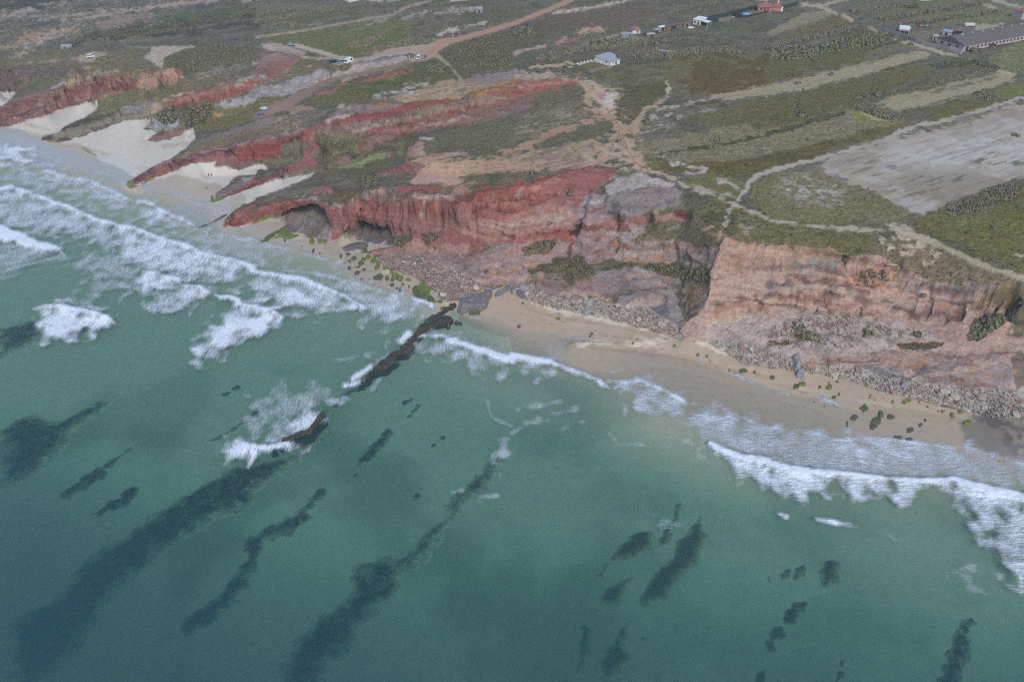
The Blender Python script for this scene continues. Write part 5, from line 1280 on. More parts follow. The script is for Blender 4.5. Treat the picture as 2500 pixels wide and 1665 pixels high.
# a depth table so that things can be set down on the ground where the photograph shows them
ZB_S = 4.0
_zw, _zh = int(2700 / ZB_S), int(1900 / ZB_S)
_bi = ((PU + 100) / ZB_S).astype(int); _bj = ((PV + 100) / ZB_S).astype(int)
_ok = (_bi >= 0) & (_bi < _zw) & (_bj >= 0) & (_bj < _zh) & (TN[..., 2] > .05)
_key = (_bj * _zw + _bi)[_ok]; _dep = PD[_ok]; _idx = np.flatnonzero(_ok.ravel())
_o = np.lexsort((_dep, _key)); _kk, _first = np.unique(_key[_o], return_index=True)
ZTAB = np.full(_zw * _zh, -1); ZTAB[_kk] = _idx[_o][_first]
ZTAB = ZTAB.reshape(_zh, _zw)
_TP = np.stack([TX.ravel(), TY.ravel(), TZ.ravel()], 1)

def ground(u, v):
    """the point of the land seen at photo pixel (u, v)"""
    i, j = int((u + 100) / ZB_S), int((v + 100) / ZB_S)
    best, bd = None, 1e9
    for b in range(max(0, j - 1), min(_zh, j + 2)):
        for a in range(max(0, i - 1), min(_zw, i + 2)):
            k = ZTAB[b, a]
            if k >= 0:
                r, c = divmod(k, NC)
                d = (PU[r, c] - u) ** 2 + (PV[r, c] - v) ** 2
                if d < bd: bd, best = d, k
    if best is None:
        x, y = unproject(u, v, 30.0); z = float(height(x, y))
        return Vector((float(x), float(y), z))
    z = float(_TP[best, 2])
    x, y = unproject(u, v, z)
    return Vector((float(x), float(y), z))

def land_material():
    b = NT('land')
    pos = b.n('ShaderNodeTexCoord').outputs['Object']
    base = b.attr('albedo', 'Color'); rock = b.attr('rock'); veg = b.attr('veg')
    # growth: tufts, clumps and streaks along the old field lines
    n1 = b.noise(pos, .55, 6, .68)
    n2 = b.noise(b.mapping(pos, (.16, .9, .3), (0, 0, -FIELD_ANG)), 1.0, 5, .65)
    n3 = b.noise(pos, 2.2, 4, .7)
    g = b.math('ADD', b.math('MULTIPLY', n1, .40), b.math('ADD', b.math('MULTIPLY', n2, .26), b.math('MULTIPLY', n3, .34)))
    gv = b.ramp(g, .36, .64)
    gcol = b.mix(gv, (.44, .46, .42, 1), (1.94, 1.80, 1.76, 1))
    # rock: beds that dip along the coast, rain streaks down the face, grain
    dipv = b.mapping(pos, (.02, .02, 1.0), (0, 0, 0))
    sx = b.n('ShaderNodeSeparateXYZ'); b.set(sx.inputs[0], pos)
    along = b.math('ADD', b.math('MULTIPLY', sx.outputs[0], .10 * FC), b.math('MULTIPLY', sx.outputs[1], .10 * FS))
    cz = b.n('ShaderNodeCombineXYZ'); b.set(cz.inputs[2], b.math('ADD', sx.outputs[2], along))
    b.set(cz.inputs[0], b.math('MULTIPLY', sx.outputs[0], .03)); b.set(cz.inputs[1], b.math('MULTIPLY', sx.outputs[1], .03))
    beds = b.noise(cz.outputs[0], .7, 7, .74)
    streak = b.noise(b.mapping(pos, (.8, .8, .05)), 1.0, 5, .65)
    grain = b.noise(pos, 1.1, 6, .7)
    r = b.math('ADD', b.math('MULTIPLY', beds, .44), b.math('ADD', b.math('MULTIPLY', streak, .30), b.math('MULTIPLY', grain, .26)))
    fine = b.noise(pos, 2.8, 4, .75)
    r = b.math('ADD', b.math('MULTIPLY', r, .78), b.math('MULTIPLY', fine, .22))
    rv = b.ramp(r, .39, .60)
    rcol = b.mix(rv, (.58, .56, .57, 1), (1.34, 1.46, 1.54, 1))
    sandn = b.noise(pos, .35, 5, .6)
    scol = b.mix(b.ramp(sandn, .3, .7), (.93, .93, .93, 1), (1.07, 1.07, 1.06, 1))
    m = b.mix(veg, scol, gcol); m = b.mix(rock, m, rcol)
    col = b.mix(1.0, base, m, 'MULTIPLY')
    p = b.n('ShaderNodeBsdfPrincipled'); b.set(p.inputs['Base Color'], col)
    wet = b.attr('wet')
    b.set(p.inputs['Roughness'], b.math('SUBTRACT', .95, b.math('MULTIPLY', wet, .6)))
    b.set(p.inputs['Specular IOR Level'], b.math('MULTIPLY', b.math('ADD', wet, .15), .5))
    hgt = b.math('ADD', b.math('MULTIPLY', b.math('MULTIPLY', g, veg), 1.2), b.math('MULTIPLY', b.math('MULTIPLY', r, rock), 3.2))
    hgt = b.math('ADD', hgt, b.math('MULTIPLY', sandn, .05))
    bm = b.n('ShaderNodeBump'); bm.inputs['Strength'].default_value = .8; bm.inputs['Distance'].default_value = 1.0
    b.set(bm.inputs['Height'], hgt); b.set(p.inputs['Normal'], bm.outputs[0])
    b.set(b.out.inputs[0], p)
    return b.m

LAND = land_material()
T_WET = (beachy * sstep(1.5, .3, TZ)).astype(np.float32)
_q = np.arange(NR * NC).reshape(NR, NC)
_quads = np.stack([_q[1:, :-1], _q[1:, 1:], _q[:-1, 1:], _q[:-1, :-1]], -1).reshape(-1, 4)
_qc = T_CLS[:-1, :-1].ravel()
_zq = TZ[:-1, :-1].ravel(); _vq = vv[:-1, :-1].ravel()
_qc = np.where((_qc == BEACH) & (_zq < -.25), SEABED, _qc)
_far = vv[:-1, :-1].ravel() < -130
_qc = np.where(_far, np.where(_zq < 0, SEABED, HEATH), _qc)
_normals = TN.reshape(-1, 3)
for cid, nm in ((HEATH, 'heathland_ground'), (CLIFF, 'cliff'), (BEACH, 'beach'), (ROAD, 'dirt_road'), (PATH, 'footpath'), (FIELD, 'field_ground'), (SEABED, 'seabed')):
    fq = _quads[_qc == cid]
    ids, inv = np.unique(fq, return_inverse=True)
    me = np_mesh(nm, _TP[ids], quads=inv.reshape(fq.shape))
    add_attr(me, 'albedo', T_ALB.reshape(-1, 3)[ids], 'FLOAT_COLOR')
    add_attr(me, 'rock', T_ROCK.ravel()[ids], 'FLOAT'); add_attr(me, 'veg', T_VEG.ravel()[ids], 'FLOAT'); add_attr(me, 'wet', T_WET.ravel()[ids], 'FLOAT')
    me.materials.append(LAND)
    me.normals_split_custom_set_from_vertices(_normals[ids].astype(np.float32))
    o = bpy.data.objects.new(nm, me); COL.objects.link(o)
    o['kind'] = 'structure'
# ------------------------------------------------------------------ outlines of the reefs under the water
SR = 'dark weedy reefs under the green water'
sub = [
 ('E -60,1440 380,1330 410,1500 250,1590; J 330,0 150,60 -60,150', 'dark submerged reef touching the white breaker nearest the edge'),
 ('J 1040,505 900,490 700,590 500,680 300,620 150,650 -60,780 -60,1300 230,1190 450,1040 600,900 640,800 830,670 960,590', 'broadest dark submerged reef, a wide patch in the deep water'),
 ('J 1300,860 1100,960 860,1100 700,1180 480,1350 560,1370 780,1300 940,1200 1010,1080 1200,960', 'slim dark reef lying alone in the open water beside the broadest one'),
 ('J 1060,1370 940,1400 800,1500 860,1540 1050,1470 1180,1430 1250,1340 1260,1260 1100,1300', 'faint broken reef patch near the long reef that trails from the islet'),
 ('J 2100,1110 2355,1060; K 280,1010 560,900 690,760 735,800 600,920 350,1090 250,1180 0,1340; J 2355,1460 2050,1567; N 1000,0 760,140 600,250 480,350 320,560 130,700 -20,786 -20,430 250,290 330,180 560,60; J 1300,1567 1700,1330 1950,1200', 'long dark reef trailing from the foaming islet towards the corner'),
 ('K 1160,720 1190,770 1240,760 1270,810 1200,920 1100,1030 960,1130 900,1110 890,1050 1080,880 1140,800', 'compact dark reef midway between the islet and the beach'),
 ('K 960,1130 940,1180 830,1310 790,1290 880,1190', 'thin dark reef strip just below the compact midway reef'),
 ('K 700,1290 560,1300 460,1380 380,1500 260,1567; N 1100,100 1110,180 1060,250 980,340 860,390 790,480 820,520 960,460 1000,430 1100,340 1180,200 1220,110 1330,80 1450,0 1420,-20', 'ragged medium reef between the two longest submerged reefs'),
 ('K 2290,950 2330,1010 2200,1180 2150,1290 2080,1380 1950,1420 1900,1500 1830,1580; N 2110,10 2060,40 2000,160 1900,250 1840,270 1830,350 1650,490 1610,600 1500,660 1490,740 1420,830 1230,830 1270,640 1360,520 1450,430 1530,400 1600,340 1600,240 1720,180 1850,170 1950,60 2050,-10; K 1700,1560 1780,1370 1900,1290 2000,1200 2120,1090', 'longest dark submerged reef running down to the bottom, foam over its tip'),
 ('O 1180,560 1190,640 1240,560 1300,500 1360,430 1375,380 1300,385 1230,480', 'small hooked reef below the three round brown rocks'),
 ('O 2130,430 2140,560 2080,830 1950,830 2000,650 2040,540', 'dark reef nearest the lower right corner'),
 ('O 1600,585 1540,670 1560,830 1490,830 1530,660', 'narrow dark reef beside the lower right corner reef'),
 ('O 1190,680 1130,700 1110,830 1220,830 1180,750', 'small pronged reef at the very bottom under the hooked reef'),
 ('J 2240,330 2180,350 2000,485 2060,480 2200,410', 'short dark reef streak beside the breaking wave with the ragged tail'),
 ('J 2270,235 2190,290 2240,285', 'tiny dark reef speck near the short streak'),
 ('J 2370,590 2200,710 2050,800 1910,870 1960,870 2200,760 2370,650', 'hair-thin dark reef line upslope of the islet'),
 ('K 1450,480 1310,545 1370,595 1440,530', 'small dark reef patch upslope of the compact reef'),
 ('K 1300,590 1230,640 1180,700 1250,660', 'tiny dark reef patch touching the compact reef'),
 ('K 1545,525 1420,620 1350,690 1440,660', 'small slanting reef streak nearest the sandy shallows'),
 ('K 1770,795 1650,870 1600,950 1700,880', 'thin slanting reef streak alone in the clear green water'),
 ('K 960,420 900,450 780,540 690,640 640,620 700,520 830,440 905,412', 'faint sunken rock line between the brown ridge and the foaming islet'),
 ('K 1520,1290 1460,1400 1410,1510 1480,1420', 'faint reef streak left of the longest reef'),
]
subb = [
 ('O 870,-10 905,90 850,230 760,300 730,370 600,415 585,350 660,250 730,190 760,110 830,50', 'large olive brown reef with mottled top, biggest of the brown group'),
 ('O 640,50 570,70 480,140 440,200 380,270 420,295 455,215 500,200 530,210 650,150 665,90', 'ragged crescent of brown reef beside the largest brown one'),
 ('O 585,250 540,310 520,380 470,425 395,370 430,320 500,280', 'rounded dark brown reef under the crescent reef'),
 ('O 565,445 530,560 560,640 480,730 420,735 395,650 450,570 500,490', 'tall brown reef, lowest of the brown group'),
 ('O 325,470 385,500 370,600 300,715 305,600', 'slim brown reef on the outer side of the tall one'),
 ('O 1525,205 1515,310 1440,328 1418,240 1460,200', 'largest of three round brown rocks under the water'),
 ('O 1362,212 1362,270 1308,288 1300,240', 'middle one of three round brown rocks under the water'),
 ('O 1292,238 1288,280 1248,278 1260,245', 'smallest of three round brown rocks under the water'),
 ('O 1205,262 1195,292 1180,268', 'tiny brown stone beyond the three round rocks'),
 ('O 630,515 620,560 600,540', 'single small brown stone beside the tall brown reef'),
 ('O 760,-60 740,20 690,80 680,130 730,120 760,40 790,-60', 'brown reef fragment at the head of the brown group'),
]
# ------------------------------------------------------------------ the sea: swell, surf and foam
FOAM = np.zeros((CH, CW), np.float32); SWELL = np.zeros((CH, CW), np.float32); TURB = np.zeros((CH, CW), np.float32)
def foam(spec, k, r=3, amp=.8, f='f3', w=.48):
    r = r + 5
    sl, m = poly_mask(T(spec), 14 + 3 * int(r))
    m = _blur(m, r); n = NF[f][sl] * .28 * amp
    m = sstep(.5 - w, .5 + w, m + n * (m > .01) * (m < .995)); k = min(1, k * (1.06 if spec[0] in 'AEG' else .96))
    FOAM[sl] = np.maximum(FOAM[sl], m * k * np.clip(1 + .12 * NF['f8'][sl] + .07 * NF['f3'][sl], .6, 1.3) if k < .8 else m * k)
def fline(spec, width, k=1.0, soft=2.0, amp=.8, lift=0.0, f='f3'):
    sl, d = stroke_mask(T(spec), width)
    m = sstep(-soft, soft, d + NF[f][sl] * amp)
    FOAM[sl] = np.maximum(FOAM[sl], m * k)
    if lift:
        sl, d = stroke_mask(T(spec), np.atleast_1d(width) + 8.0, 20)
        SWELL[sl] = np.maximum(SWELL[sl], lift * 1.5 * sstep(-4, 5, d))
def turb(spec, k, r=14):
    sl, m = poly_mask(T(spec), 14 + 3 * int(r)); TURB[sl] = np.maximum(TURB[sl], _blur(m, r) * k)

# left-hand surf, far to near
foam('A -60,1290 0,1300 200,1340 400,1420 435,1445 250,1480 0,1500 -60,1500', .72, w=.2)
foam('A -60,1500 250,1480 520,1450 820,1567; E 500,10 0,20 -60,20', .45)
fline('A 440,1440 540,1460 640,1510 820,1567; E 860,10 1170,95', [4, 4, 3, 4, 4], .55)
fline('E 1260,150 1540,190 1720,245 1940,293 2085,350', [3, 3, 4, 4, 3], .5, soft=1.5)
foam('E -40,40 400,0 480,20 620,75 800,95 980,170 1220,285 1100,340 850,260 600,180 -40,150', .5)
fline('E 400,5 480,20 620,75 800,92 980,168 1120,240 1220,285', [8, 10, 8, 9, 9, 8, 4], .85, lift=.3)
foam('E 800,110 1220,290 1200,330 1000,300 850,260 780,180', .62)
foam('E -40,130 900,260 1300,450 1700,560 1400,560 800,400 -40,200', .3, r=6)
foam('E 1270,290 1400,320 1560,410 1800,515 1650,545 1300,450 1230,370', .62)
fline('E 1280,288 1400,320 1560,410 1790,510', [10, 10, 10, 6], .9, lift=.25)
fline('E 1960,590 2300,640; G 0,660 150,690 320,725 560,800 760,850', [6, 8, 8, 6, 5, 4, 3], .65, lift=.15)
foam('E 1780,520 1960,590 2355,650; G 330,740 550,800 300,780 0,860; E 2355,890 2000,800 1850,720 1500,600', .38, r=6)
foam('G 620,810 760,840 850,880 760,910 640,890', .45)
foam('E -60,190 120,165 360,250 600,330 860,445 1120,525 1240,540 1480,640 1690,690 1900,790 2120,820 2355,895; G 0,960; E 2000,1010 1700,1010 1300,940 1050,830 1080,700 600,600 -60,520', .52, r=5)
foam('E 1110,540 1480,650 1690,700 2120,830 2355,905; E 2200,980 1500,930 1060,780', .76, r=5)
fline('E -60,195 120,168 360,252 600,332 860,448 1120,528 1240,542 1480,642 1690,692 1900,792 2120,824 2355,898', [14, 12, 9, 9, 9, 9, 13, 12, 14, 13, 11, 11], .95, lift=.55)
fline('E -80,530 0,570 220,650 400,710 575,752', [34, 32, 26, 22, 10], 1.0, lift=.7, amp=1.4)
foam('E -60,600 560,770 600,820 300,890 -60,950', .42, r=6, f='s2')
foam('E 580,830 1100,740 1500,930 2000,1010 2355,1100 2355,1190 2100,1110 1700,1060 1250,1000 700,1210 600,1250 740,1090 1000,930 700,900', .36, r=6)
foam('E 1310,932 1450,958 1640,1008 1665,1060 1560,1100 1390,1112 1200,1100 1150,1080 1280,1010', .78, r=2)
fline('E 1310,935 1450,962 1640,1015 1655,1050', [7, 9, 10, 8], 1.0, lift=.6)
foam('E 1350,1080 1480,1100 1560,1150 1400,1200 1360,1140', .6, r=2)
foam('E 1690,1070 1850,1075 1930,1132 1750,1240 1600,1300 1330,1290 1400,1180 1580,1130', .66, r=2)
fline('E 1690,1075 1850,1080 1860,1110 1925,1132', [8, 10, 12, 4], 1.0, lift=.6)
foam('E 410,1265 480,1248 600,1255 750,1300 920,1330 1000,1350 1065,1422 960,1420 800,1480 560,1555 400,1530 365,1360', .86, r=2, amp=.9)
fline('E 430,1268 600,1268 760,1312 920,1340 1000,1370 1055,1415', [12, 14, 14, 12, 12, 5], 1.0, lift=.9)
foam('E 560,1250 740,1300 1000,1050 1280,960 1150,940 900,1080', .3)
foam('E 1990,1160 2190,1190 2355,1265; G 0,1270 150,1300 262,1365 180,1430 0,1515; J 2240,0 1900,170 1755,175 1760,100 1850,0; E 1860,1560 1960,1440 2150,1290 2170,1240', .74, r=2, amp=.9)
fline('E 1990,1162 2100,1185 2190,1200 2200,1240 2355,1270; G 0,1275 150,1305 255,1365', [5, 12, 14, 8, 10, 10, 12, 5], 1.0, lift=.8)
foam('G -10,945 330,990 480,1020 660,1100 830,1170 1000,1270 800,1280 400,1300 250,1230 100,1200 -10,1180', .66, r=3)
fline('E 2200,850 2355,935; G 0,945 330,992 480,1022 660,1102 830,1172 1000,1268', [5, 10, 12, 12, 12, 11, 10, 4], .95, lift=.5)
foam('G 230,1080 480,1040 560,1200 380,1290 230,1210', .85, r=4)
foam('G -10,1180 250,1210 0,1260; E 2355,1150', .4)
foam('G 250,930 560,950 920,1040 1200,1130 1430,1180 1600,1225 1640,1300 1450,1325 1300,1340 1000,1270 660,1090 480,1010', .5, r=4)
fline('G 240,930 560,952 920,1042 1200,1132 1430,1182', [4, 6, 7, 7, 8], .7, lift=.25)
fline('G 1440,1185 1540,1210 1600,1240 1645,1300', [9, 12, 12, 5], 1.0, lift=.4)
foam('G 1000,1240 1450,1320 1330,1400 1180,1410 1050,1360 900,1300', .62, r=4)
foam('E 1500,560 2355,840; G 250,930; G 0,930; E 1900,780', .25, r=8)
# right-hand bay
fline('G 1480,1530 1700,1530 1850,1558; K 1750,0 1830,25 2000,75 2355,185; L 0,150 150,168 370,215 470,252', [4, 6, 8, 10, 16, 16, 20, 20, 18, 14, 8], 1.0, lift=.5)
fline('L 430,235 650,310 800,372 910,458', [10, 12, 10, 3], .95, lift=.35)
foam('G 1480,1530 1850,1567; K 2000,80 2355,190 2355,300 2080,285 1900,150 1700,120 1480,100; K 1470,0', .42, r=4)
foam('L 0,190 200,190 470,262 270,305 0,260', .66, r=3)
foam('L 100,150 420,-40 700,-20 760,330 480,240', .17, r=8)
foam('L 870,365 1190,370 1330,420 1560,540 1590,600 1600,670 1560,720 1350,640 1240,630 1085,655 1130,580 1095,450 1000,400', .66, r=2, amp=.9)
fline('L 880,372 1020,378 1190,374 1330,424 1560,548 1610,600', [7, 7, 8, 9, 10, 6], .95, lift=.2)
fline('L 910,458 960,420 1080,400 1190,376', [4, 6, 6, 4], .7)
foam('L 1600,600 1740,590 1950,630 2290,780 2400,800; M 150,800 420,850 650,910 1000,890 1350,935 1850,985 2355,1130 2400,1150 2400,1320 1700,1290 600,1230 0,1140; L 2355,1110 2000,1010 1830,950 1700,900 1640,780', .5, r=3)
foam('L 1620,680 1960,640 2200,760 2100,860 1800,820', .62, r=3); foam('L 1650,820 1900,860 2100,1000 1960,1010 1800,930', .72, r=3)
foam('M 430,860 650,920 1000,895 1360,940 1850,990 1600,1110 900,1150 560,1020', .62, r=4)
fline('L 1950,630 2290,780 2355,795; M 0,800 150,802 420,852 650,912 1000,892 1350,937 1850,990 2355,1135', [5, 5, 5, 5, 5, 8, 9, 8, 7, 5, 5], .8)
fline('L 1815,950 1900,1002 2100,1082 2355,1120; M 0,1150 250,1205 560,1230 780,1248 1050,1285 1400,1305 1700,1296 1800,1325 2100,1400 2420,1480', [7, 16, 18, 20, 22, 22, 16, 14, 16, 16, 20, 22, 22, 24], 1.0, lift=.8)
foam('L 1830,950 2100,1070 2400,1110 2400,1380 2230,1290 2050,1110 1900,1040', .84, r=2)
foam('M -10,1140 600,1225 560,1300 450,1400 370,1460 200,1400 -10,1350', .84, r=2, amp=1)
foam('M 600,1230 1700,1290 1700,1370 1400,1360 1330,1440 1250,1510 1100,1410 900,1370 740,1430 620,1360', .7, r=3, amp=1)
foam('M 1680,1290 2400,1450 2400,1600 1950,1600 1780,1450 1650,1395', .84, r=3); foam('O 2120,0 2400,-20 2400,350 2300,290 2230,190 2180,90', .7, r=4, amp=1)
foam('L 1640,830 1720,900 1900,1100 1800,1090 1700,980', .5); foam('L 2000,1090 2240,1290 2120,1270 2000,1180', .4)
fline('O 1220,10 1262,26', [5, 3], .9); fline('O 1395,34 1480,52 1585,72', [4, 5, 4], 1.0, lift=.2); fline('O 1730,110 1760,130', 4, .5)
foam('O 2030,250 2110,260 2140,400 2080,360', .35); foam('O 600,10 640,10 760,90 730,110', .3)
# round the reefs
foam('K 490,590 590,640 570,740 420,830 320,850 200,920 60,870 300,740 440,650', .74, r=2); foam('K 480,600 580,640 560,720 440,760', .95, r=2)
fline('K 570,690 480,770 330,840', [12, 14, 10], .95)
foam('K -20,560 250,450 550,460 800,540 770,630 600,590 440,640 280,740 100,850 20,900 -100,950', .36, r=5)
foam('K 650,520 790,550 750,635 670,620', .72, r=3); foam('K 560,790 650,690 665,660 640,750 590,790', .7, r=2)
fline('K -100,975 0,985 150,985 280,960', [18, 16, 14, 16], 1.0, lift=.5)
foam('J 2045,970 2100,925 2300,918 2355,950 2355,1040 2290,1040 2180,1090 2130,1140 2080,1080 2130,1040 2045,1010', .95, r=1)
fline('J 2355,980 2330,1060 2280,1160', [16, 12, 4], .9)
foam('K 290,930 460,880 390,980 310,1100 270,1040', .62, r=2); foam('K 60,880 220,900 190,960 80,950', .8, r=2)
fline('K 820,410 880,400 960,375', [12, 10, 6], .95); fline('K 890,350 960,300 1050,235', [10, 16, 16], .95)
foam('K 1040,210 1200,110 1400,-20 1360,40 1200,150 1060,250', .62, r=2); fline('G 1340,1567 1400,1505', [14, 16], 1.0)
fline('G 1470,1420 1535,1340', [7, 4], .8)
fline('K 1070,445 1160,330', [8, 4], .5); foam('K 2300,940 2340,1000 2200,1180 2130,1170 2230,1040', .5, r=2)
foam('K 1870,1280 1960,1400 2060,1450 1960,1490 1900,1420', .55, r=2); fline('K 2050,1440 2220,1420', 5, .35)
fline('K 2130,560 2160,700 2350,780', [5, 6, 8], .33)
for a_ in ('L 60,620 460,555', 'L 380,670 600,615', 'L 100,760 330,730', 'L 470,810 660,730', 'L 900,870 1000,960 1200,950', 'L 0,850 90,800'):
    fline(a_, [8, 6], .36, soft=4, amp=1.5)
fline('K 660,150 760,180 950,140', [4, 6, 4], .35, soft=3)
fline('L -10,80 640,-10', 3, .3); fline('H 180,1535 420,1500 700,1560; L 700,10', [2, 4, 3, 2], .45, soft=1.5)
fline('G 1950,1335 2120,1380 2355,1445', [2, 4, 3], .4, soft=1.5); fline('L 2000,300 2200,378 2355,425; M 60,455 200,495 430,518 560,552 640,590', [4, 3, 4, 4, 5, 6, 3], .72, soft=1.5); fline('L 1640,190 1760,205', 4, .55, soft=1.5)
# sand stirred up
turb('L 600,400 1100,400 1650,900 1900,1060 2355,1250; M 0,1300 600,1480 1600,1450; O 2355,300 2000,60 1300,20; L 1500,1300 900,900', .75, 18)
turb('L 1000,420 1650,700 1690,900 1300,840 1100,680', .9, 8)
turb('K 1600,120 2355,330; L 500,600 700,820 0,560; K 2000,520 1650,300', .7, 16)
turb('G 400,1230 1300,1420 1500,1330 1400,1520 600,1480', .3, 12)
turb('P 1900,1240 2500,1330 2500,1500 2200,1400', .5, 18)
turb('M 1700,1060 2000,1100 1950,1200 1700,1150', .9, 6); turb('E 600,300 2355,900; G 1400,1200 600,880 0,680; E 1500,330', .5, 8)
for a_ in ('L 905,460 1000,570 1110,690 1250,780 1400,850 1680,912', 'L 1700,1240 2000,1400 2355,1540; O 1000,-10 1220,10 1700,80 2000,190 2330,300', 'L 820,20 960,120 1090,300 1150,360'):
    sl, d = stroke_mask(T(a_), 7.0, 20); SWELL[sl] = np.maximum(SWELL[sl], .55 * sstep(-4, 3, d))
FOAM = _blur(FOAM, 1)

SU = axis((-1400, -480, 60), (-480, -20, 6), (-20, 2520, 3.3), (2520, 3000, 6), (3000, 3900, 60))
SV = axis((285, 300, 15), (300, 1690, 3.3), (1690, 1800, 10), (1800, 2900, 80))
su, sv = np.meshgrid(SU, SV)
SX, SY = unproject(su, sv, 0.0)
dep = -height(SX, SY)
sx_, sy_ = canvas_xy(su, sv)
s_foam = bil(FOAM, sx_, sy_).astype(np.float32) * ((sx_ > 0) & (sx_ < CW - 1) & (sy_ < CH - 1))
lift = bil(SWELL, sx_, sy_)
nr, nc = SX.shape
SZ = lift * (1 + .35 * perlin(SX / 2.5, SY / 2.5, 61)) + .16 * fbm(SX / 18, SY / 18, 2, 62) * sstep(0, 1.5, dep) + .05 * s_foam * perlin(SX / .9, SY / .9, 63)
SZ = SZ - .10 * sstep(.4, 0, dep)
SZ = np.where((dep < .35) & (dep > -.6) & (s_foam > .15), np.maximum(SZ, -dep + .10), SZ)
s_alpha = .03 + .35 * (1 - np.exp(-np.maximum(dep, 0) / 1.8)) + .38 * (1 - np.exp(-np.maximum(dep - 4.2, 0) / 4.0))
q = np.arange(nr * nc).reshape(nr, nc)
quads = np.stack([q[1:, :-1], q[1:, 1:], q[:-1, 1:], q[:-1, :-1]], -1).reshape(-1, 4)
keep = (dep.ravel()[quads] > -1.2).any(1)
fo = s_foam.ravel()[quads].mean(1)

def water_material():
    b = NT('sea water')
    pos = b.n('ShaderNodeTexCoord').outputs['Object']
    al = b.attr('veil'); fm = b.attr('foam'); tb = b.attr('turbid'); side = b.attr('side')
    fa = b.noise(b.mapping(pos, (1.7, .30, .4), (0, 0, math.radians(-50))), 1.0, 6, .72)
    fb_ = b.noise(b.mapping(pos, (.30, 1.7, .4), (0, 0, math.radians(-62))), 1.0, 6, .72)
    n = b.n('ShaderNodeMix', data_type='FLOAT'); b.set(n.inputs[0], side); b.set(n.inputs[2], fa); b.set(n.inputs[3], fb_)
    cell = b.noise(pos, 1.9, 4, .7)
    nn = b.math('ADD', b.math('MULTIPLY', n.outputs[0], .68), b.math('MULTIPLY', cell, .32))
    nn = b.math('MULTIPLY', b.math('SUBTRACT', nn, .5), 3.3)
    part = b.math('MULTIPLY', b.math('MULTIPLY', fm, b.math('SUBTRACT', 1.25, fm)), 2.4, True)
    ff = b.ramp(b.math('ADD', fm, b.math('MULTIPLY', nn, b.math('MULTIPLY', part, .85))), .08, .85)
    deepc = b.mix(tb, (.018, .058, .066, 1), (.128, .145, .122, 1))
    fcol = b.mix(b.ramp(cell, .3, .7), (.46, .49, .50, 1), (.60, .61, .60, 1))
    p = b.n('ShaderNodeBsdfPrincipled')
    b.set(p.inputs['Base Color'], deepc)
    p.inputs['Roughness'].default_value = .14
    p.inputs['IOR'].default_value = 1.33
    w1 = b.noise(b.mapping(pos, (.35, .9, 1), (0, 0, math.radians(25))), 1.0, 5, .6)
    w2 = b.noise(pos, .12, 3, .5)
    h = b.math('ADD', b.math('MULTIPLY', w1, .30), b.math('MULTIPLY', w2, .5)); h = b.math('ADD', h, b.math('MULTIPLY', ff, .35))
    bm = b.n('ShaderNodeBump'); bm.inputs['Strength'].default_value = .9; bm.inputs['Distance'].default_value = 1.0
    b.set(bm.inputs['Height'], h); b.set(p.inputs['Normal'], bm.outputs[0])
    tr = b.n('ShaderNodeBsdfTransparent'); b.set(tr.inputs[0], b.mix(b.ramp(al, .05, .38), (1, 1, 1, 1), (.64, .97, .89, 1)))
    mx = b.n('ShaderNodeMixShader'); b.set(mx.inputs[0], al); b.set(mx.inputs[1], tr); b.set(mx.inputs[2], p)
    fo_ = b.n('ShaderNodeBsdfPrincipled'); b.set(fo_.inputs['Base Color'], fcol); fo_.inputs['Roughness'].default_value = .85; b.set(fo_.inputs['Normal'], bm.outputs[0])
    m2 = b.n('ShaderNodeMixShader'); b.set(m2.inputs[0], ff); b.set(m2.inputs[1], mx); b.set(m2.inputs[2], fo_)
    b.set(b.out.inputs[0], m2)
    return b.m

WATER = water_material()
s_side = sstep(1000, 1500, su)
s_turb = np.maximum(bil(TURB, sx_, sy_), .55 * sstep(1.2, .1, dep))
_sp = np.stack([SX.ravel(), SY.ravel(), SZ.ravel()], 1)
SN = np.cross(np.gradient(np.stack([SX, SY, SZ], -1), axis=1), np.gradient(np.stack([SX, SY, SZ], -1), axis=0))
SN /= np.linalg.norm(SN, axis=-1, keepdims=True) + 1e-9
if SN[nr // 2, nc // 2, 2] < 0: SN = -SN
for nm, sel in (('sea_water', keep & (fo <= .45)), ('sea_foam', keep & (fo > .45))):
    fq = quads[sel]; ids, inv = np.unique(fq, return_inverse=True)
    me = np_mesh(nm, _sp[ids], quads=inv.reshape(fq.shape))
    for an, arr in (('veil', s_alpha), ('foam', s_foam), ('turbid', s_turb), ('side', s_side)): add_attr(me, an, arr.ravel()[ids], 'FLOAT')
    me.materials.append(WATER)
    me.normals_split_custom_set_from_vertices(SN.reshape(-1, 3)[ids].astype(np.float32))
    o = bpy.data.objects.new(nm, me); COL.objects.link(o)
    o['kind'] = 'structure' if nm == 'sea_water' else 'stuff'
    if nm == 'sea_foam': o['label'] = 'white surf foam of the waves breaking along the shore'
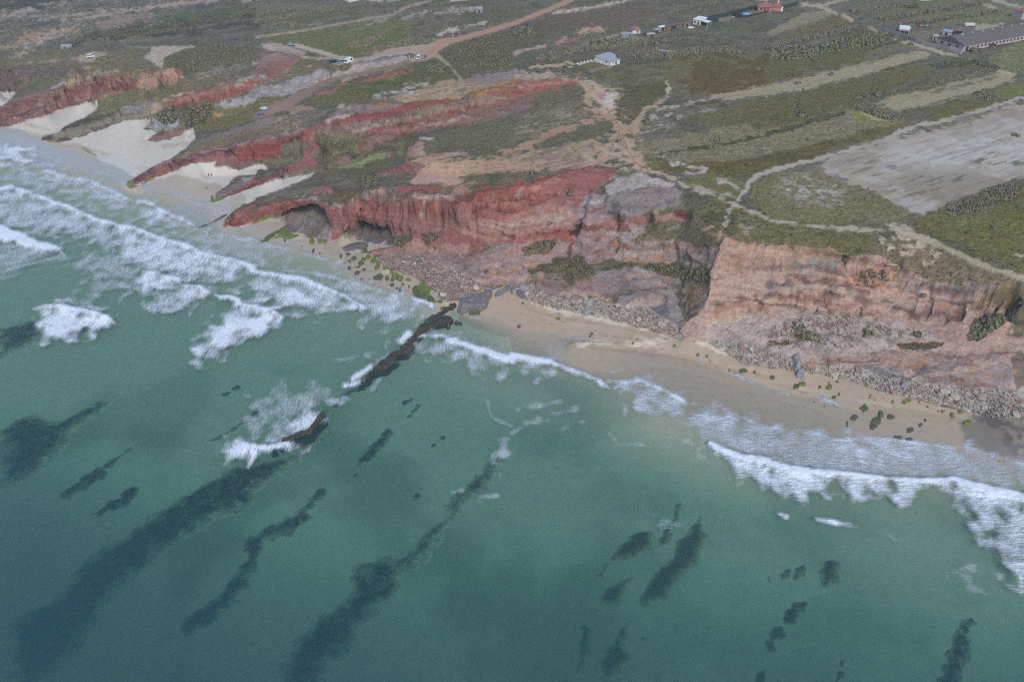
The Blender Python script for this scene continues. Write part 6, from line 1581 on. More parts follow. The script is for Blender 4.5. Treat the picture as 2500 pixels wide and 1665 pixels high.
# ------------------------------------------------------------------ reefs, slabs, boulders and weed
def reef_material(name, dark, pale, blur_sand=None, scale=.6, rough=.8):
    b = NT(name)
    pos = b.n('ShaderNodeTexCoord').outputs['Object']
    n = b.noise(pos, scale, 6, .7); n2 = b.noise(pos, scale * 4, 4, .7)
    f = b.ramp(b.math('ADD', b.math('MULTIPLY', n, .6), b.math('MULTIPLY', n2, .4)), .38, .64)
    c = b.mix(f, (*dark, 1), (*pale, 1))
    if blur_sand is not None:
        e = b.math('ADD', b.attr('rise'), b.math('ADD', b.math('MULTIPLY', b.math('SUBTRACT', n, .5), 1.7), b.math('MULTIPLY', b.math('SUBTRACT', n2, .5), .7)))
        c = b.mix(b.ramp(e, .05, 1.05), (*blur_sand, 1), c)  # rims fade to sand colour, painting in the blur of the water
    p = b.n('ShaderNodeBsdfPrincipled'); b.set(p.inputs['Base Color'], c); p.inputs['Roughness'].default_value = rough
    bm = b.n('ShaderNodeBump'); bm.inputs['Strength'].default_value = .9; bm.inputs['Distance'].default_value = .6
    b.set(bm.inputs['Height'], b.math('ADD', n, n2)); b.set(p.inputs['Normal'], bm.outputs[0])
    b.set(b.out.inputs[0], p)
    return b.m

SEABED_SAND = tuple(alb((208, 196, 168)))
M_REEF = reef_material('weedy reef', (.008, .010, .011), (.052, .048, .036), SEABED_SAND, .3)
M_REEFB = reef_material('brown weedy rock', (.020, .016, .011), (.13, .105, .060), SEABED_SAND, .6)
M_CREST = reef_material('wet brown reef rock', tuple(alb((52, 50, 42))), tuple(alb((98, 92, 72))), None, .7, .6)
M_GREY = reef_material('grey shore rock', tuple(alb((110, 100, 104))), tuple(alb((168, 164, 168))), None, .8)
M_PALE = reef_material('pale grey slab', tuple(alb((150, 146, 150))), tuple(alb((198, 200, 204))), None, .8)
M_BOULDER = [reef_material('boulder grey', tuple(alb((180, 160, 150))), tuple(alb((230, 212, 198))), None, 1.1),
             reef_material('boulder pale', tuple(alb((200, 182, 166))), tuple(alb((240, 224, 206))), None, 1.1),
             reef_material('boulder mauve', tuple(alb((158, 124, 114))), tuple(alb((208, 172, 160))), None, 1.1)]
M_ALGA = reef_material('bright green weed', tuple(alb((104, 116, 48))), tuple(alb((160, 170, 66))), None, 1.4)
M_ALGD = reef_material('dark green weed', tuple(alb((84, 92, 58))), tuple(alb((136, 142, 84))), None, 1.4)
M_WRACK = reef_material('blackish weed on sand', tuple(alb((84, 88, 80))), tuple(alb((134, 128, 112))), None, 1.4)

def edge_distance(X, Y, q):
    ins = np.zeros(X.shape, bool); best = np.full(X.shape, 1e9)
    for i in range(len(q)):
        ax, ay = q[i]; bx, by = q[(i + 1) % len(q)]
        if ay != by: ins ^= ((ay > Y) != (by > Y)) & (X < (bx - ax) * (Y - ay) / (by - ay) + ax)
        dx, dy = bx - ax, by - ay; L = max(dx * dx + dy * dy, 1e-9)
        t = np.clip(((X - ax) * dx + (Y - ay) * dy) / L, 0, 1)
        best = np.minimum(best, np.hypot(X - ax - t * dx, Y - ay - t * dy))
    return np.where(ins, best, -best)

def biggest(m):
    """the largest connected patch of a mask"""
    lab = np.zeros(m.shape, np.int32); best, n = 0, 0
    todo = {tuple(t) for t in np.argwhere(m)}
    top = None
    while todo:
        s = todo.pop(); comp = [s]; st = [s]
        while st:
            j, i = st.pop()
            for q in ((j + 1, i), (j - 1, i), (j, i + 1), (j, i - 1)):
                if q in todo: todo.discard(q); comp.append(q); st.append(q)
        if top is None or len(comp) > len(top): top = comp
    out = np.zeros(m.shape, bool)
    if top:
        a = np.array(top); out[a[:, 0], a[:, 1]] = True
    return out

def mound(name, spec, zp, top, mat, label, cat, group=None, slope=2.0, cell=.6, rag=.8, rough=.35, base=None, seed=0, flat=False, kind=None, soft=None):
    """a rock or reef that fills a traced outline: rises from the ground under it to TOP"""
    p = T(spec); wx, wy = unproject(p[:, 0], p[:, 1], zp)
    q = np.stack([wx, wy], 1); c = q.mean(0)
    x0, y0 = q.min(0) - 1.5; x1, y1 = q.max(0) + 1.5
    nx = int((x1 - x0) / cell) + 2; ny = int((y1 - y0) / cell) + 2
    while nx * ny > 26000:
        cell *= 1.15; nx = int((x1 - x0) / cell) + 2; ny = int((y1 - y0) / cell) + 2
    X, Y = np.meshgrid(x0 + cell * np.arange(nx), y0 + cell * np.arange(ny))
    d = edge_distance(X, Y, q) + rag * fbm(X / 3.2 + seed, Y / 3.2, 3, 70)
    prof = sstep(0, slope, d)
    rise = prof if soft is None else sstep(-soft * .35, min(soft, .8 * float(d.max())), d) * min(1.0, .55 + .15 * float(d.max()))
    g = height(X, Y) if base is None else np.full(X.shape, base)
    bumps = fbm(X / 4.5, Y / 4.5 + seed, 4, 71)
    if soft is not None: top = g + .7
    Z = g - (.25 if soft is None else .02) + prof * (np.maximum(top - g, .3) + .25 + (0 if flat else rough * 2 * bumps))
    keep = biggest(d > (-.35 if soft is None else -soft * .6))
    idx = np.arange(nx * ny).reshape(ny, nx)
    qd = np.stack([idx[:-1, :-1], idx[:-1, 1:], idx[1:, 1:], idx[1:, :-1]], -1).reshape(-1, 4)
    qd = qd[keep.ravel()[qd].all(1)]
    if len(qd) < 2: return None
    ids, inv = np.unique(qd, return_inverse=True)
    co = np.stack([X.ravel() - c[0], Y.ravel() - c[1], Z.ravel()], 1)[ids]
    me = np_mesh(name, co, quads=inv.reshape(qd.shape))
    add_attr(me, 'rise', rise.ravel()[ids], 'FLOAT')
    me.materials.append(mat)
    o = bpy.data.objects.new(name, me); COL.objects.link(o); o.location = (c[0], c[1], 0)
    return tag(o, label, cat, group, kind)

for i, (s_, lab) in enumerate(sub):
    mound('submerged_reef', s_, -1.5, -.9 if i not in (3, 15, 20) else -1.9, M_REEF, lab, 'reef', SR, slope=5.0, cell=.8, rag=2.2 if i != 6 else .8, rough=.12, seed=i * 13, soft=5.5)
for i, (s_, lab) in enumerate(subb):
    mound('brown_reef', s_, -1.2, -.45, M_REEFB, lab, 'reef', 'brown reefs in the shallow green water', slope=2.4, cell=.5, rag=1.1, rough=.2, seed=200 + i * 7, soft=2.8)
# rock that stands out of the sea
mound('reef_ridge', 'G 1640,1325 1720,1270 1840,1213 1855,1240 1700,1325 1825,1345 1812,1392 1690,1425 1600,1455 1500,1530; K 1462,0 1460,50 1410,105 1310,130 1300,190 1220,245 1120,270 1060,300 1030,360 940,392 910,412 965,350 1050,270 1120,190 1200,130 1300,80 1380,10; G 1430,1520 1500,1420 1570,1360', .8, 1.5, M_CREST,
      'long brown rock ridge running from the beach out into the surf', 'rock reef', slope=1.0, cell=.35, rag=1.0, rough=.6, seed=5)
mound('reef_islet', 'K 600,635 655,650 640,712 560,790 520,852 420,882 330,912 300,937 205,950 230,900 340,860 450,820 520,750', 0.5, 1.4, M_CREST, 'narrow brown rock islet standing in white foam offshore', 'rock reef', slope=.9, cell=.35, rag=.5, rough=.4, seed=9)
mound('reef_islet', 'K 120,968 180,953 195,976 130,988', .4, .7, M_CREST, 'tiny dark rock awash at the seaward end of the foaming islet', 'rock reef', slope=.8, cell=.3, rag=.3, rough=.3, seed=10)
mound('reef_ridge', 'G 20,660 100,590 240,535 255,555 120,640 40,665', .5, .7, M_ALGD, 'dark weedy rock strip in front of the sea arch', 'rock reef', slope=1.0, cell=.35, rag=.5, seed=12)
mound('reef_ridge', 'E 1780,528 1960,460 2060,405 2110,395 2100,415 1980,470 1830,525', .3, .45, M_WRACK, 'thin dark rock line on the wet sand off the headland nose', 'rock reef', slope=1.0, cell=.4, rag=.7, seed=14)
# big rocks on the shore
mound('shore_rock', 'G 1840,1255 1870,1180 1960,1145 2100,1128 2186,1092 2180,1150 2145,1205 2125,1250 2050,1282 1930,1272 1890,1278', 2.4, 3.6, M_GREY, 'big grey humped rock where the brown ridge meets the sand', 'rock', slope=1.5, cell=.35, rag=.4, rough=.5, seed=21)
mound('rock_ledge', 'G 2185,1125 2355,1045; H 40,1090 20,1130; G 2355,1085 2200,1160', 3.0, 3.8, M_GREY, 'low mauve rock ledge leading inland from the big humped rock', 'rock', slope=1.2, cell=.4, rag=.4, rough=.4, seed=22)
mound('flat_stone', 'G 1955,1288 2068,1288 2055,1308 1960,1305', 1.6, 1.9, M_ALGD, 'flat dark stone with green edge below the big humped rock', 'rock', slope=.6, cell=.25, rag=.15, seed=23)
mound('rock_slab', 'H 60,1048 90,1040 165,1070 168,1092 140,1098 70,1075', 4.5, 5.4, M_PALE, 'long pale slab perched at the top of the beach rubble', 'rock', slope=.6, cell=.3, rag=.15, rough=.15, seed=24)
mound('rock_slab', 'H 35,1105 60,1095 130,1130 140,1160 100,1165 50,1140', 3.2, 3.9, M_GREY, 'grey slab lying under the long pale slab', 'rock', slope=.6, cell=.3, rag=.15, rough=.2, seed=25)
mound('rock_slab', 'H 640,1310 660,1275 760,1245 790,1250 740,1300 680,1325', 2.8, 3.5, M_PALE, 'biggest pale tilted slab at the edge of the sand', 'rock', slope=.6, cell=.3, rag=.2, rough=.15, seed=26)
mound('rock_slab', 'H 545,1195 560,1155 590,1170 610,1150 615,1200', 4.2, 5.6, M_BOULDER[2], 'upright pinkish rock standing in the beach rubble', 'rock', slope=.6, cell=.3, rag=.2, rough=.3, seed=27)
mound('rock_slab', 'M 215,180 240,135 290,130 300,180 310,235 260,245', 4.8, 6.6, M_PALE, 'upper of two pale blue grey blocks at the cliff foot', 'rock', slope=.7, cell=.3, rag=.2, rough=.2, seed=28)
mound('rock_slab', 'M 250,300 275,262 318,255 350,320 340,345 265,320', 2.6, 3.6, M_PALE, 'lower of two pale blue grey blocks, resting on the sand', 'rock', slope=.6, cell=.3, rag=.2, rough=.2, seed=29)
mound('rock_slab', 'M 1225,380 1300,365 1320,390 1270,420 1220,405', 4.0, 4.6, M_PALE, 'pale square slab in the upper rubble of the far apron', 'rock', slope=.5, cell=.3, rag=.15, rough=.15, seed=30)
mound('rock_slab', 'G 970,630 990,610 1015,618 1010,640 985,645', 1.8, 2.5, M_PALE, 'single pale boulder in front of the smaller sea cave', 'rock', slope=.5, cell=.25, rag=.15, rough=.2, base=1.6, seed=31)
mound('weed_ledge', 'G 215,545 300,470 365,435 340,490 290,560 340,582 450,600 525,583 518,618 400,612 300,628 215,602 160,622 195,575', 1.0, 1.3, M_ALGA, 'bright green weed covered ledge below the sea arch', 'seaweed rock', slope=.8, cell=.3, rag=.4, rough=.25, base=.6, seed=33)
mound('weed_ledge', 'E 1165,155 1170,120 1215,112 1260,135 1420,70 1422,82 1270,145 1190,166', .7, .8, M_ALGA, 'green weed at the seaward tip of the long red fin', 'seaweed rock', slope=.5, cell=.3, rag=.2, seed=34)
mound('weed_ledge', 'E 1930,240 1955,225 1970,260 2090,240 2040,270 1945,288', .9, .9, M_ALGA, 'green weed ring at the tip of the short pointed fin', 'seaweed rock', slope=.5, cell=.3, rag=.2, seed=35)
mound('weed_ledge', 'E 2140,380 2240,310 2270,305 2200,365', 1.8, 2.2, M_ALGA, 'green weed streak on the landward side of the headland nose', 'seaweed rock', slope=.5, cell=.3, rag=.2, seed=36)
mound('weed_ledge', 'G 0,465 110,440 125,448 0,482; E 2300,500 2320,485', 1.2, 1.3, M_ALGA, 'green weed line along the foot of the headland nose', 'seaweed rock', slope=.4, cell=.3, rag=.15, seed=37)
# small weed covered stones, one by one (tile, x, y, width, height, kind)
weeds = [('G', 515, 640, 60, 60, 0), ('G', 610, 642, 90, 30, 0), ('G', 780, 790, 40, 60, 1), ('G', 850, 775, 60, 40, 1), ('G', 900, 810, 60, 50, 1), ('G', 860, 840, 50, 40, 1), ('G', 960, 850, 70, 50, 1), ('G', 990, 820, 60, 50, 0), ('G', 1040, 800, 70, 50, 0), ('G', 1090, 830, 70, 60, 0), ('G', 1120, 870, 60, 60, 0), ('G', 1100, 900, 50, 40, 0), ('G', 940, 890, 50, 30, 1), ('G', 860, 900, 50, 40, 2), ('G', 940, 950, 70, 40, 2), ('G', 1000, 920, 40, 30, 2), ('G', 1190, 905, 50, 30, 0), ('G', 1250, 930, 50, 50, 0), ('G', 1270, 970, 70, 50, 0), ('G', 1320, 980, 70, 60, 0), ('G', 1210, 990, 50, 50, 1), ('G', 1140, 985, 80, 60, 1), ('G', 1090, 1000, 40, 50, 2), ('G', 1250, 1015, 50, 40, 2), ('G', 1350, 1040, 30, 30, 1), ('G', 1400, 1000, 50, 25, 0),
 ('G', 1480, 1100, 90, 90, 1), ('G', 1530, 1080, 90, 90, 0), ('G', 1580, 1120, 70, 90, 0), ('G', 1520, 1160, 120, 80, 1), ('G', 1590, 1180, 80, 60, 1), ('G', 1690, 1205, 60, 40, 0), ('G', 1640, 1200, 50, 40, 0), ('G', 1490, 1040, 20, 30, 0), ('G', 1410, 1080, 40, 40, 1),
 ('G', 1250, 1060, 60, 40, 2), ('G', 1320, 1110, 60, 50, 2), ('G', 1300, 1090, 30, 30, 2), ('G', 970, 995, 40, 20, 2), ('G', 530, 740, 40, 50, 2), ('G', 590, 770, 30, 20, 2), ('G', 670, 710, 20, 20, 2), ('G', 260, 645, 40, 40, 2), ('G', 420, 700, 30, 20, 2), ('G', 1850, 1390, 60, 30, 2), ('G', 1890, 1400, 40, 25, 2), ('G', 1770, 1430, 40, 50, 2),
 ('G', 1730, 1290, 70, 60, 0), ('G', 1680, 1330, 50, 40, 0), ('G', 1790, 1250, 60, 30, 1),
 ('H', 420, 1365, 40, 30, 0), ('H', 470, 1388, 50, 20, 0), ('H', 740, 1508, 40, 25, 1), ('H', 720, 1530, 40, 20, 1), ('H', 60, 1440, 60, 40, 2), ('H', 95, 1225, 30, 30, 1), ('H', 290, 1430, 25, 30, 1), ('H', 320, 1328, 30, 20, 0), ('H', 1155, 1553, 30, 20, 0), ('H', 865, 1520, 20, 15, 1),
 ('L', 1115, 15, 40, 20, 0), ('L', 1490, 45, 40, 30, 0), ('L', 1710, 125, 30, 25, 0), ('L', 1795, 135, 40, 25, 0), ('L', 2140, 270, 90, 35, 1), ('L', 2000, 278, 30, 30, 2), ('L', 2235, 280, 40, 25, 2),
 ('M', 250, 420, 70, 50, 1), ('M', 310, 392, 70, 35, 0), ('M', 40, 335, 60, 30, 1), ('M', 480, 418, 50, 45, 1), ('M', 570, 430, 60, 50, 0), ('M', 560, 395, 20, 35, 0), ('M', 605, 525, 70, 40, 1), ('M', 645, 495, 40, 50, 1), ('M', 880, 605, 80, 100, 1), ('M', 800, 700, 80, 70, 2), ('M', 730, 770, 50, 80, 2), ('M', 1040, 690, 70, 90, 1), ('M', 990, 750, 110, 80, 1), ('M', 960, 795, 80, 60, 2), ('M', 1120, 700, 70, 50, 2), ('M', 1200, 880, 120, 50, 2), ('M', 1300, 905, 100, 50, 2), ('M', 1310, 830, 90, 60, 2), ('M', 1400, 780, 60, 60, 2), ('M', 1440, 730, 40, 40, 2),
 ('M', 940, 505, 50, 50, 0), ('M', 1150, 555, 60, 50, 0), ('M', 1080, 525, 60, 25, 0), ('M', 1290, 545, 90, 30, 0), ('M', 1250, 575, 50, 25, 0), ('M', 1560, 650, 40, 30, 0), ('M', 1610, 645, 50, 30, 0), ('M', 1690, 680, 60, 60, 0), ('M', 1840, 750, 100, 60, 0), ('M', 1770, 650, 50, 40, 0), ('M', 1890, 710, 30, 50, 0), ('M', 1670, 780, 30, 25, 2), ('M', 420, 562, 40, 25, 2), ('M', 515, 595, 35, 40, 2), ('M', 1400, 555, 50, 30, 0), ('M', 640, 375, 40, 20, 0), ('M', 1470, 610, 40, 30, 1)]
WL = ['clump of bright green weed on stones by the water', 'clump of dark green weed on stones by the water', 'blackish weed patch lying on the wet sand']
WN = ['weed_clump', 'weed_clump', 'weed_patch']
ORD = 'first second third fourth fifth sixth seventh eighth ninth tenth eleventh twelfth thirteenth fourteenth fifteenth sixteenth seventeenth eighteenth nineteenth twentieth'.split()
rank = {}
for key in {(w[0], w[5]) for w in weeds}:
    run = sorted((i for i, w in enumerate(weeds) if (w[0], w[5]) == key), key=lambda i: (-weeds[i][1] if key[0] == 'G' else weeds[i][1]))
    for n, i in enumerate(run): rank[i] = ORD[n] if n < 20 else 'farthest'
for i, (t_, x, y, w, h, k) in enumerate(weeds):
    a = np.linspace(0, 2 * np.pi, 11)[:-1] + .3 * i
    rr = 1 + .35 * np.sin(a * 3 + i) * np.cos(a * 2 + 2 * i)
    pts = ' '.join('%.1f,%.1f' % (x + w * .52 * r * math.cos(b), y + h * .52 * r * math.sin(b)) for b, r in zip(a, rr))
    place_ = {'G': 'below the red headland', 'H': 'on the middle sand', 'L': 'under the pale buttress', 'M': 'on the right-hand beach'}[t_]
    g = float(height(*[float(q) for q in unproject(*T('%s %f,%f' % (t_, x, y))[0], .8)]))
    mound(WN[k], '%s %s' % (t_, pts), max(g, .0), max(g, 0) + (.45 if k < 2 else .25), (M_ALGA, M_ALGD, M_WRACK)[k],
          '%s %s from the brown rock ridge, %s' % (rank[i], ('bright green weed clump', 'dark green weed clump', 'blackish weed patch')[k], place_), 'seaweed',
          ('bright green weed clumps ', 'dark green weed clumps ', 'blackish weed patches ')[k] + place_, slope=.7, cell=.22, rag=.75, rough=.3, seed=i * 5)

# boulders
def rock_mesh(name, seed, n=14, squash=.7):
    r = random.Random(seed); bm = bmesh.new()
    for _ in range(n):
        v = Vector((r.gauss(0, 1), r.gauss(0, 1), r.gauss(0, 1))).normalized() * r.uniform(.8, 1.1)
        bm.verts.new((v.x * r.uniform(.8, 1.1), v.y * .8, v.z * squash))
    res = bmesh.ops.convex_hull(bm, input=bm.verts)
    bmesh.ops.delete(bm, geom=[g for g in set(res['geom_interior'] + res['geom_unused']) if isinstance(g, bmesh.types.BMVert)], context='VERTS')
    me = bpy.data.meshes.new(name); bm.to_mesh(me); bm.free()
    return me
PROTO = []
for i in range(9):
    me = rock_mesh('boulder', 100 + i, 13 + i % 4, .55 + .06 * (i % 4)); me.materials.append(M_BOULDER[i % 3]); PROTO.append(me)

def in_poly(p, u, v):
    ins = False
    for i in range(len(p)):
        ax, ay = p[i]; bx, by = p[(i + 1) % len(p)]
        if (ay > v) != (by > v) and u < (bx - ax) * (v - ay) / (by - ay) + ax: ins = not ins
    return ins
APRON = [('G 1100,810 1300,790 1560,790 1700,850 1900,970 2100,1070 2170,1110 2100,1140 1950,1170 1800,1210 1700,1180 1640,1080 1480,980 1200,890', 'broken rubble below the red cliff beside the green weed', (1, 2, 2, 2)),
         ('H 0,1080 170,1110 500,1195 700,1170 1000,1255 1200,1250 1440,1400 1500,1530 1200,1450 900,1362 640,1322 400,1272 200,1215 0,1145', 'rubble between the cliff and the middle sand', (0, 1, 2, 2)),
         ('L 1830,10 2000,0 2355,70; M 0,100 330,240 650,255 820,250 1000,320 1330,350 1400,400 1850,430 2240,455 2355,560 2340,700 2100,720 1950,680 1800,635 1500,555 1180,515 960,435 600,328 180,270 0,250; L 2355,235 2180,225 1960,100', 'rubble at the foot of the near right cliff', (0, 1, 1, 2)),
         ('I 0,1400 400,1310 860,1350 1350,1450 1500,1490 1400,1560 900,1550; M 800,70 0,60', 'scree below the pale buttress', (2, 1, 2, 0))]
rb = random.Random(31)
small = []
for ai, (spec, where, kinds) in enumerate(APRON):
    p = T(spec); (u0, v0), (u1, v1) = p.min(0), p.max(0)
    want = (90, 80, 100, 24)[ai]; got = 0; tries = 0; n_small = (2300, 1500, 2500, 700)[ai]; ns = 0
    while (got < want or ns < n_small) and tries < 60000:
        tries += 1
        u, v = rb.uniform(u0, u1), rb.uniform(v0, v1)
        if not in_poly(p, u, v): continue
        if fbm(np.array([u / 22.0]), np.array([v / 14.0]), 2, 95)[0] < rb.uniform(-.55, .25): continue
        g = ground(u, v)
        if got < want:
            s = rb.choice((.6, .7, .8, .9, 1.0, 1.2, 1.6, 2.1))
            kd = rb.choice(kinds); o = bpy.data.objects.new('boulder', PROTO[kd + 3 * rb.randrange(3)]); COL.objects.link(o)
            o.location = (g.x, g.y, g.z + s * .2); o.scale = (s * rb.uniform(.8, 1.3), s * rb.uniform(.7, 1.1), s * rb.uniform(.6, 1.0)); o.rotation_euler = (rb.uniform(-.3, .3), rb.uniform(-.3, .3), rb.uniform(0, 6.3))
            tint = ('grey', 'pale', 'mauve')[kd]; tag(o, 'large %s boulder lying in the %s' % (tint, where), 'boulder', '%s boulders in the %s' % (tint, where)); got += 1
        else:
            small.append((g.x, g.y, g.z, rb.choice((.2, .25, .3, .4, .55, .75)), rb.choice(kinds), rb.uniform(0, 6.3))); ns += 1
# the small stones between them
protos = []
for i in range(6):
    me = rock_mesh('tmp', 300 + i, 9, .65); me.calc_loop_triangles()
    vv_ = np.array([v.co[:] for v in me.vertices]); tt_ = np.array([t.vertices[:] for t in me.loop_triangles]); protos.append((vv_, tt_)); bpy.data.meshes.remove(me)
for k in range(3):
    V, F, off = [], [], 0
    for i, (x, y, z, s, kk, a) in enumerate(small):
        if kk != k: continue
        v, t = protos[i % 6]; c, sn = math.cos(a), math.sin(a)
        V.append(np.stack([x + s * (v[:, 0] * c - v[:, 1] * sn), y + s * (v[:, 0] * sn + v[:, 1] * c), z + s * (.3 + v[:, 2])], 1)); F.append(t + off); off += len(v)
    me = np_mesh('rubble', np.concatenate(V), tris=np.concatenate(F), smooth=False); me.materials.append(M_BOULDER[k])
    o = bpy.data.objects.new('rubble', me); COL.objects.link(o)
    tag(o, ('grey', 'pale', 'mauve')[k] + ' rubble of small stones along the foot of the cliffs', None, None, 'stuff')
# ------------------------------------------------------------------ buildings, walls, fences and what stands round them
def pm(name, c, **k): return flat_mat(name, tuple(alb(c)), **k)
M_WHITE = pm('white render', (226, 222, 226)); M_CREAM = pm('cream render', (228, 214, 196)); M_GREYW = pm('grey block wall', (150, 144, 150), scale=3)
M_ROOFG = pm('pale blue grey roof sheet', (160, 168, 178), rough=.7); M_ROOFR = pm('red roof tiles', (160, 96, 92), scale=4); M_ROOFB = pm('old brown roof tiles', (106, 94, 88), scale=3, var=.35)
M_DARK = pm('dark opening', (46, 44, 50)); M_TAN = pm('tan boards', (158, 130, 104)); M_WROOF = pm('white roof sheet', (224, 232, 238), rough=.5); M_TILEW = pm('ochre wall', (196, 128, 96))
M_FENCE = pm('dark green netting', (44, 62, 62), scale=6); M_POOL = pm('pool blue', (70, 166, 226), rough=.2); M_POOLR = pm('pool rim', (120, 170, 205)); M_CONC = pm('pale concrete', (182, 180, 184)); M_RUST = pm('rusty sheet', (142, 106, 92)); M_TARP = pm('blue tarpaulin', (70, 98, 156)); M_YEL = pm('yellow board', (206, 176, 96)); M_PINK = pm('faded pink wall', (196, 172, 176)); M_LILAC = pm('lilac roof sheet', (142, 118, 160)); M_TEALB = pm('teal tank', (96, 156, 160))

def place(name, label, cat, base_uv, along_uv, group=None, flip=False):
    """an Empty at the near corner of a thing; its x axis runs along the ground towards the second point"""
    a = ground(*T(base_uv)[0]); b = ground(*T(along_uv)[0])
    e = bpy.data.objects.new(name, None); COL.objects.link(e); e.empty_display_size = .5
    e.location = a; e.rotation_euler = (0, 0, math.atan2(b.y - a.y, b.x - a.x))
    tag(e, label, cat, group)
    return e, math.hypot(b.x - a.x, b.y - a.y)

def box_v(x0, y0, z0, x1, y1, z1): return [(x0, y0, z0), (x1, y0, z0), (x1, y1, z0), (x0, y1, z0), (x0, y0, z1), (x1, y0, z1), (x1, y1, z1), (x0, y1, z1)]
BOXF = [(0, 3, 2, 1), (4, 5, 6, 7), (0, 1, 5, 4), (1, 2, 6, 5), (2, 3, 7, 6), (3, 0, 4, 7)]
def box(name, parent, mat, x0, y0, z0, x1, y1, z1): return link_mesh(name, box_v(x0, y0, z0, x1, y1, z1), BOXF, mat, parent)
def wedge(name, parent, mat, x0, y0, x1, y1, z00, z10, z11, z01, t=.18):
    """a sloping slab given its four corner heights"""
    v = [(x0, y0, z00), (x1, y0, z10), (x1, y1, z11), (x0, y1, z01), (x0, y0, z00 + t), (x1, y0, z10 + t), (x1, y1, z11 + t), (x0, y1, z01 + t)]
    return link_mesh(name, v, BOXF, mat, parent)
def walls(parent, mat, x0, y0, x1, y1, z00, z10, z11, z01, base=-1.0):
    v = [(x0, y0, base), (x1, y0, base), (x1, y1, base), (x0, y1, base), (x0, y0, z00), (x1, y0, z10), (x1, y1, z11), (x0, y1, z01)]
    return link_mesh('wall', v, BOXF, mat, parent)
def window(parent, x0, z0, x1, z1, y, axis='x', frame=M_WHITE, side=-1):
    """a window on the wall plane Y (axis x) or X (axis y): frame with a dark pane"""
    d = .06 * side
    if axis == 'x':
        f = box('window', parent, frame, x0 - .1, min(y, y + d), z0 - .1, x1 + .1, max(y, y + d), z1 + .1)
        box('pane', f, M_DARK, x0, min(y + d, y + 1.6 * d), z0, x1, max(y + d, y + 1.6 * d), z1)
    else:
        f = box('window', parent, frame, min(y, y + d), x0 - .1, z0 - .1, max(y, y + d), x1 + .1, z1 + .1)
        box('pane', f, M_DARK, min(y + d, y + 1.6 * d), x0, z0, max(y + d, y + 1.6 * d), x1, z1)
def door(parent, x0, x1, z1, y, axis='x', side=-1, mat=M_DARK):
    d = .07 * side
    if axis == 'x': return box('door', parent, mat, x0, min(y, y + d), 0, x1, max(y, y + d), z1)
    return box('door', parent, mat, min(y, y + d), x0, 0, max(y, y + d), x1, z1)
def hip_roof(parent, mat, x0, y0, x1, y1, z, rise, o=.45):
    x0 -= o; y0 -= o; x1 += o; y1 += o
    w = min(x1 - x0, y1 - y0) / 2
    if x1 - x0 >= y1 - y0: r = [(x0 + w, (y0 + y1) / 2), (x1 - w, (y0 + y1) / 2)]
    else: r = [((x0 + x1) / 2, y0 + w), ((x0 + x1) / 2, y1 - w)]
    v = [(x0, y0, z), (x1, y0, z), (x1, y1, z), (x0, y1, z), (*r[0], z + rise), (*r[1], z + rise), (x0, y0, z - .15), (x1, y0, z - .15), (x1, y1, z - .15), (x0, y1, z - .15)]
    top = [(0, 1, 5, 4), (1, 2, 5), (2, 3, 4, 5), (3, 0, 4)] if x1 - x0 >= y1 - y0 else [(0, 1, 4), (1, 2, 5, 4), (2, 3, 5), (3, 0, 4, 5)]
    return link_mesh('roof', v, top + [(6, 7, 1, 0), (7, 8, 2, 1), (8, 9, 3, 2), (9, 6, 0, 3), (9, 8, 7, 6)], mat, parent)
def gable_roof(parent, mat, x0, y0, x1, y1, z, rise, o=.4):
    ym = (y0 + y1) / 2
    v = [(x0 - o, y0 - o, z - .1), (x1 + o, y0 - o, z - .1), (x1 + o, y1 + o, z - .1), (x0 - o, y1 + o, z - .1), (x0 - o, ym, z + rise), (x1 + o, ym, z + rise),
         (x0 - o, y0 - o, z - .3), (x1 + o, y0 - o, z - .3), (x1 + o, y1 + o, z - .3), (x0 - o, y1 + o, z - .3)]
    return link_mesh('roof', v, [(0, 1, 5, 4), (2, 3, 4, 5), (6, 7, 1, 0), (7, 8, 2, 5, 1), (8, 9, 3, 2), (9, 6, 0, 4, 3), (9, 8, 7, 6)], mat, parent)

# the white house on the heath: a low front block and a longer wing behind
e, L = place('white_house', 'white flat roofed house with two blocks standing alone on the heath', 'house', 'C 905,610', 'C 1030,572')
L = 8.0
walls(e, M_WHITE, 0, 0, L, 7.0, 2.2, 2.2, 2.35, 2.35)
wedge('roof', e, M_ROOFG, -.2, -.2, L + .2, 7.05, 2.22, 2.22, 2.37, 2.37)
walls(e, M_WHITE, -.6, 7.1, L + 3.5, 12.0, 2.5, 2.5, 3.0, 3.0)
wedge('roof', e, M_ROOFG, -.9, 6.9, L + 3.8, 12.3, 2.52, 2.52, 3.04, 3.04)
window(e, L * .2, 1.2, L * .2 + .9, 2.0, 0.0); door(e, L * .52, L * .52 + 1.0, 1.9, 0.0)
window(e, L + 1.0, 1.0, L + 2.2, 1.9, 7.1); window(e, 3.0, 1.2, 4.0, 2.0, -.0, axis='y')
# its garden wall with pointed coping
e, L = place('garden_wall', 'low white garden wall with pointed coping running from the white house', 'wall', 'C 603,605', 'C 800,558')
box('wall', e, M_PINK, 0, -.12, -.4, L, .12, .9)
for k in range(7):
    x = L * (k + .08) / 6.6
    link_mesh('coping', [(x - .9, -.14, .88), (x + .9, -.14, .88), (x, -.14, 1.9), (x - .9, .14, .88), (x + .9, .14, .88), (x, .14, 1.9)], [(0, 1, 2), (5, 4, 3), (0, 3, 4, 1), (1, 4, 5, 2), (2, 5, 3, 0)], M_WHITE, e)
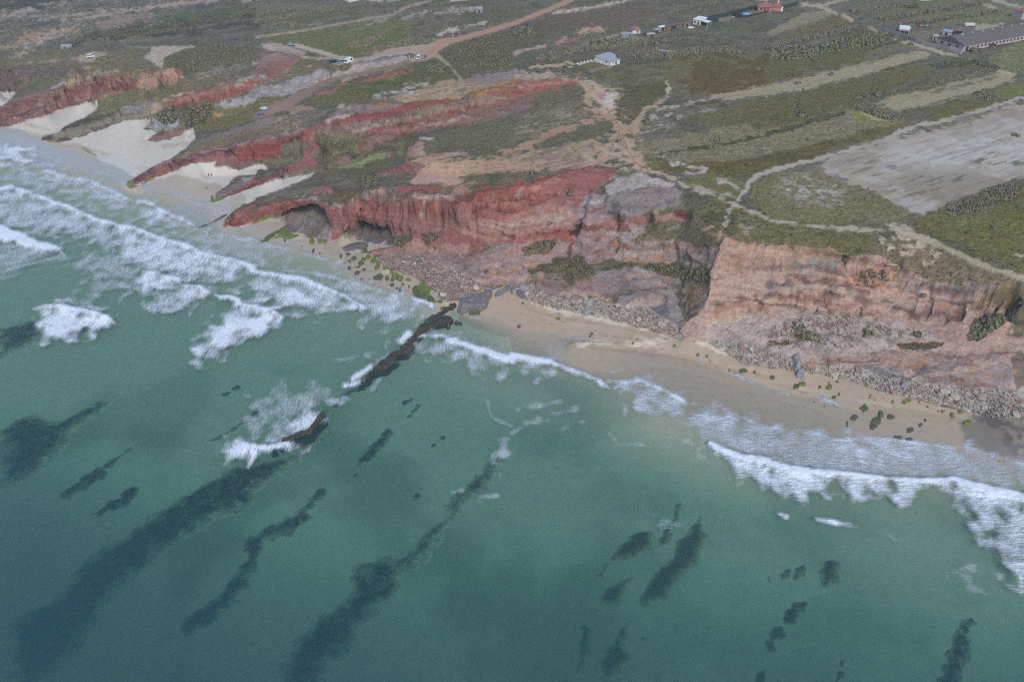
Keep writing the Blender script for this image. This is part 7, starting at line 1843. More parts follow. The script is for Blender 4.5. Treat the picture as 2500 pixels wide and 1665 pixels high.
# bits behind the white house
for s0, s1, lab in (('C 1110,505', 'C 1135,545', 'upright pale post of the yard behind the white house'), ('C 1165,515', 'C 1215,548', 'fallen pale beam in the yard behind the white house'), ('C 1270,535', 'C 1285,550', 'short pale post at the end of the yard behind the white house')):
    e, L = place('beam', lab, 'beam', s0, s1); box('timber', e, M_CONC, 0, -.15, .2, max(L, 1.5), .15, .6); box('foot', e, M_CONC, 0, -.2, -.3, .3, .2, .25)
e, L = place('low_wall', 'low pale wall of a small plot above the yard of the white house', 'wall', 'C 1350,468', 'C 1515,490')
box('wall', e, M_CONC, 0, -.12, -.4, L, .12, .7)
for k in range(6): box('post', e, M_CONC, L * k / 5 - .12, -.16, -.4, L * k / 5 + .12, .16, 1.3)
# little red roofed house with its flat shed
e, L = place('red_roof_house', 'small white house with red hipped roof in the scrub', 'house', 'C 1105,320', 'C 1180,312')
L = max(L, 5.0)
walls(e, M_WHITE, 0, 0, L, 6.0, 2.7, 2.7, 2.7, 2.7); hip_roof(e, M_ROOFR, 0, 0, L, 6.0, 2.75, 1.9)
window(e, L * .55, 1.0, L * .75, 2.0, 0.0); door(e, 1.2, 2.1, 2.0, 0, axis='y'); window(e, 3.4, 1.0, 4.6, 2.0, 0, axis='y')
e, L = place('flat_shed', 'long low shed with pale blue roof beside the red roofed house', 'shed', 'C 1008,345', 'C 1110,332')
walls(e, M_GREYW, 0, 0, L, 2.6, 1.6, 1.6, 1.7, 1.7); wedge('roof', e, M_ROOFG, -.15, -.15, L + .15, 2.8, 1.62, 1.62, 1.74, 1.74); door(e, L * .7, L * .7 + .8, 1.4, 0)
# scrapyard plot
for name, lab, s0, s1, dep, h, m, rm in (
    ('lean_to', 'open lean-to with pale sheet roof, nearest the red roofed house', 'C 1245,350', 'C 1320,340', 2.6, 1.8, M_RUST, M_CONC),
    ('lean_to', 'dark roofed lean-to behind the pale roofed one in the scrapyard', 'C 1240,332', 'C 1330,318', 2.4, 2.0, M_DARK, M_ROOFB),
    ('lean_to', 'white roofed hut in the middle of the scrapyard', 'C 1360,292', 'C 1420,280', 2.4, 2.3, M_TAN, M_WROOF),
    ('lean_to', 'long brown shed along the back of the scrapyard', 'C 1420,285', 'C 1565,250', 2.2, 2.2, M_RUST, M_ROOFB),
    ('lean_to', 'grey green hut of the scrapyard beside the white roofed one', 'C 1320,308', 'C 1360,300', 2.2, 1.9, M_GREYW, M_ROOFG),
    ('lean_to', 'small plank hut between the scrapyard and the cream house', 'C 1585,248', 'C 1640,240', 2.2, 1.9, M_TAN, M_RUST)):
    e, L = place(name, lab, 'shed', s0, s1, 'sheds of the scrapyard'); L = max(L, 2.2)
    walls(e, m, 0, 0, L, dep, h, h, h + .25, h + .25); wedge('roof', e, rm, -.2, -.25, L + .2, dep + .2, h + .02, h + .02, h + .3, h + .3, .1); box('door', e, M_DARK, L * .3, -.07, 0, L * .62, 0, h * .85)
for lab, uv, s, m in (('blue tarpaulin heap in the scrapyard', 'C 1540,288', (3.4, 1.8, .7), M_TARP), ('dark blue sheet heap near the pale roofed lean-to', 'C 1370,325', (1.8, 1.4, .8), M_TARP), ('yellow board on the white roofed hut side of the scrapyard', 'C 1410,268', (2.2, 1.0, .4), M_YEL)):
    g = ground(*T(uv)[0]); me = rock_mesh('covered_heap', hash(uv) % 97, 16, .7); me.materials.append(m)
    o = bpy.data.objects.new('covered_heap', me); COL.objects.link(o); o.location = g + Vector((0, 0, s[2] * .4)); o.scale = [q * .55 for q in s]; o.rotation_euler = (0, 0, FIELD_ANG); tag(o, lab, 'heap')
# cream house with its white roof
e, L = place('cream_house', 'cream cottage with white flat roof and open porch by the netting fence', 'house', 'C 1662,225', 'C 1735,237')
L = max(L, 5.5)
walls(e, M_CREAM, 0, 0, L, 8.0, 3.2, 3.2, 3.5, 3.5); wedge('roof', e, M_WROOF, -.2, -.3, L + .4, 8.3, 3.22, 3.22, 3.52, 3.52)
window(e, 1.0, 1.0, 2.2, 2.2, 0); door(e, L * .6, L * .6 + 1, 2.2, 0)
wedge('porch_roof', e, M_WROOF, L + .3, 0, L + 5, 5.5, 2.7, 2.4, 2.4, 2.7, .1)
for yy in (.2, 5.2): box('porch_post', e, M_CREAM, L + 4.6, yy, -.5, L + 4.8, yy + .2, 2.42)
box('porch_back', e, M_DARK, L + .02, .1, 0, L + .1, 5.4, 2.6)
# netting fence round the long garden
for s0, s1, h, lab in (('C 1800,192', 'C 2240,85', 2.6, 'tall dark green netting fence along the back of the long garden'), ('C 1830,212', 'C 1900,205', 2.0, 'short dark netting fence at the end of the long garden'), ('C 2030,150', 'C 2110,172', 2.2, 'dark netting fence crossing the long garden beside the pool'), ('C 2120,170', 'C 2355,120', 1.4, 'low dark fence along the front of the garden with the pool'), ('D 80,105', 'D 270,50', 2.6, 'dark hedge-like screen at the end of the red tiled house')):
    e, L = place('netting_fence', lab, 'fence', s0, s1, 'netting fences of the long garden')
    n = max(3, min(24, int(L / 3)))
    for k in range(n):
        box('net_panel', e, M_FENCE, L * k / n + .06, -.04, 0.05, L * (k + 1) / n - .06, .04, h + .12 * math.sin(k * 2.1))
    for k in range(n + 1): box('post', e, M_DARK, L * k / n - .06, -.08, -.5, L * k / n + .06, .08, h + .15)
def ring_pool(label, uv, r, h):
    g = ground(*T(uv)[0]); e = bpy.data.objects.new('garden_pool', None); COL.objects.link(e); e.location = g; tag(e, label, 'pool')
    bm = bmesh.new(); bmesh.ops.create_cone(bm, cap_ends=False, segments=24, radius1=r, radius2=r, depth=h + .6); bmesh.ops.translate(bm, verts=bm.verts, vec=(0, 0, h / 2 - .3))
    me = bpy.data.meshes.new('pool_wall'); bm.to_mesh(me); bm.free(); me.materials.append(M_POOLR); o = bpy.data.objects.new('pool_wall', me); COL.objects.link(o); o.parent = e
    v = [(r * .97 * math.cos(a * math.pi / 12), r * .97 * math.sin(a * math.pi / 12), h - .12) for a in range(24)]
    link_mesh('water', v, [tuple(range(24))], M_POOL, e)
ring_pool('round bright blue pool in the long garden', 'C 2155,142', 2.9, 1.0)
ring_pool('small teal pool beside the dark netting fence', 'C 1880,196', 1.5, .8)
e, L = place('garden_table', 'white table on the brown ground of the long garden', 'table', 'C 2030,172', 'C 2055,170'); box('top', e, M_WHITE, 0, 0, .7, 1.9, 1.0, .78)
for x in (.1, 1.7):
    for y in (.08, .84): box('leg', e, M_WHITE, x, y, -.1, x + .08, y + .08, .7)
g = ground(*T('C 1645,264')[0])
# red tiled house with two roofs
e, L = place('red_tiled_house', 'ochre house with two red tiled roofs at the end of the long garden', 'house', 'C 2260,105', 'D 10,110')
walls(e, M_TILEW, 0, 0, 9.5, 8.0, 3.0, 3.0, 3.0, 3.0); hip_roof(e, M_ROOFR, 0, 0, 9.5, 8.0, 3.0, 2.4)
walls(e, M_TILEW, 9.8, 2.0, 15.5, 9.5, 3.2, 3.2, 3.2, 3.2); hip_roof(e, M_ROOFR, 9.8, 2.0, 15.5, 9.5, 3.2, 2.1)
box('porch', e, M_WHITE, 15.6, 2.2, -.3, 17.2, 6.0, 2.5)
c = box('chimney', e, M_WHITE, 13.0, 6.0, 3.5, 14.0, 7.0, 6.4); box('cap', c, M_ROOFR, 12.85, 5.85, 6.4, 14.15, 7.15, 6.6)
window(e, 1.5, 1.0, 2.8, 2.1, 0, frame=M_TILEW); window(e, 6.2, 1.0, 7.5, 2.1, 0, frame=M_TILEW); door(e, 4.2, 5.2, 2.2, 0)
# farm compound on the right
e, L = place('farm_shed', 'grey block shed with white sheet roof and tan lean-to', 'shed', 'D 1205,325', 'D 1275,330')
walls(e, M_GREYW, -.5, 0, 5.5, 11.0, 3.0, 3.0, 3.3, 3.3); wedge('roof', e, M_WROOF, -.7, 2.2, 5.7, 11.4, 3.08, 3.08, 3.34, 3.34); wedge('lean_to_roof', e, M_TAN, -.7, -.6, 6.2, 2.15, 2.7, 2.7, 3.02, 3.02, .1)
box('doorway', e, M_DARK, .3, -.08, 0, 2.4, 0, 2.4); box('doorway', e, M_DARK, 3.0, -.08, 0, 5.0, 0, 2.4)
box('post', e, M_TAN, 2.55, -.3, 0, 2.85, -.02, 2.7)
def wall_run(spec, lab, h, m, t=.25, group=None):
    p = T(spec); e, L = place('boundary_wall', lab, 'wall', 'P %f,%f' % tuple(p[0]), 'P %f,%f' % tuple(p[-1]), group)
    inv = Matrix.Rotation(-e.rotation_euler.z, 4, 'Z') @ Matrix.Translation(-e.location)
    pts = [inv @ ground(*q) for q in p]
    for i in range(len(pts) - 1):
        a, b = pts[i], pts[i + 1]
        link_mesh('wall_length', [(a.x, a.y - t, a.z - .8), (b.x, b.y - t, b.z - .8), (b.x, b.y + t, b.z - .8), (a.x, a.y + t, a.z - .8), (a.x, a.y - t, a.z + h), (b.x, b.y - t, b.z + h), (b.x, b.y + t, b.z + h), (a.x, a.y + t, a.z + h)], BOXF, m, e)
        box('pier', e, m, b.x - t * 1.3, b.y - t * 1.3, b.z - .8, b.x + t * 1.3, b.y + t * 1.3, b.z + h + .25)
wall_run('D 1065,292 1140,312 1210,332 1300,365 1360,388 1405,402', 'grey boundary wall beside the track in front of the farm shed', 2.0, M_GREYW)
wall_run('D 1410,405 1480,425 1560,440 1650,465', 'broken grey boundary wall leading on to the long barn', 1.6, M_GREYW)
wall_run('D 1660,462 1720,480 1775,500', 'ruined pale wall in front of the barn gable', 2.2, M_PINK)
e, L = place('long_barn', 'long low barn with dark tiled roof and faded white front', 'barn', 'D 1790,478', 'D 2000,440')
BL, BW = 88.0, 20.0
walls(e, M_PINK, 0, 0, BL, BW, 3.4, 3.4, 3.4, 3.4)
gable_roof(e, M_ROOFB, 0, 0, BL, BW, 3.5, 3.2)
for k in range(22): window(e, 12 + k * 3.3, 1.1, 13.8 + k * 3.3, 2.5, 0, frame=M_WHITE)
for k in range(3): window(e, 3.5 + k * 5.5, 1.0, 5.6 + k * 5.5, 2.4, 0, axis='y', frame=M_WHITE)
box('doorway', e, M_DARK, 2.0, -.08, 0, 4.4, 0, 2.6)
for k in range(9): box('roof_vent', e, M_CONC, 8 + k * 9, BW / 2 - .5, 6.5, 9 + k * 9, BW / 2 + .5, 7.2)
for lab, s0, s1, dep, h, m, rm in (('small pale hut inside the farm yard', 'D 1600,325', 'D 1680,335', 4.5, 2.3, M_CONC, M_ROOFG), ('dark open hut beside the small pale hut', 'D 1690,325', 'D 1735,328', 3.5, 2.2, M_DARK, M_ROOFB), ('tiny dark pen at the end of the farm yard huts', 'D 1750,318', 'D 1785,318', 2.5, 1.8, M_DARK, M_RUST), ('pale tumbledown hut by the corner of the long barn', 'D 1510,370', 'D 1550,375', 3.2, 2.4, M_CONC, M_PINK)):
    e, L = place('hut', lab, 'hut', s0, s1, 'huts of the farm yard'); L = max(L, 2.4)
    walls(e, m, 0, 0, L, dep, h, h, h + .3, h + .3); wedge('roof', e, rm, -.2, -.2, L + .2, dep + .2, h + .02, h + .02, h + .32, h + .32, .1); box('doorway', e, M_DARK, L * .3, -.07, 0, L * .6, 0, h * .8)
e, L = place('white_trailer', 'white trailer parked in the farm yard beyond the barn', 'trailer', 'D 1812,250', 'D 1870,248')
box('body', e, M_WHITE, 0, 0, .6, 6.5, 2.2, 2.0); box('drawbar', e, M_DARK, 6.5, 1.0, .6, 8.0, 1.2, .75)
for x in (2.6, 3.8):
    for y in (-.12, 2.0): box('wheel', e, M_DARK, x, y, -.1, x + .8, y + .3, .62)
for lab, uv, m, s in (('rusty red tank lying in the farm yard grass', 'D 1400,252', M_RUST, 1.6), ('pale teal tank lying in the farm yard grass', 'D 1455,250', M_TEALB, 1.3), ('white drum at the near end of the farm yard tanks', 'D 1305,270', M_CONC, .9)):
    g = ground(*T(uv)[0]); bm = bmesh.new(); bmesh.ops.create_cone(bm, cap_ends=True, segments=12, radius1=s * .5, radius2=s * .5, depth=s * 1.8)
    bmesh.ops.rotate(bm, verts=bm.verts, matrix=Matrix.Rotation(math.pi / 2, 3, 'Y')); me = bpy.data.meshes.new('storage_tank'); bm.to_mesh(me); bm.free(); me.materials.append(m)
    o = bpy.data.objects.new('storage_tank', me); COL.objects.link(o); o.location = g + Vector((0, 0, s * .45)); o.rotation_euler = (0, 0, .4); tag(o, lab, 'tank')
e, L = place('pink_house', 'faded pink house cut by the edge above the long barn', 'house', 'D 2325,185', 'D 2400,175')
walls(e, M_PINK, 0, 0, 9, 8, 5.0, 5.0, 5.0, 5.0); hip_roof(e, M_ROOFR, 0, 0, 9, 8, 5.0, 1.8); window(e, 1.5, 2.5, 2.6, 3.8, 0)
# houses at the far top edge
e, L = place('far_house', 'white farmhouse cut by the top of the view, with dark windows', 'house', 'B 855,25', 'B 960,5')
walls(e, M_WHITE, 0, 0, 14, 9, 4.4, 4.4, 4.4, 4.4); gable_roof(e, M_ROOFR, 0, 0, 14, 9, 4.5, 2.2)
for k in range(4): window(e, 1.5 + 3.2 * k, 1.2, 2.6 + 3.2 * k, 2.5, 0)
window(e, 3, 1.2, 4.2, 2.5, 0, axis='y')
e, L = place('far_house', 'pale pink farmhouse at the top of the view near the orange road', 'house', 'B 1790,22', 'B 1880,12')
walls(e, M_PINK, 0, 0, 13, 8, 4.0, 4.0, 4.0, 4.0); gable_roof(e, M_ROOFR, 0, 0, 13, 8, 4.1, 1.8)
for k in range(4): window(e, 1.4 + 3 * k, 1.2, 2.4 + 3 * k, 2.5, 0)
e, L = place('far_house', 'cream farmhouse at the top of the view above the reed hedges', 'house', 'D 1405,12', 'D 1495,8')
walls(e, M_CREAM, 0, 0, 13, 9, 4.2, 4.2, 4.2, 4.2); gable_roof(e, M_ROOFR, 0, 0, 13, 9, 4.3, 2.0)
for k in range(3): window(e, 1.8 + 3.6 * k, 1.2, 3.0 + 3.6 * k, 2.6, 0)
e, L = place('lilac_shed', 'long shed with lilac roof at the top of the view among dark scrub', 'shed', 'A 2230,35', 'A 2355,12')
walls(e, M_GREYW, 0, 0, 20, 7, 2.6, 2.6, 2.8, 2.8); wedge('roof', e, M_LILAC, -.3, -.3, 20.3, 7.3, 2.64, 2.64, 2.9, 2.9); door(e, 8, 10, 2.2, 0)
e, L = place('grey_hut', 'small grey block hut standing alone on the heath below the orange road', 'hut', 'B 2022,122', 'B 2085,122')
walls(e, M_GREYW, 0, 0, 5, 5, 2.6, 2.6, 2.8, 2.8); wedge('roof', e, M_ROOFG, -.2, -.2, 5.2, 5.2, 2.64, 2.64, 2.84, 2.84); door(e, 1.8, 2.8, 2.0, 0)
e, L = place('stone_ruin', 'small grey ruined shelter in the scrub behind the far headland', 'ruin', 'A 560,455', 'A 650,440')
walls(e, M_GREYW, 0, 0, 7, 4, 1.6, 1.2, 1.8, 1.9); wedge('roof', e, M_ROOFG, 0.3, .3, 5.5, 4.1, 1.7, 1.3, 1.75, 1.95, .15); box('doorway', e, M_DARK, 2, -.07, 0, 3, 0, 1.2)
for k, (uv, lab) in enumerate((('B 1382,545', 'white post on the verge beside the two vehicles on the orange road'), ('B 1412,535', 'shorter white post beside the first on the orange road verge'), ('B 1812,342', 'white marker post in the heath above the orange road'))):
    g = ground(*T(uv)[0]); e = bpy.data.objects.new('marker_post', None); COL.objects.link(e); e.location = g; tag(e, lab, 'post')
    box('shaft', e, M_WHITE, -.18, -.18, -.4, .18, .18, 1.9 if k != 1 else 1.3); box('cap', e, M_CONC, -.24, -.24, 1.9 if k != 1 else 1.3, .24, .24, 2.0 if k != 1 else 1.4)

# ------------------------------------------------------------------ vehicles and a walker
M_GLASS = flat_mat('vehicle glass', (.03, .04, .05), rough=.1, var=.05); M_TYRE = flat_mat('tyre', (.02, .02, .02)); M_RIM = flat_mat('rim', (.35, .36, .38), rough=.4); M_LAMP = flat_mat('lamp lens', (.7, .68, .62), rough=.2)
PAINT = dict(white=pm('white paint', (232, 234, 240), rough=.3, var=.03), dark=pm('dark blue paint', (44, 54, 72), rough=.3, var=.03), teal=pm('teal paint', (92, 168, 172), rough=.3, var=.03), blue=pm('grey blue paint', (92, 112, 142), rough=.3, var=.03), black=pm('black paint', (36, 38, 44), rough=.3, var=.03), sky=pm('pale blue paint', (130, 176, 206), rough=.3, var=.03))

def loft(name, rings, mat, parent, smooth=False):
    v, f = [], []; n = len(rings[0])
    for r in rings: v += r
    for i in range(len(rings) - 1):
        for k in range(n): a, b = i * n + k, i * n + (k + 1) % n; f.append((a, b, b + n, a + n))
    f.append(tuple(range(n))[::-1]); f.append(tuple(range((len(rings) - 1) * n, len(rings) * n)))
    return link_mesh(name, v, f, mat, parent, smooth)

def vehicle(kind, paint, label, uv, head, cat, base='parked_car'):
    """kind: car, van or camper; its nose points to HEAD (degrees from +X)"""
    g = ground(*T(uv)[0]); e = bpy.data.objects.new(base, None); COL.objects.link(e); e.location = g; e.rotation_euler = (0, 0, math.radians(head)); tag(e, label, cat, 'vehicles parked on the dirt tracks')
    m = PAINT[paint]
    if kind == 'car':
        prof = [(-2.1, .55, .95), (-2.05, .35, 1.0), (-1.2, .3, 1.0), (1.3, .3, .98), (2.0, .35, .8), (2.12, .5, .7)]; w = .86
        cab = [(-1.75, .98, .72), (-1.25, 1.45, .62), (.25, 1.47, .62), (1.05, .97, .72)]
    elif kind == 'van':
        prof = [(-2.4, .5, 1.2), (-2.35, .35, 1.2), (1.5, .32, 1.15), (2.2, .35, 1.05), (2.4, .5, .95)]; w = .95
        cab = [(-2.32, 1.18, .88), (-2.2, 2.05, .80), (1.25, 2.05, .80), (2.05, 1.12, .88)]
    else:
        prof = [(-3.1, .6, 1.3), (-3.05, .45, 1.3), (2.0, .35, 1.2), (2.8, .4, 1.0), (2.95, .55, .9)]; w = 1.1
        cab = [(-3.1, 1.25, 1.08), (-3.05, 2.85, 1.05), (1.1, 2.95, 1.05), (2.4, 1.15, .95)]
    loft('body', [[(x, -w, z0), (x, w, z0), (x, w * .96, z1), (x, -w * .96, z1)] for x, z0, z1 in prof], m, e)
    zb = cab[0][1]
    loft('cabin', [[(cab[0][0], s * cab[0][2], cab[0][1]) for s in (-1, 1)] + [(cab[0][0], cab[0][2] * .98, cab[0][1] + .02), (cab[0][0], -cab[0][2] * .98, cab[0][1] + .02)]] +
         [[(x, -cab[0][2], zb - .04), (x, cab[0][2], zb - .04), (x, hw, z), (x, -hw, z)] for x, z, hw in cab[1:]], m, e)
    zt = cab[1][1]
    for s in (-1, 1):
        y0, y1 = s * (cab[0][2] + .015), s * (cab[1][2] + .035)
        x0, x1 = cab[1][0] + .15, cab[2][0]; x2 = cab[2][0] + (cab[3][0] - cab[2][0]) * .7
        if kind == 'camper': x0 = -2.2; x1 = -1.0; x2 = -1.0
        link_mesh('side_window', [(x0, y0, zb + .1), (x2, y0, zb + .1), (x1, y1, zt - .12), (x0 + .1, y1, zt - .12), (x0, y0 - s * .03, zb + .1), (x2, y0 - s * .03, zb + .1), (x1, y1 - s * .03, zt - .12), (x0 + .1, y1 - s * .03, zt - .12)], BOXF, M_GLASS, e)
    a, b = cab[2], cab[3]
    link_mesh('windscreen', [(b[0] - .05, -b[2] * .8, b[1] + .1), (b[0] - .05, b[2] * .8, b[1] + .1), (a[0] + .1, a[2] * .85, a[1] - .06), (a[0] + .1, -a[2] * .85, a[1] - .06), (b[0] + .06, -b[2] * .8, b[1] + .1), (b[0] + .06, b[2] * .8, b[1] + .1), (a[0] + .16, a[2] * .85, a[1] - .06), (a[0] + .16, -a[2] * .85, a[1] - .06)], BOXF, M_GLASS, e)
    xr = cab[0][0]; box('rear_window', e, M_GLASS, xr - .03 if kind != 'car' else xr + .1, -.6, zb + .12, xr + .05 if kind != 'car' else xr + .3, .6, zt - .2)
    xf = prof[-1][0]
    for s in (-1, 1): box('headlight', e, M_LAMP, xf - .12, s * w * .7 - .16, .56, xf + .03, s * w * .7 + .16, .74)
    for x in (prof[0][0] + .75, xf - .8):
        for s in (-1, 1):
            bm = bmesh.new(); bmesh.ops.create_cone(bm, cap_ends=True, segments=14, radius1=.34, radius2=.34, depth=.22)
            bmesh.ops.rotate(bm, verts=bm.verts, matrix=Matrix.Rotation(math.pi / 2, 3, 'X')); me = bpy.data.meshes.new('wheel'); bm.to_mesh(me); bm.free(); me.materials.append(M_TYRE)
            o = bpy.data.objects.new('wheel', me); COL.objects.link(o); o.parent = e; o.location = (x, s * (w - .08), .34)
            box('rim', o, M_RIM, -.16, -.13 if s < 0 else .1, -.16, .16, -.1 if s < 0 else .13, .16)
    if kind == 'camper': box('roof_box', e, m, -2.4, -.7, 2.9, -.6, .7, 3.15); box('overcab', e, m, 1.12, -1.0, 2.2, 1.9, 1.0, 2.9)
    return e
vehicle('van', 'white', 'white van parked on the sandy track behind the far headland', 'A 838,530', 25, 'van', 'parked_van')
vehicle('car', 'sky', 'dark hatchback with pale blue roof where the upper side track ends', 'B 330,420', -20, 'car')
vehicle('van', 'black', 'black van, first of three vehicles on the cliff top lay-by', 'B 712,580', 20, 'van', 'parked_van')
vehicle('van', 'teal', 'teal van between the black van and the white camper', 'B 783,585', 215, 'van', 'parked_van')
vehicle('camper', 'white', 'white camper van, largest of three on the cliff top lay-by', 'B 852,582', 235, 'camper van', 'camper_van')
vehicle('van', 'white', 'white van with dark nose parked beside the orange road', 'B 1496,545', 262, 'van', 'parked_van')
vehicle('car', 'blue', 'small dark blue car behind the white van on the orange road', 'B 1556,533', 265, 'car')
vehicle('car', 'white', 'white car at the lower end of the dirt track', 'B 72,1008', 165, 'car')
vehicle('car', 'blue', 'grey blue car nearest the cliff edge at the lower end of the track', 'B 40,1055', 195, 'car')
vehicle('car', 'white', 'white car parked between the scrapyard and the cream cottage', 'C 1645,267', 10, 'car')
vehicle('car', 'black', 'dark car under the open porch of the cream cottage', 'C 1778,218', 190, 'car')

M_CLOTH = pm('dark clothing', (44, 46, 56)); M_SKIN = flat_mat('skin', (.42, .26, .18)); M_HAIR = flat_mat('hair', (.03, .02, .015))
def person(label, uv, face):
    g = ground(*T(uv)[0])
    J = [((0, 0, .95), .15), ((0, 0, 1.2), .14), ((0, 0, 1.42), .15), ((0, 0, 1.52), .06), ((0, .01, 1.66), .10), ((0, .01, 1.75), .085),
         ((.09, 0, .88), .1), ((.11, .04, .48), .075), ((.11, -.02, .08), .05), ((.11, .12, .04), .045),
         ((-.09, 0, .88), .1), ((-.12, -.06, .48), .075), ((-.12, -.16, .09), .05), ((-.12, -.02, .04), .045),
         ((.2, 0, 1.4), .065), ((.25, -.04, 1.13), .05), ((.26, .05, .88), .04), ((-.2, 0, 1.4), .065), ((-.25, .03, 1.13), .05), ((-.26, .12, .9), .04)]
    E = [(0, 1), (1, 2), (2, 3), (3, 4), (4, 5), (0, 6), (6, 7), (7, 8), (8, 9), (0, 10), (10, 11), (11, 12), (12, 13), (2, 14), (14, 15), (15, 16), (2, 17), (17, 18), (18, 19)]
    me = bpy.data.meshes.new('person'); me.from_pydata([j[0] for j in J], E, []); o = bpy.data.objects.new('person', me); COL.objects.link(o)
    md = o.modifiers.new('skin', 'SKIN')
    for i, (_, r) in enumerate(J): me.skin_vertices[0].data[i].radius = (r, r)
    me.skin_vertices[0].data[0].use_root = True
    o.modifiers.new('smooth', 'SUBSURF').levels = 1; o.modifiers['smooth'].render_levels = 1
    me.materials.append(M_CLOTH); o.location = g; o.rotation_euler = (0, 0, face); tag(o, label, 'person')
    hd = bpy.data.meshes.new('head'); bm = bmesh.new(); bmesh.ops.create_uvsphere(bm, u_segments=12, v_segments=8, radius=.108); bmesh.ops.scale(bm, verts=bm.verts, vec=(.9, 1, 1.2)); bm.to_mesh(hd); bm.free(); hd.materials.append(M_SKIN)
    h = bpy.data.objects.new('head', hd); COL.objects.link(h); h.parent = o; h.location = (0, .02, 1.68)
    hr = bpy.data.meshes.new('hair'); bm = bmesh.new(); bmesh.ops.create_uvsphere(bm, u_segments=12, v_segments=8, radius=.122); bmesh.ops.scale(bm, verts=bm.verts, vec=(.92, .95, 1.05)); bm.to_mesh(hr); bm.free(); hr.materials.append(M_HAIR)
    k = bpy.data.objects.new('hair', hr); COL.objects.link(k); k.parent = o; k.location = (0, -.015, 1.725)
person('person in dark clothes walking on the wet sand below the short fin', 'E 1906,176', 2.4)
person('person in dark clothes on the dry sand beside the long red fin', 'E 1921,58', .6)
person('second person in dark clothes on the dry sand beside the first', 'E 1946,56', .9)
# ------------------------------------------------------------------ scrub, reeds and trees
def leaf_material(name, a, b_):
    b = NT(name); pos = b.n('ShaderNodeTexCoord').outputs['Object']
    n = b.noise(pos, .8, 4, .7)
    p = b.n('ShaderNodeBsdfPrincipled'); b.set(p.inputs['Base Color'], b.mix(b.ramp(n, .33, .67), (*a, 1), (*b_, 1))); p.inputs['Roughness'].default_value = .9; p.inputs['Specular IOR Level'].default_value = .1
    b.set(b.out.inputs[0], p); return b.m
M_REED = leaf_material('dry reed', tuple(alb((124, 118, 104))), tuple(alb((180, 168, 142))))
M_REEDG = leaf_material('green reed', tuple(alb((120, 122, 104))), tuple(alb((164, 162, 132))))
M_BUSH = leaf_material('dark bush leaf', tuple(alb((104, 106, 88))), tuple(alb((146, 142, 114))))
M_SCRUB = [leaf_material('scrub olive', tuple(alb((112, 110, 90))), tuple(alb((152, 144, 116)))), leaf_material('scrub green', tuple(alb((106, 114, 82))), tuple(alb((146, 148, 106)))), leaf_material('scrub pale', tuple(alb((116, 110, 90))), tuple(alb((158, 150, 124))))]
M_TRUNK = flat_mat('bark', tuple(alb((92, 80, 70))))
nr_ = np.random.default_rng(5)

def tufts(P, H, W, k=7, spread=.55, lean=.3):
    """clumps of narrow upright blades: P (n,3) feet, H heights, W widths"""
    n = len(P)
    a = nr_.uniform(0, 2 * np.pi, (n, k)); r = W[:, None] * np.sqrt(nr_.uniform(0, 1, (n, k))) * spread
    cx_ = P[:, None, 0] + r * np.cos(a); cy_ = P[:, None, 1] + r * np.sin(a); z0 = P[:, None, 2] - .15
    b = nr_.uniform(0, 2 * np.pi, (n, k)); hw = W[:, None] * nr_.uniform(.16, .34, (n, k)); h = H[:, None] * nr_.uniform(.55, 1.1, (n, k))
    lx, ly = lean * h * nr_.normal(0, .6, (n, k)), lean * h * nr_.normal(0, .6, (n, k))
    v = np.empty((n, k, 4, 3))
    v[..., 0, 0] = cx_ - hw * np.cos(b); v[..., 0, 1] = cy_ - hw * np.sin(b); v[..., 0, 2] = z0
    v[..., 1, 0] = cx_ + hw * np.cos(b); v[..., 1, 1] = cy_ + hw * np.sin(b); v[..., 1, 2] = z0
    v[..., 2, 0] = cx_ + lx + hw * .7 * np.cos(b); v[..., 2, 1] = cy_ + ly + hw * .7 * np.sin(b); v[..., 2, 2] = z0 + h
    v[..., 3, 0] = cx_ + lx - hw * .7 * np.cos(b); v[..., 3, 1] = cy_ + ly - hw * .7 * np.sin(b); v[..., 3, 2] = z0 + h * nr_.uniform(.75, 1, (n, k))
    return v.reshape(-1, 3), np.arange(n * k * 4).reshape(-1, 4)

def leaves(P, R, k=26, leaf=.30):
    """bushy clumps of leaf-sized faces: P (n,3) centres on the ground, R (n,3) radii"""
    n = len(P)
    d = nr_.normal(0, 1, (n, k, 3)); d /= np.linalg.norm(d, axis=-1, keepdims=True); d[..., 2] = np.abs(d[..., 2])
    rad = nr_.uniform(.55, 1.05, (n, k, 1))
    c = P[:, None] + d * rad * R[:, None]
    t1 = nr_.normal(0, 1, (n, k, 3)); t1 = np.cross(t1, d + .35 * nr_.normal(0, 1, (n, k, 3))); t1 /= np.linalg.norm(t1, axis=-1, keepdims=True) + 1e-6
    t2 = np.cross(d, t1); sz = (leaf * R.mean(1))[:, None, None] * nr_.uniform(.7, 1.5, (n, k, 1))
    v = np.stack([c - t1 * sz - t2 * sz * .8, c + t1 * sz - t2 * sz * .6, c + t1 * sz * .7 + t2 * sz, c - t1 * sz * .8 + t2 * sz * .9], 2)
    return v.reshape(-1, 3), np.arange(n * k * 4).reshape(-1, 4)

def veg_object(name, v, f, mat, loc, label=None, cat=None, group=None, kind=None, parent=None):
    me = np_mesh(name, v - np.array(loc), quads=f, smooth=False); me.materials.append(mat)
    o = bpy.data.objects.new(name, me); COL.objects.link(o)
    if parent is None: o.location = loc
    else: o.parent = parent
    return tag(o, label, cat, group, kind)

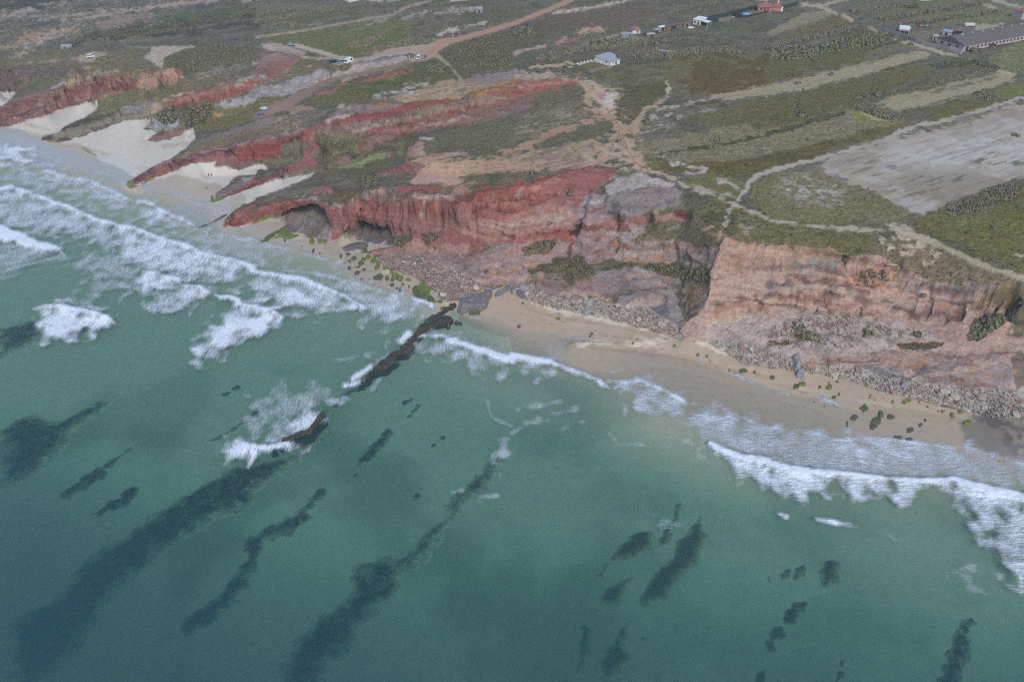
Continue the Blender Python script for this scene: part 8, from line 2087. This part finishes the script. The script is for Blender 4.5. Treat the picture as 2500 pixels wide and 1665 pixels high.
def feet_along(spec, width, step):
    p = T(spec); out = []
    pts = [ground(*q) for q in p]
    for a, b in zip(pts[:-1], pts[1:]):
        L = (b - a).length; n = max(1, int(L / step))
        d = (b - a).normalized(); s = Vector((-d.y, d.x, 0))
        for i in range(n):
            for _ in range(max(1, int(width / step))):
                q = a + (b - a) * ((i + random.random()) / n) + s * random.uniform(-width / 2, width / 2)
                out.append((q.x, q.y, q.z))
    return np.array(out)

def reed_hedge(spec, width, h, lab, mat=None, step=1.0, name='reed_hedge', cat='hedge'):
    P = feet_along(spec, width, step)
    # feet on the real ground
    P[:, 2] = np.maximum(height(P[:, 0], P[:, 1]), P[:, 2] - 1.0) - .1
    n = len(P); H = .72 * h * nr_.uniform(.6, 1.15, n) * (1 + .25 * np.sin(P[:, 0] * .35)); W = np.full(n, 1.0) * nr_.uniform(.7, 1.4, n)
    v, f = tufts(P, H, W, 7)
    veg_object(name, v, f, mat or M_REED, tuple(P.mean(0)), lab, cat, 'reed and scrub hedges of the plateau')

HEDGES = [
 ('D 0,450 200,400 480,335 700,290 890,235', 5, 3.2, 'long dark reed hedge ending at the track above the wide thicket', None),
 ('D 340,335 520,300 760,215', 3, 2.0, 'thin upper reed hedge just above the long dark one', M_REEDG),
 ('D 770,112 1000,90 1220,62', 5, 2.8, 'reed hedge nearest the fork of the upper right tracks', None),
 ('D 1000,180 1250,160 1400,125 1700,75 1960,35', 6, 3.2, 'dense reed hedge crossing above the farm yard', None),
 ('D 1220,245 1480,205 1700,160 1880,150 2120,110', 6, 3.2, 'reed hedge along the back of the farm yard', None),
 ('D 1130,55 1200,70 1380,75', 5, 3.5, 'short dark scrub hedge high up, above the dense reed hedge', M_BUSH),
 ('D 840,475 1040,430 1330,345', 3, 1.8, 'low hedge running down to the pale farm track', M_BUSH),
 ('D 1000,680 1250,600 1480,560', 2.5, 1.2, 'low scrub line below the long tan strip field', M_BUSH),
 ('D 1380,830 1600,760 1900,690 2110,640', 3, 1.5, 'brown hedge along the top of the second tan strip', None),
 ('C 260,560 450,500 620,470 800,445 1010,425 1240,400', 9, 2.8, 'broad reed belt behind the white house', None),
 ('C 1400,535 1600,500 1760,478 1900,475 2170,490', 8, 3.0, 'reed bank in the field right of the white house', None),
 ('C 1040,415 1300,400 1500,370 1760,365', 4, 2.2, 'reed strip between the scrapyard and the tan meadow', M_REEDG),
 ('C 1200,350 1400,335 1640,300 1800,270', 5, 2.2, 'green reeds in front of the scrapyard', M_REEDG),
 ('C 1050,590 1250,575 1420,545', 5, 2.0, 'scrub strip beside the front of the white house', M_BUSH),
 ('C 1060,520 1200,500 1330,490', 8, 2.6, 'reeds in the yard behind the white house', None),
 ('C 1340,165 1500,120 1700,60 1900,25', 5, 2.4, 'reed strip above the scrapyard plots', M_REEDG),
 ('B 990,515 1080,480 1250,420 1460,390 1640,372', 8, 2.4, 'grey scrub hedge along the upper side of the orange road', None),
 ('B 840,445 960,420 1080,370 1180,350', 9, 2.6, 'grey scrub bank above the lay-by with three vehicles', None),
 ('B 0,215 300,165 600,110 760,80', 9, 2.8, 'dark reed belt below the far white farmhouse', M_REEDG),
 ('B 0,150 250,105 480,80', 7, 2.6, 'upper reed belt below the far white farmhouse', M_REEDG),
 ('A 640,415 900,340 1200,300 1500,245', 7, 2.6, 'dark scrub hedge behind the small grey ruin', M_BUSH),
 ('A 1450,250 1800,205 2100,170 2355,120', 8, 2.8, 'dark scrub hedge in the upper heath left of the orange road', M_BUSH),
 ('A 1050,345 1400,310 1800,260', 5, 2.0, 'second scrub hedge under the dark one behind the ruin', M_BUSH),
 ('D 790,985 900,1010 1000,1050 1120,1075 1270,1095', 7, 2.4, 'curved brown thorn hedge beside the gravel road', None),
 ('D 1920,855 2010,900 2100,925', 7, 2.8, 'brown thicket at the bend above the whitish field', None),
 ('D 0,1240 300,1140 600,1060', 3, 1.4, 'low dark hedge between the lower strip fields', M_BUSH),
 ('I 1640,400 1800,340 2000,280 2200,190 2355,130', 10, 1.8, 'broad brown scrub band below the whitish field', None),
 ('D 1850,570 2000,600 2120,640', 6, 2.2, 'scrub hedge over the track below the long barn', M_BUSH),
 ('D 1520,620 1700,590 1870,600', 8, 2.0, 'scrub bank in the field below the farm track', M_BUSH),
 ('C 1290,480 1340,455', 4, 2.2, 'short reed clump beside the low wall of the plot', None),
 ('B 1780,20 1600,60', 5, 2.0, 'scrub in front of the pale pink farmhouse', M_REEDG),
 ('C 2150,640 2355,660', 4, 1.5, 'green scrub line in the olive field beside the reed bank', M_BUSH),
]
for s_, w_, h_, lab, m_ in HEDGES: reed_hedge(s_, w_, h_, lab, m_)
def thicket(spec, n, h, lab, mat, step=1.4):
    p = T(spec); (u0, v0), (u1, v1) = p.min(0), p.max(0); P = []
    t = 0
    while len(P) < n and t < 20000:
        t += 1; u, v = random.uniform(u0, u1), random.uniform(v0, v1)
        if in_poly(p, u, v): g = ground(u, v); P.append((g.x, g.y, g.z - .2))
    P = np.array(P); H = .72 * h * nr_.uniform(.5, 1.1, len(P)); R = np.stack([H * .75, H * .75, H], 1)
    v, f = leaves(P, R, 20, .34)
    veg_object('thicket', v, f, mat, tuple(P.mean(0)), lab, 'thicket', 'thickets of the plateau')
thicket('D 0,480 130,440 400,440 430,520 300,555 0,550', 170, 2.6, 'rounded grey green thicket below the long dark reed hedge', M_SCRUB[0])
thicket('D 380,440 640,380 900,320 1160,330 1160,370 900,440 640,470 460,490', 260, 2.4, 'wide mixed thicket between the reed hedge and the farm track', M_SCRUB[1])
thicket('B 1680,500 1800,420 2100,340 2355,290 2355,620 2100,640 1900,620 1780,560', 380, 1.5, 'low dense thicket in the fork of the orange road', M_SCRUB[0])
thicket('A 1500,550 1700,460 2000,425 2355,445 2355,570 2100,600 1760,680 1520,630', 330, 1.4, 'dark oval thicket behind the sandy car park', M_SCRUB[0])
thicket('C 700,400 840,385 980,370 990,415 840,425 720,430', 60, 3.2, 'dark evergreen thicket above the reed belt of the white house', M_BUSH)
thicket('C 0,280 80,240 200,250 210,320 120,345 0,335', 60, 3.0, 'dark round thicket beside the orange road', M_BUSH)
thicket('C 180,650 300,635 330,670 230,685', 20, 1.8, 'small dark thicket on the pale bank left of the white house', M_BUSH)
thicket('C 410,650 500,630 560,680 470,700', 26, 2.2, 'dark thicket between the pale bank and the red scarp top', M_BUSH)
thicket('B 1560,620 1660,590 1760,620 1700,680 1600,670', 110, 2.0, 'dark thicket below the two vehicles on the orange road', M_BUSH)
thicket('A 1430,1060 1560,1030 1620,1080 1560,1140 1460,1120', 110, 2.4, 'dark thicket in the gully below the orange bluff', M_BUSH)
thicket('A 1660,1060 1780,1000 1950,940 1960,1040 1900,1130 1760,1160', 80, 2.0, 'dark thicket on the slope beside the grey scree', M_BUSH)
thicket('G 980,80 1060,30 1110,60 1100,140 990,160', 50, 2.2, 'dark green thicket in the bowl above the headland', M_BUSH)
thicket('H 100,720 300,650 410,630 390,690 250,760 120,785', 60, 1.3, 'dark scrub patch on the ledge of the red cliff', M_BUSH)
thicket('H 180,900 360,880 560,800 640,760 690,860 740,940 640,990 500,1010 330,950', 120, 1.3, 'larger dark scrub patch low on the red cliff', M_BUSH)
thicket('H 980,860 1250,865 1500,865 1820,950 1810,1015 1550,1010 1250,890', 130, 1.3, 'long dark scrub bench under the pale scarp', M_BUSH)
thicket('I 770,980 900,920 1150,910 1150,1000 900,1060', 70, 1.2, 'dark scrub patch on the ledge of the right cliff', M_BUSH)
thicket('I 215,1440 250,1400 310,1415 345,1490 470,1510 500,1560 300,1560', 40, 1.8, 'dark green thicket on the grey scree', M_BUSH)
thicket('I 1860,1440 2000,1330 2190,1320 2170,1400 2000,1540 1850,1550', 90, 1.8, 'dark thicket filling the gully under the right hand spur', M_BUSH)
thicket('G 1200,670 1320,600 1430,610 1390,660 1270,690', 40, 1.1, 'dark scrub on the low ledge beside the smaller cave', M_BUSH)
thicket('G 1520,600 1570,575 1710,570 1640,630 1590,680', 110, 1.1, 'dark scrub on the low ledge in the middle of the red cliff', M_BUSH)

# single bushes one can point at
def bush(uv, r, lab, mat=M_BUSH, group=None):
    g = ground(*T(uv)[0]); P = np.array([[g.x, g.y, g.z]]) + np.stack([nr_.normal(0, r * .35, 5), nr_.normal(0, r * .35, 5), np.zeros(5)], 1)
    R = np.stack([np.full(5, r * .7)] * 2 + [np.full(5, r * .75)], 1) * nr_.uniform(.7, 1.1, (5, 1))
    v, f = leaves(P, R, 26, .3)
    e = bpy.data.objects.new('shrub', None); COL.objects.link(e); e.location = g; tag(e, lab, 'shrub', group)
    o = veg_object('foliage', v, f, mat, tuple(g), parent=e)
    stems = []
    for i in range(4):
        a = i * 1.6; stems.append([(.06, 0, -.2), (-.06, 0, -.2), (r * .3 * math.cos(a) - .03, r * .3 * math.sin(a), r * .6), (r * .3 * math.cos(a) + .03, r * .3 * math.sin(a), r * .6)])
    link_mesh('stem', [q for s in stems for q in s], [(4 * i, 4 * i + 1, 4 * i + 2, 4 * i + 3) for i in range(4)], M_TRUNK, e)
for uv, r, lab in (('C 1330,415', 2.2, 'round dark bush alone in front of the scrapyard reeds'), ('D 1310,415', 2.2, 'round bush beside the pale farm track'), ('D 1890,470', 3.4, 'large round bush at the near corner of the long barn'), ('D 2035,425', 2.6, 'reddish bush against the front of the long barn'), ('D 280,775', 1.6, 'small dark bush in the long tan strip, nearer the coast'), ('D 585,690', 1.6, 'small dark bush in the middle of the long tan strip'), ('D 2260,1250', 2.0, 'dark bush in the whitish field near the right edge'), ('D 2200,360', 2.2, 'bush below the front of the long barn'), ('D 290,990', 1.8, 'small dark shrub in the olive strip field'), ('D 820,905', 2.2, 'first grey shrub of the row below the long tan strip'), ('D 910,895', 2.2, 'middle grey shrub of the row below the long tan strip'), ('D 1010,880', 2.4, 'last grey shrub of the row below the long tan strip'), ('D 300,1060', 2.2, 'pale shrub beside the olive strip hedge'), ('C 1865,1360', 1.5, 'dark blue green shrub beside the stony patch in the field'), ('C 1890,1290', 2.0, 'green shrub in the field above the stony patch'), ('C 1090,1260', 2.2, 'dark shrub in the fork of the orange footpaths'), ('C 1230,1130', 2.0, 'dark shrub on the inner side of the orange footpath'), ('C 975,1310', 1.8, 'shrub between the ruts of the footpath'), ('C 960,1390', 1.0, 'small shrub at the lower end of the rutted footpath'), ('H 545,215', 2.0, 'dark bush hanging at the top of the grey gully'), ('H 190,35', 1.8, 'dark bush row on the edge above the orange red cliff'), ('H 300,30', 1.6, 'second dark bush on the edge above the orange red cliff'), ('I 920,1500', 1.8, 'round green bush on the grey scree'), ('I 1370,1515', 1.6, 'low green bush at the foot of the grey scree'), ('C 1450,1430', .9, 'tiny dark shrub on the field stones'), ('A 1560,1000', 2.0, 'dark shrub under the orange bluff'), ('B 870,600', 1.2, 'small shrub at the edge of the lay-by'), ('G 2125,930', 1.0, 'small green shrub on the pink cliff foot'), ('I 1420,1150', 1.0, 'shrub in the notch of the right cliff'), ('D 450,560', 2.2, 'bush at the end of the rounded thicket'), ('D 1760,370', 1.0, 'weed bush against the barn roof edge'), ('I 2330,760', 1.6, 'shrub in the green field at the right edge'), ('I 2080,540', 1.4, 'shrub in the yellowish field near the right edge')):
    bush(uv, r, lab)

# low heath scrub everywhere: nobody could count it
valid = ZTAB.ravel()[ZTAB.ravel() >= 0]
ok = (T_VEG.ravel()[valid] > .75) & (T_CLS.ravel()[valid] == HEATH) & (TN[..., 2].ravel()[valid] > .6) & (PV.ravel()[valid] > -60) & (PU.ravel()[valid] > -60) & (PU.ravel()[valid] < 2560)
pool = valid[ok]
dens = fbm(_TP[pool, 0] / 14, _TP[pool, 1] / 14, 3, 81) + .6 * fbm((_TP[pool, 0] * FC + _TP[pool, 1] * FS) / 25, (-_TP[pool, 0] * FS + _TP[pool, 1] * FC) / 3.5, 2, 82)
SCRUB = NT('low scrub')
_p = SCRUB.n('ShaderNodeBsdfPrincipled'); SCRUB.set(_p.inputs['Base Color'], SCRUB.attr('albedo', 'Color')); _p.inputs['Roughness'].default_value = .9; _p.inputs['Specular IOR Level'].default_value = .1; SCRUB.set(SCRUB.out.inputs[0], _p)
for k in range(3):
    w = np.clip(dens * (1, -1, .6)[k] + .15, 0.01, None); w = w / w.sum()
    ids = nr_.choice(pool, 4500, replace=True, p=w)
    P = _TP[ids] + nr_.uniform(-1.2, 1.2, (len(ids), 3)) * np.array([1, 1, 0]); h = nr_.uniform(.15, .42, len(ids)) * (1, 1, .8)[k]
    v, f = leaves(P, np.stack([h * 1.2, h * 1.2, h], 1), 7, .5)
    me = np_mesh('heath_scrub', v, quads=f, smooth=False); me.materials.append(SCRUB.m)
    tone = np.array([(1.0, 1.0, .96), (1.0, 1.1, .9), (1.5, 1.42, 1.3)])[k] * nr_.uniform(.8, 1.2, (len(ids), 1))
    add_attr(me, 'albedo', np.repeat(T_ALB.reshape(-1, 3)[ids] * tone, 28, 0), 'FLOAT_COLOR')
    o = bpy.data.objects.new('heath_scrub', me); COL.objects.link(o)
    tag(o, ('olive', 'green', 'pale dry')[k] + ' low heath scrub covering the plateau', None, None, 'stuff')
# ------------------------------------------------------------------ sea haze in the air
hz = link_mesh('haze', box_v(-8000, -300, -16, 8000, 6000, 186), BOXF, None)
_h = NT('haze'); _v = _h.n('ShaderNodeVolumePrincipled'); _v.inputs['Color'].default_value = (.86, .90, .96, 1); _v.inputs['Density'].default_value = .0001; _v.inputs['Anisotropy'].default_value = .2
_h.t.links.new(_v.outputs[0], _h.out.inputs['Volume']); hz.data.materials.append(_h.m); hz['kind'] = 'stuff'; hz['label'] = 'thin sea haze in the air over the coast'
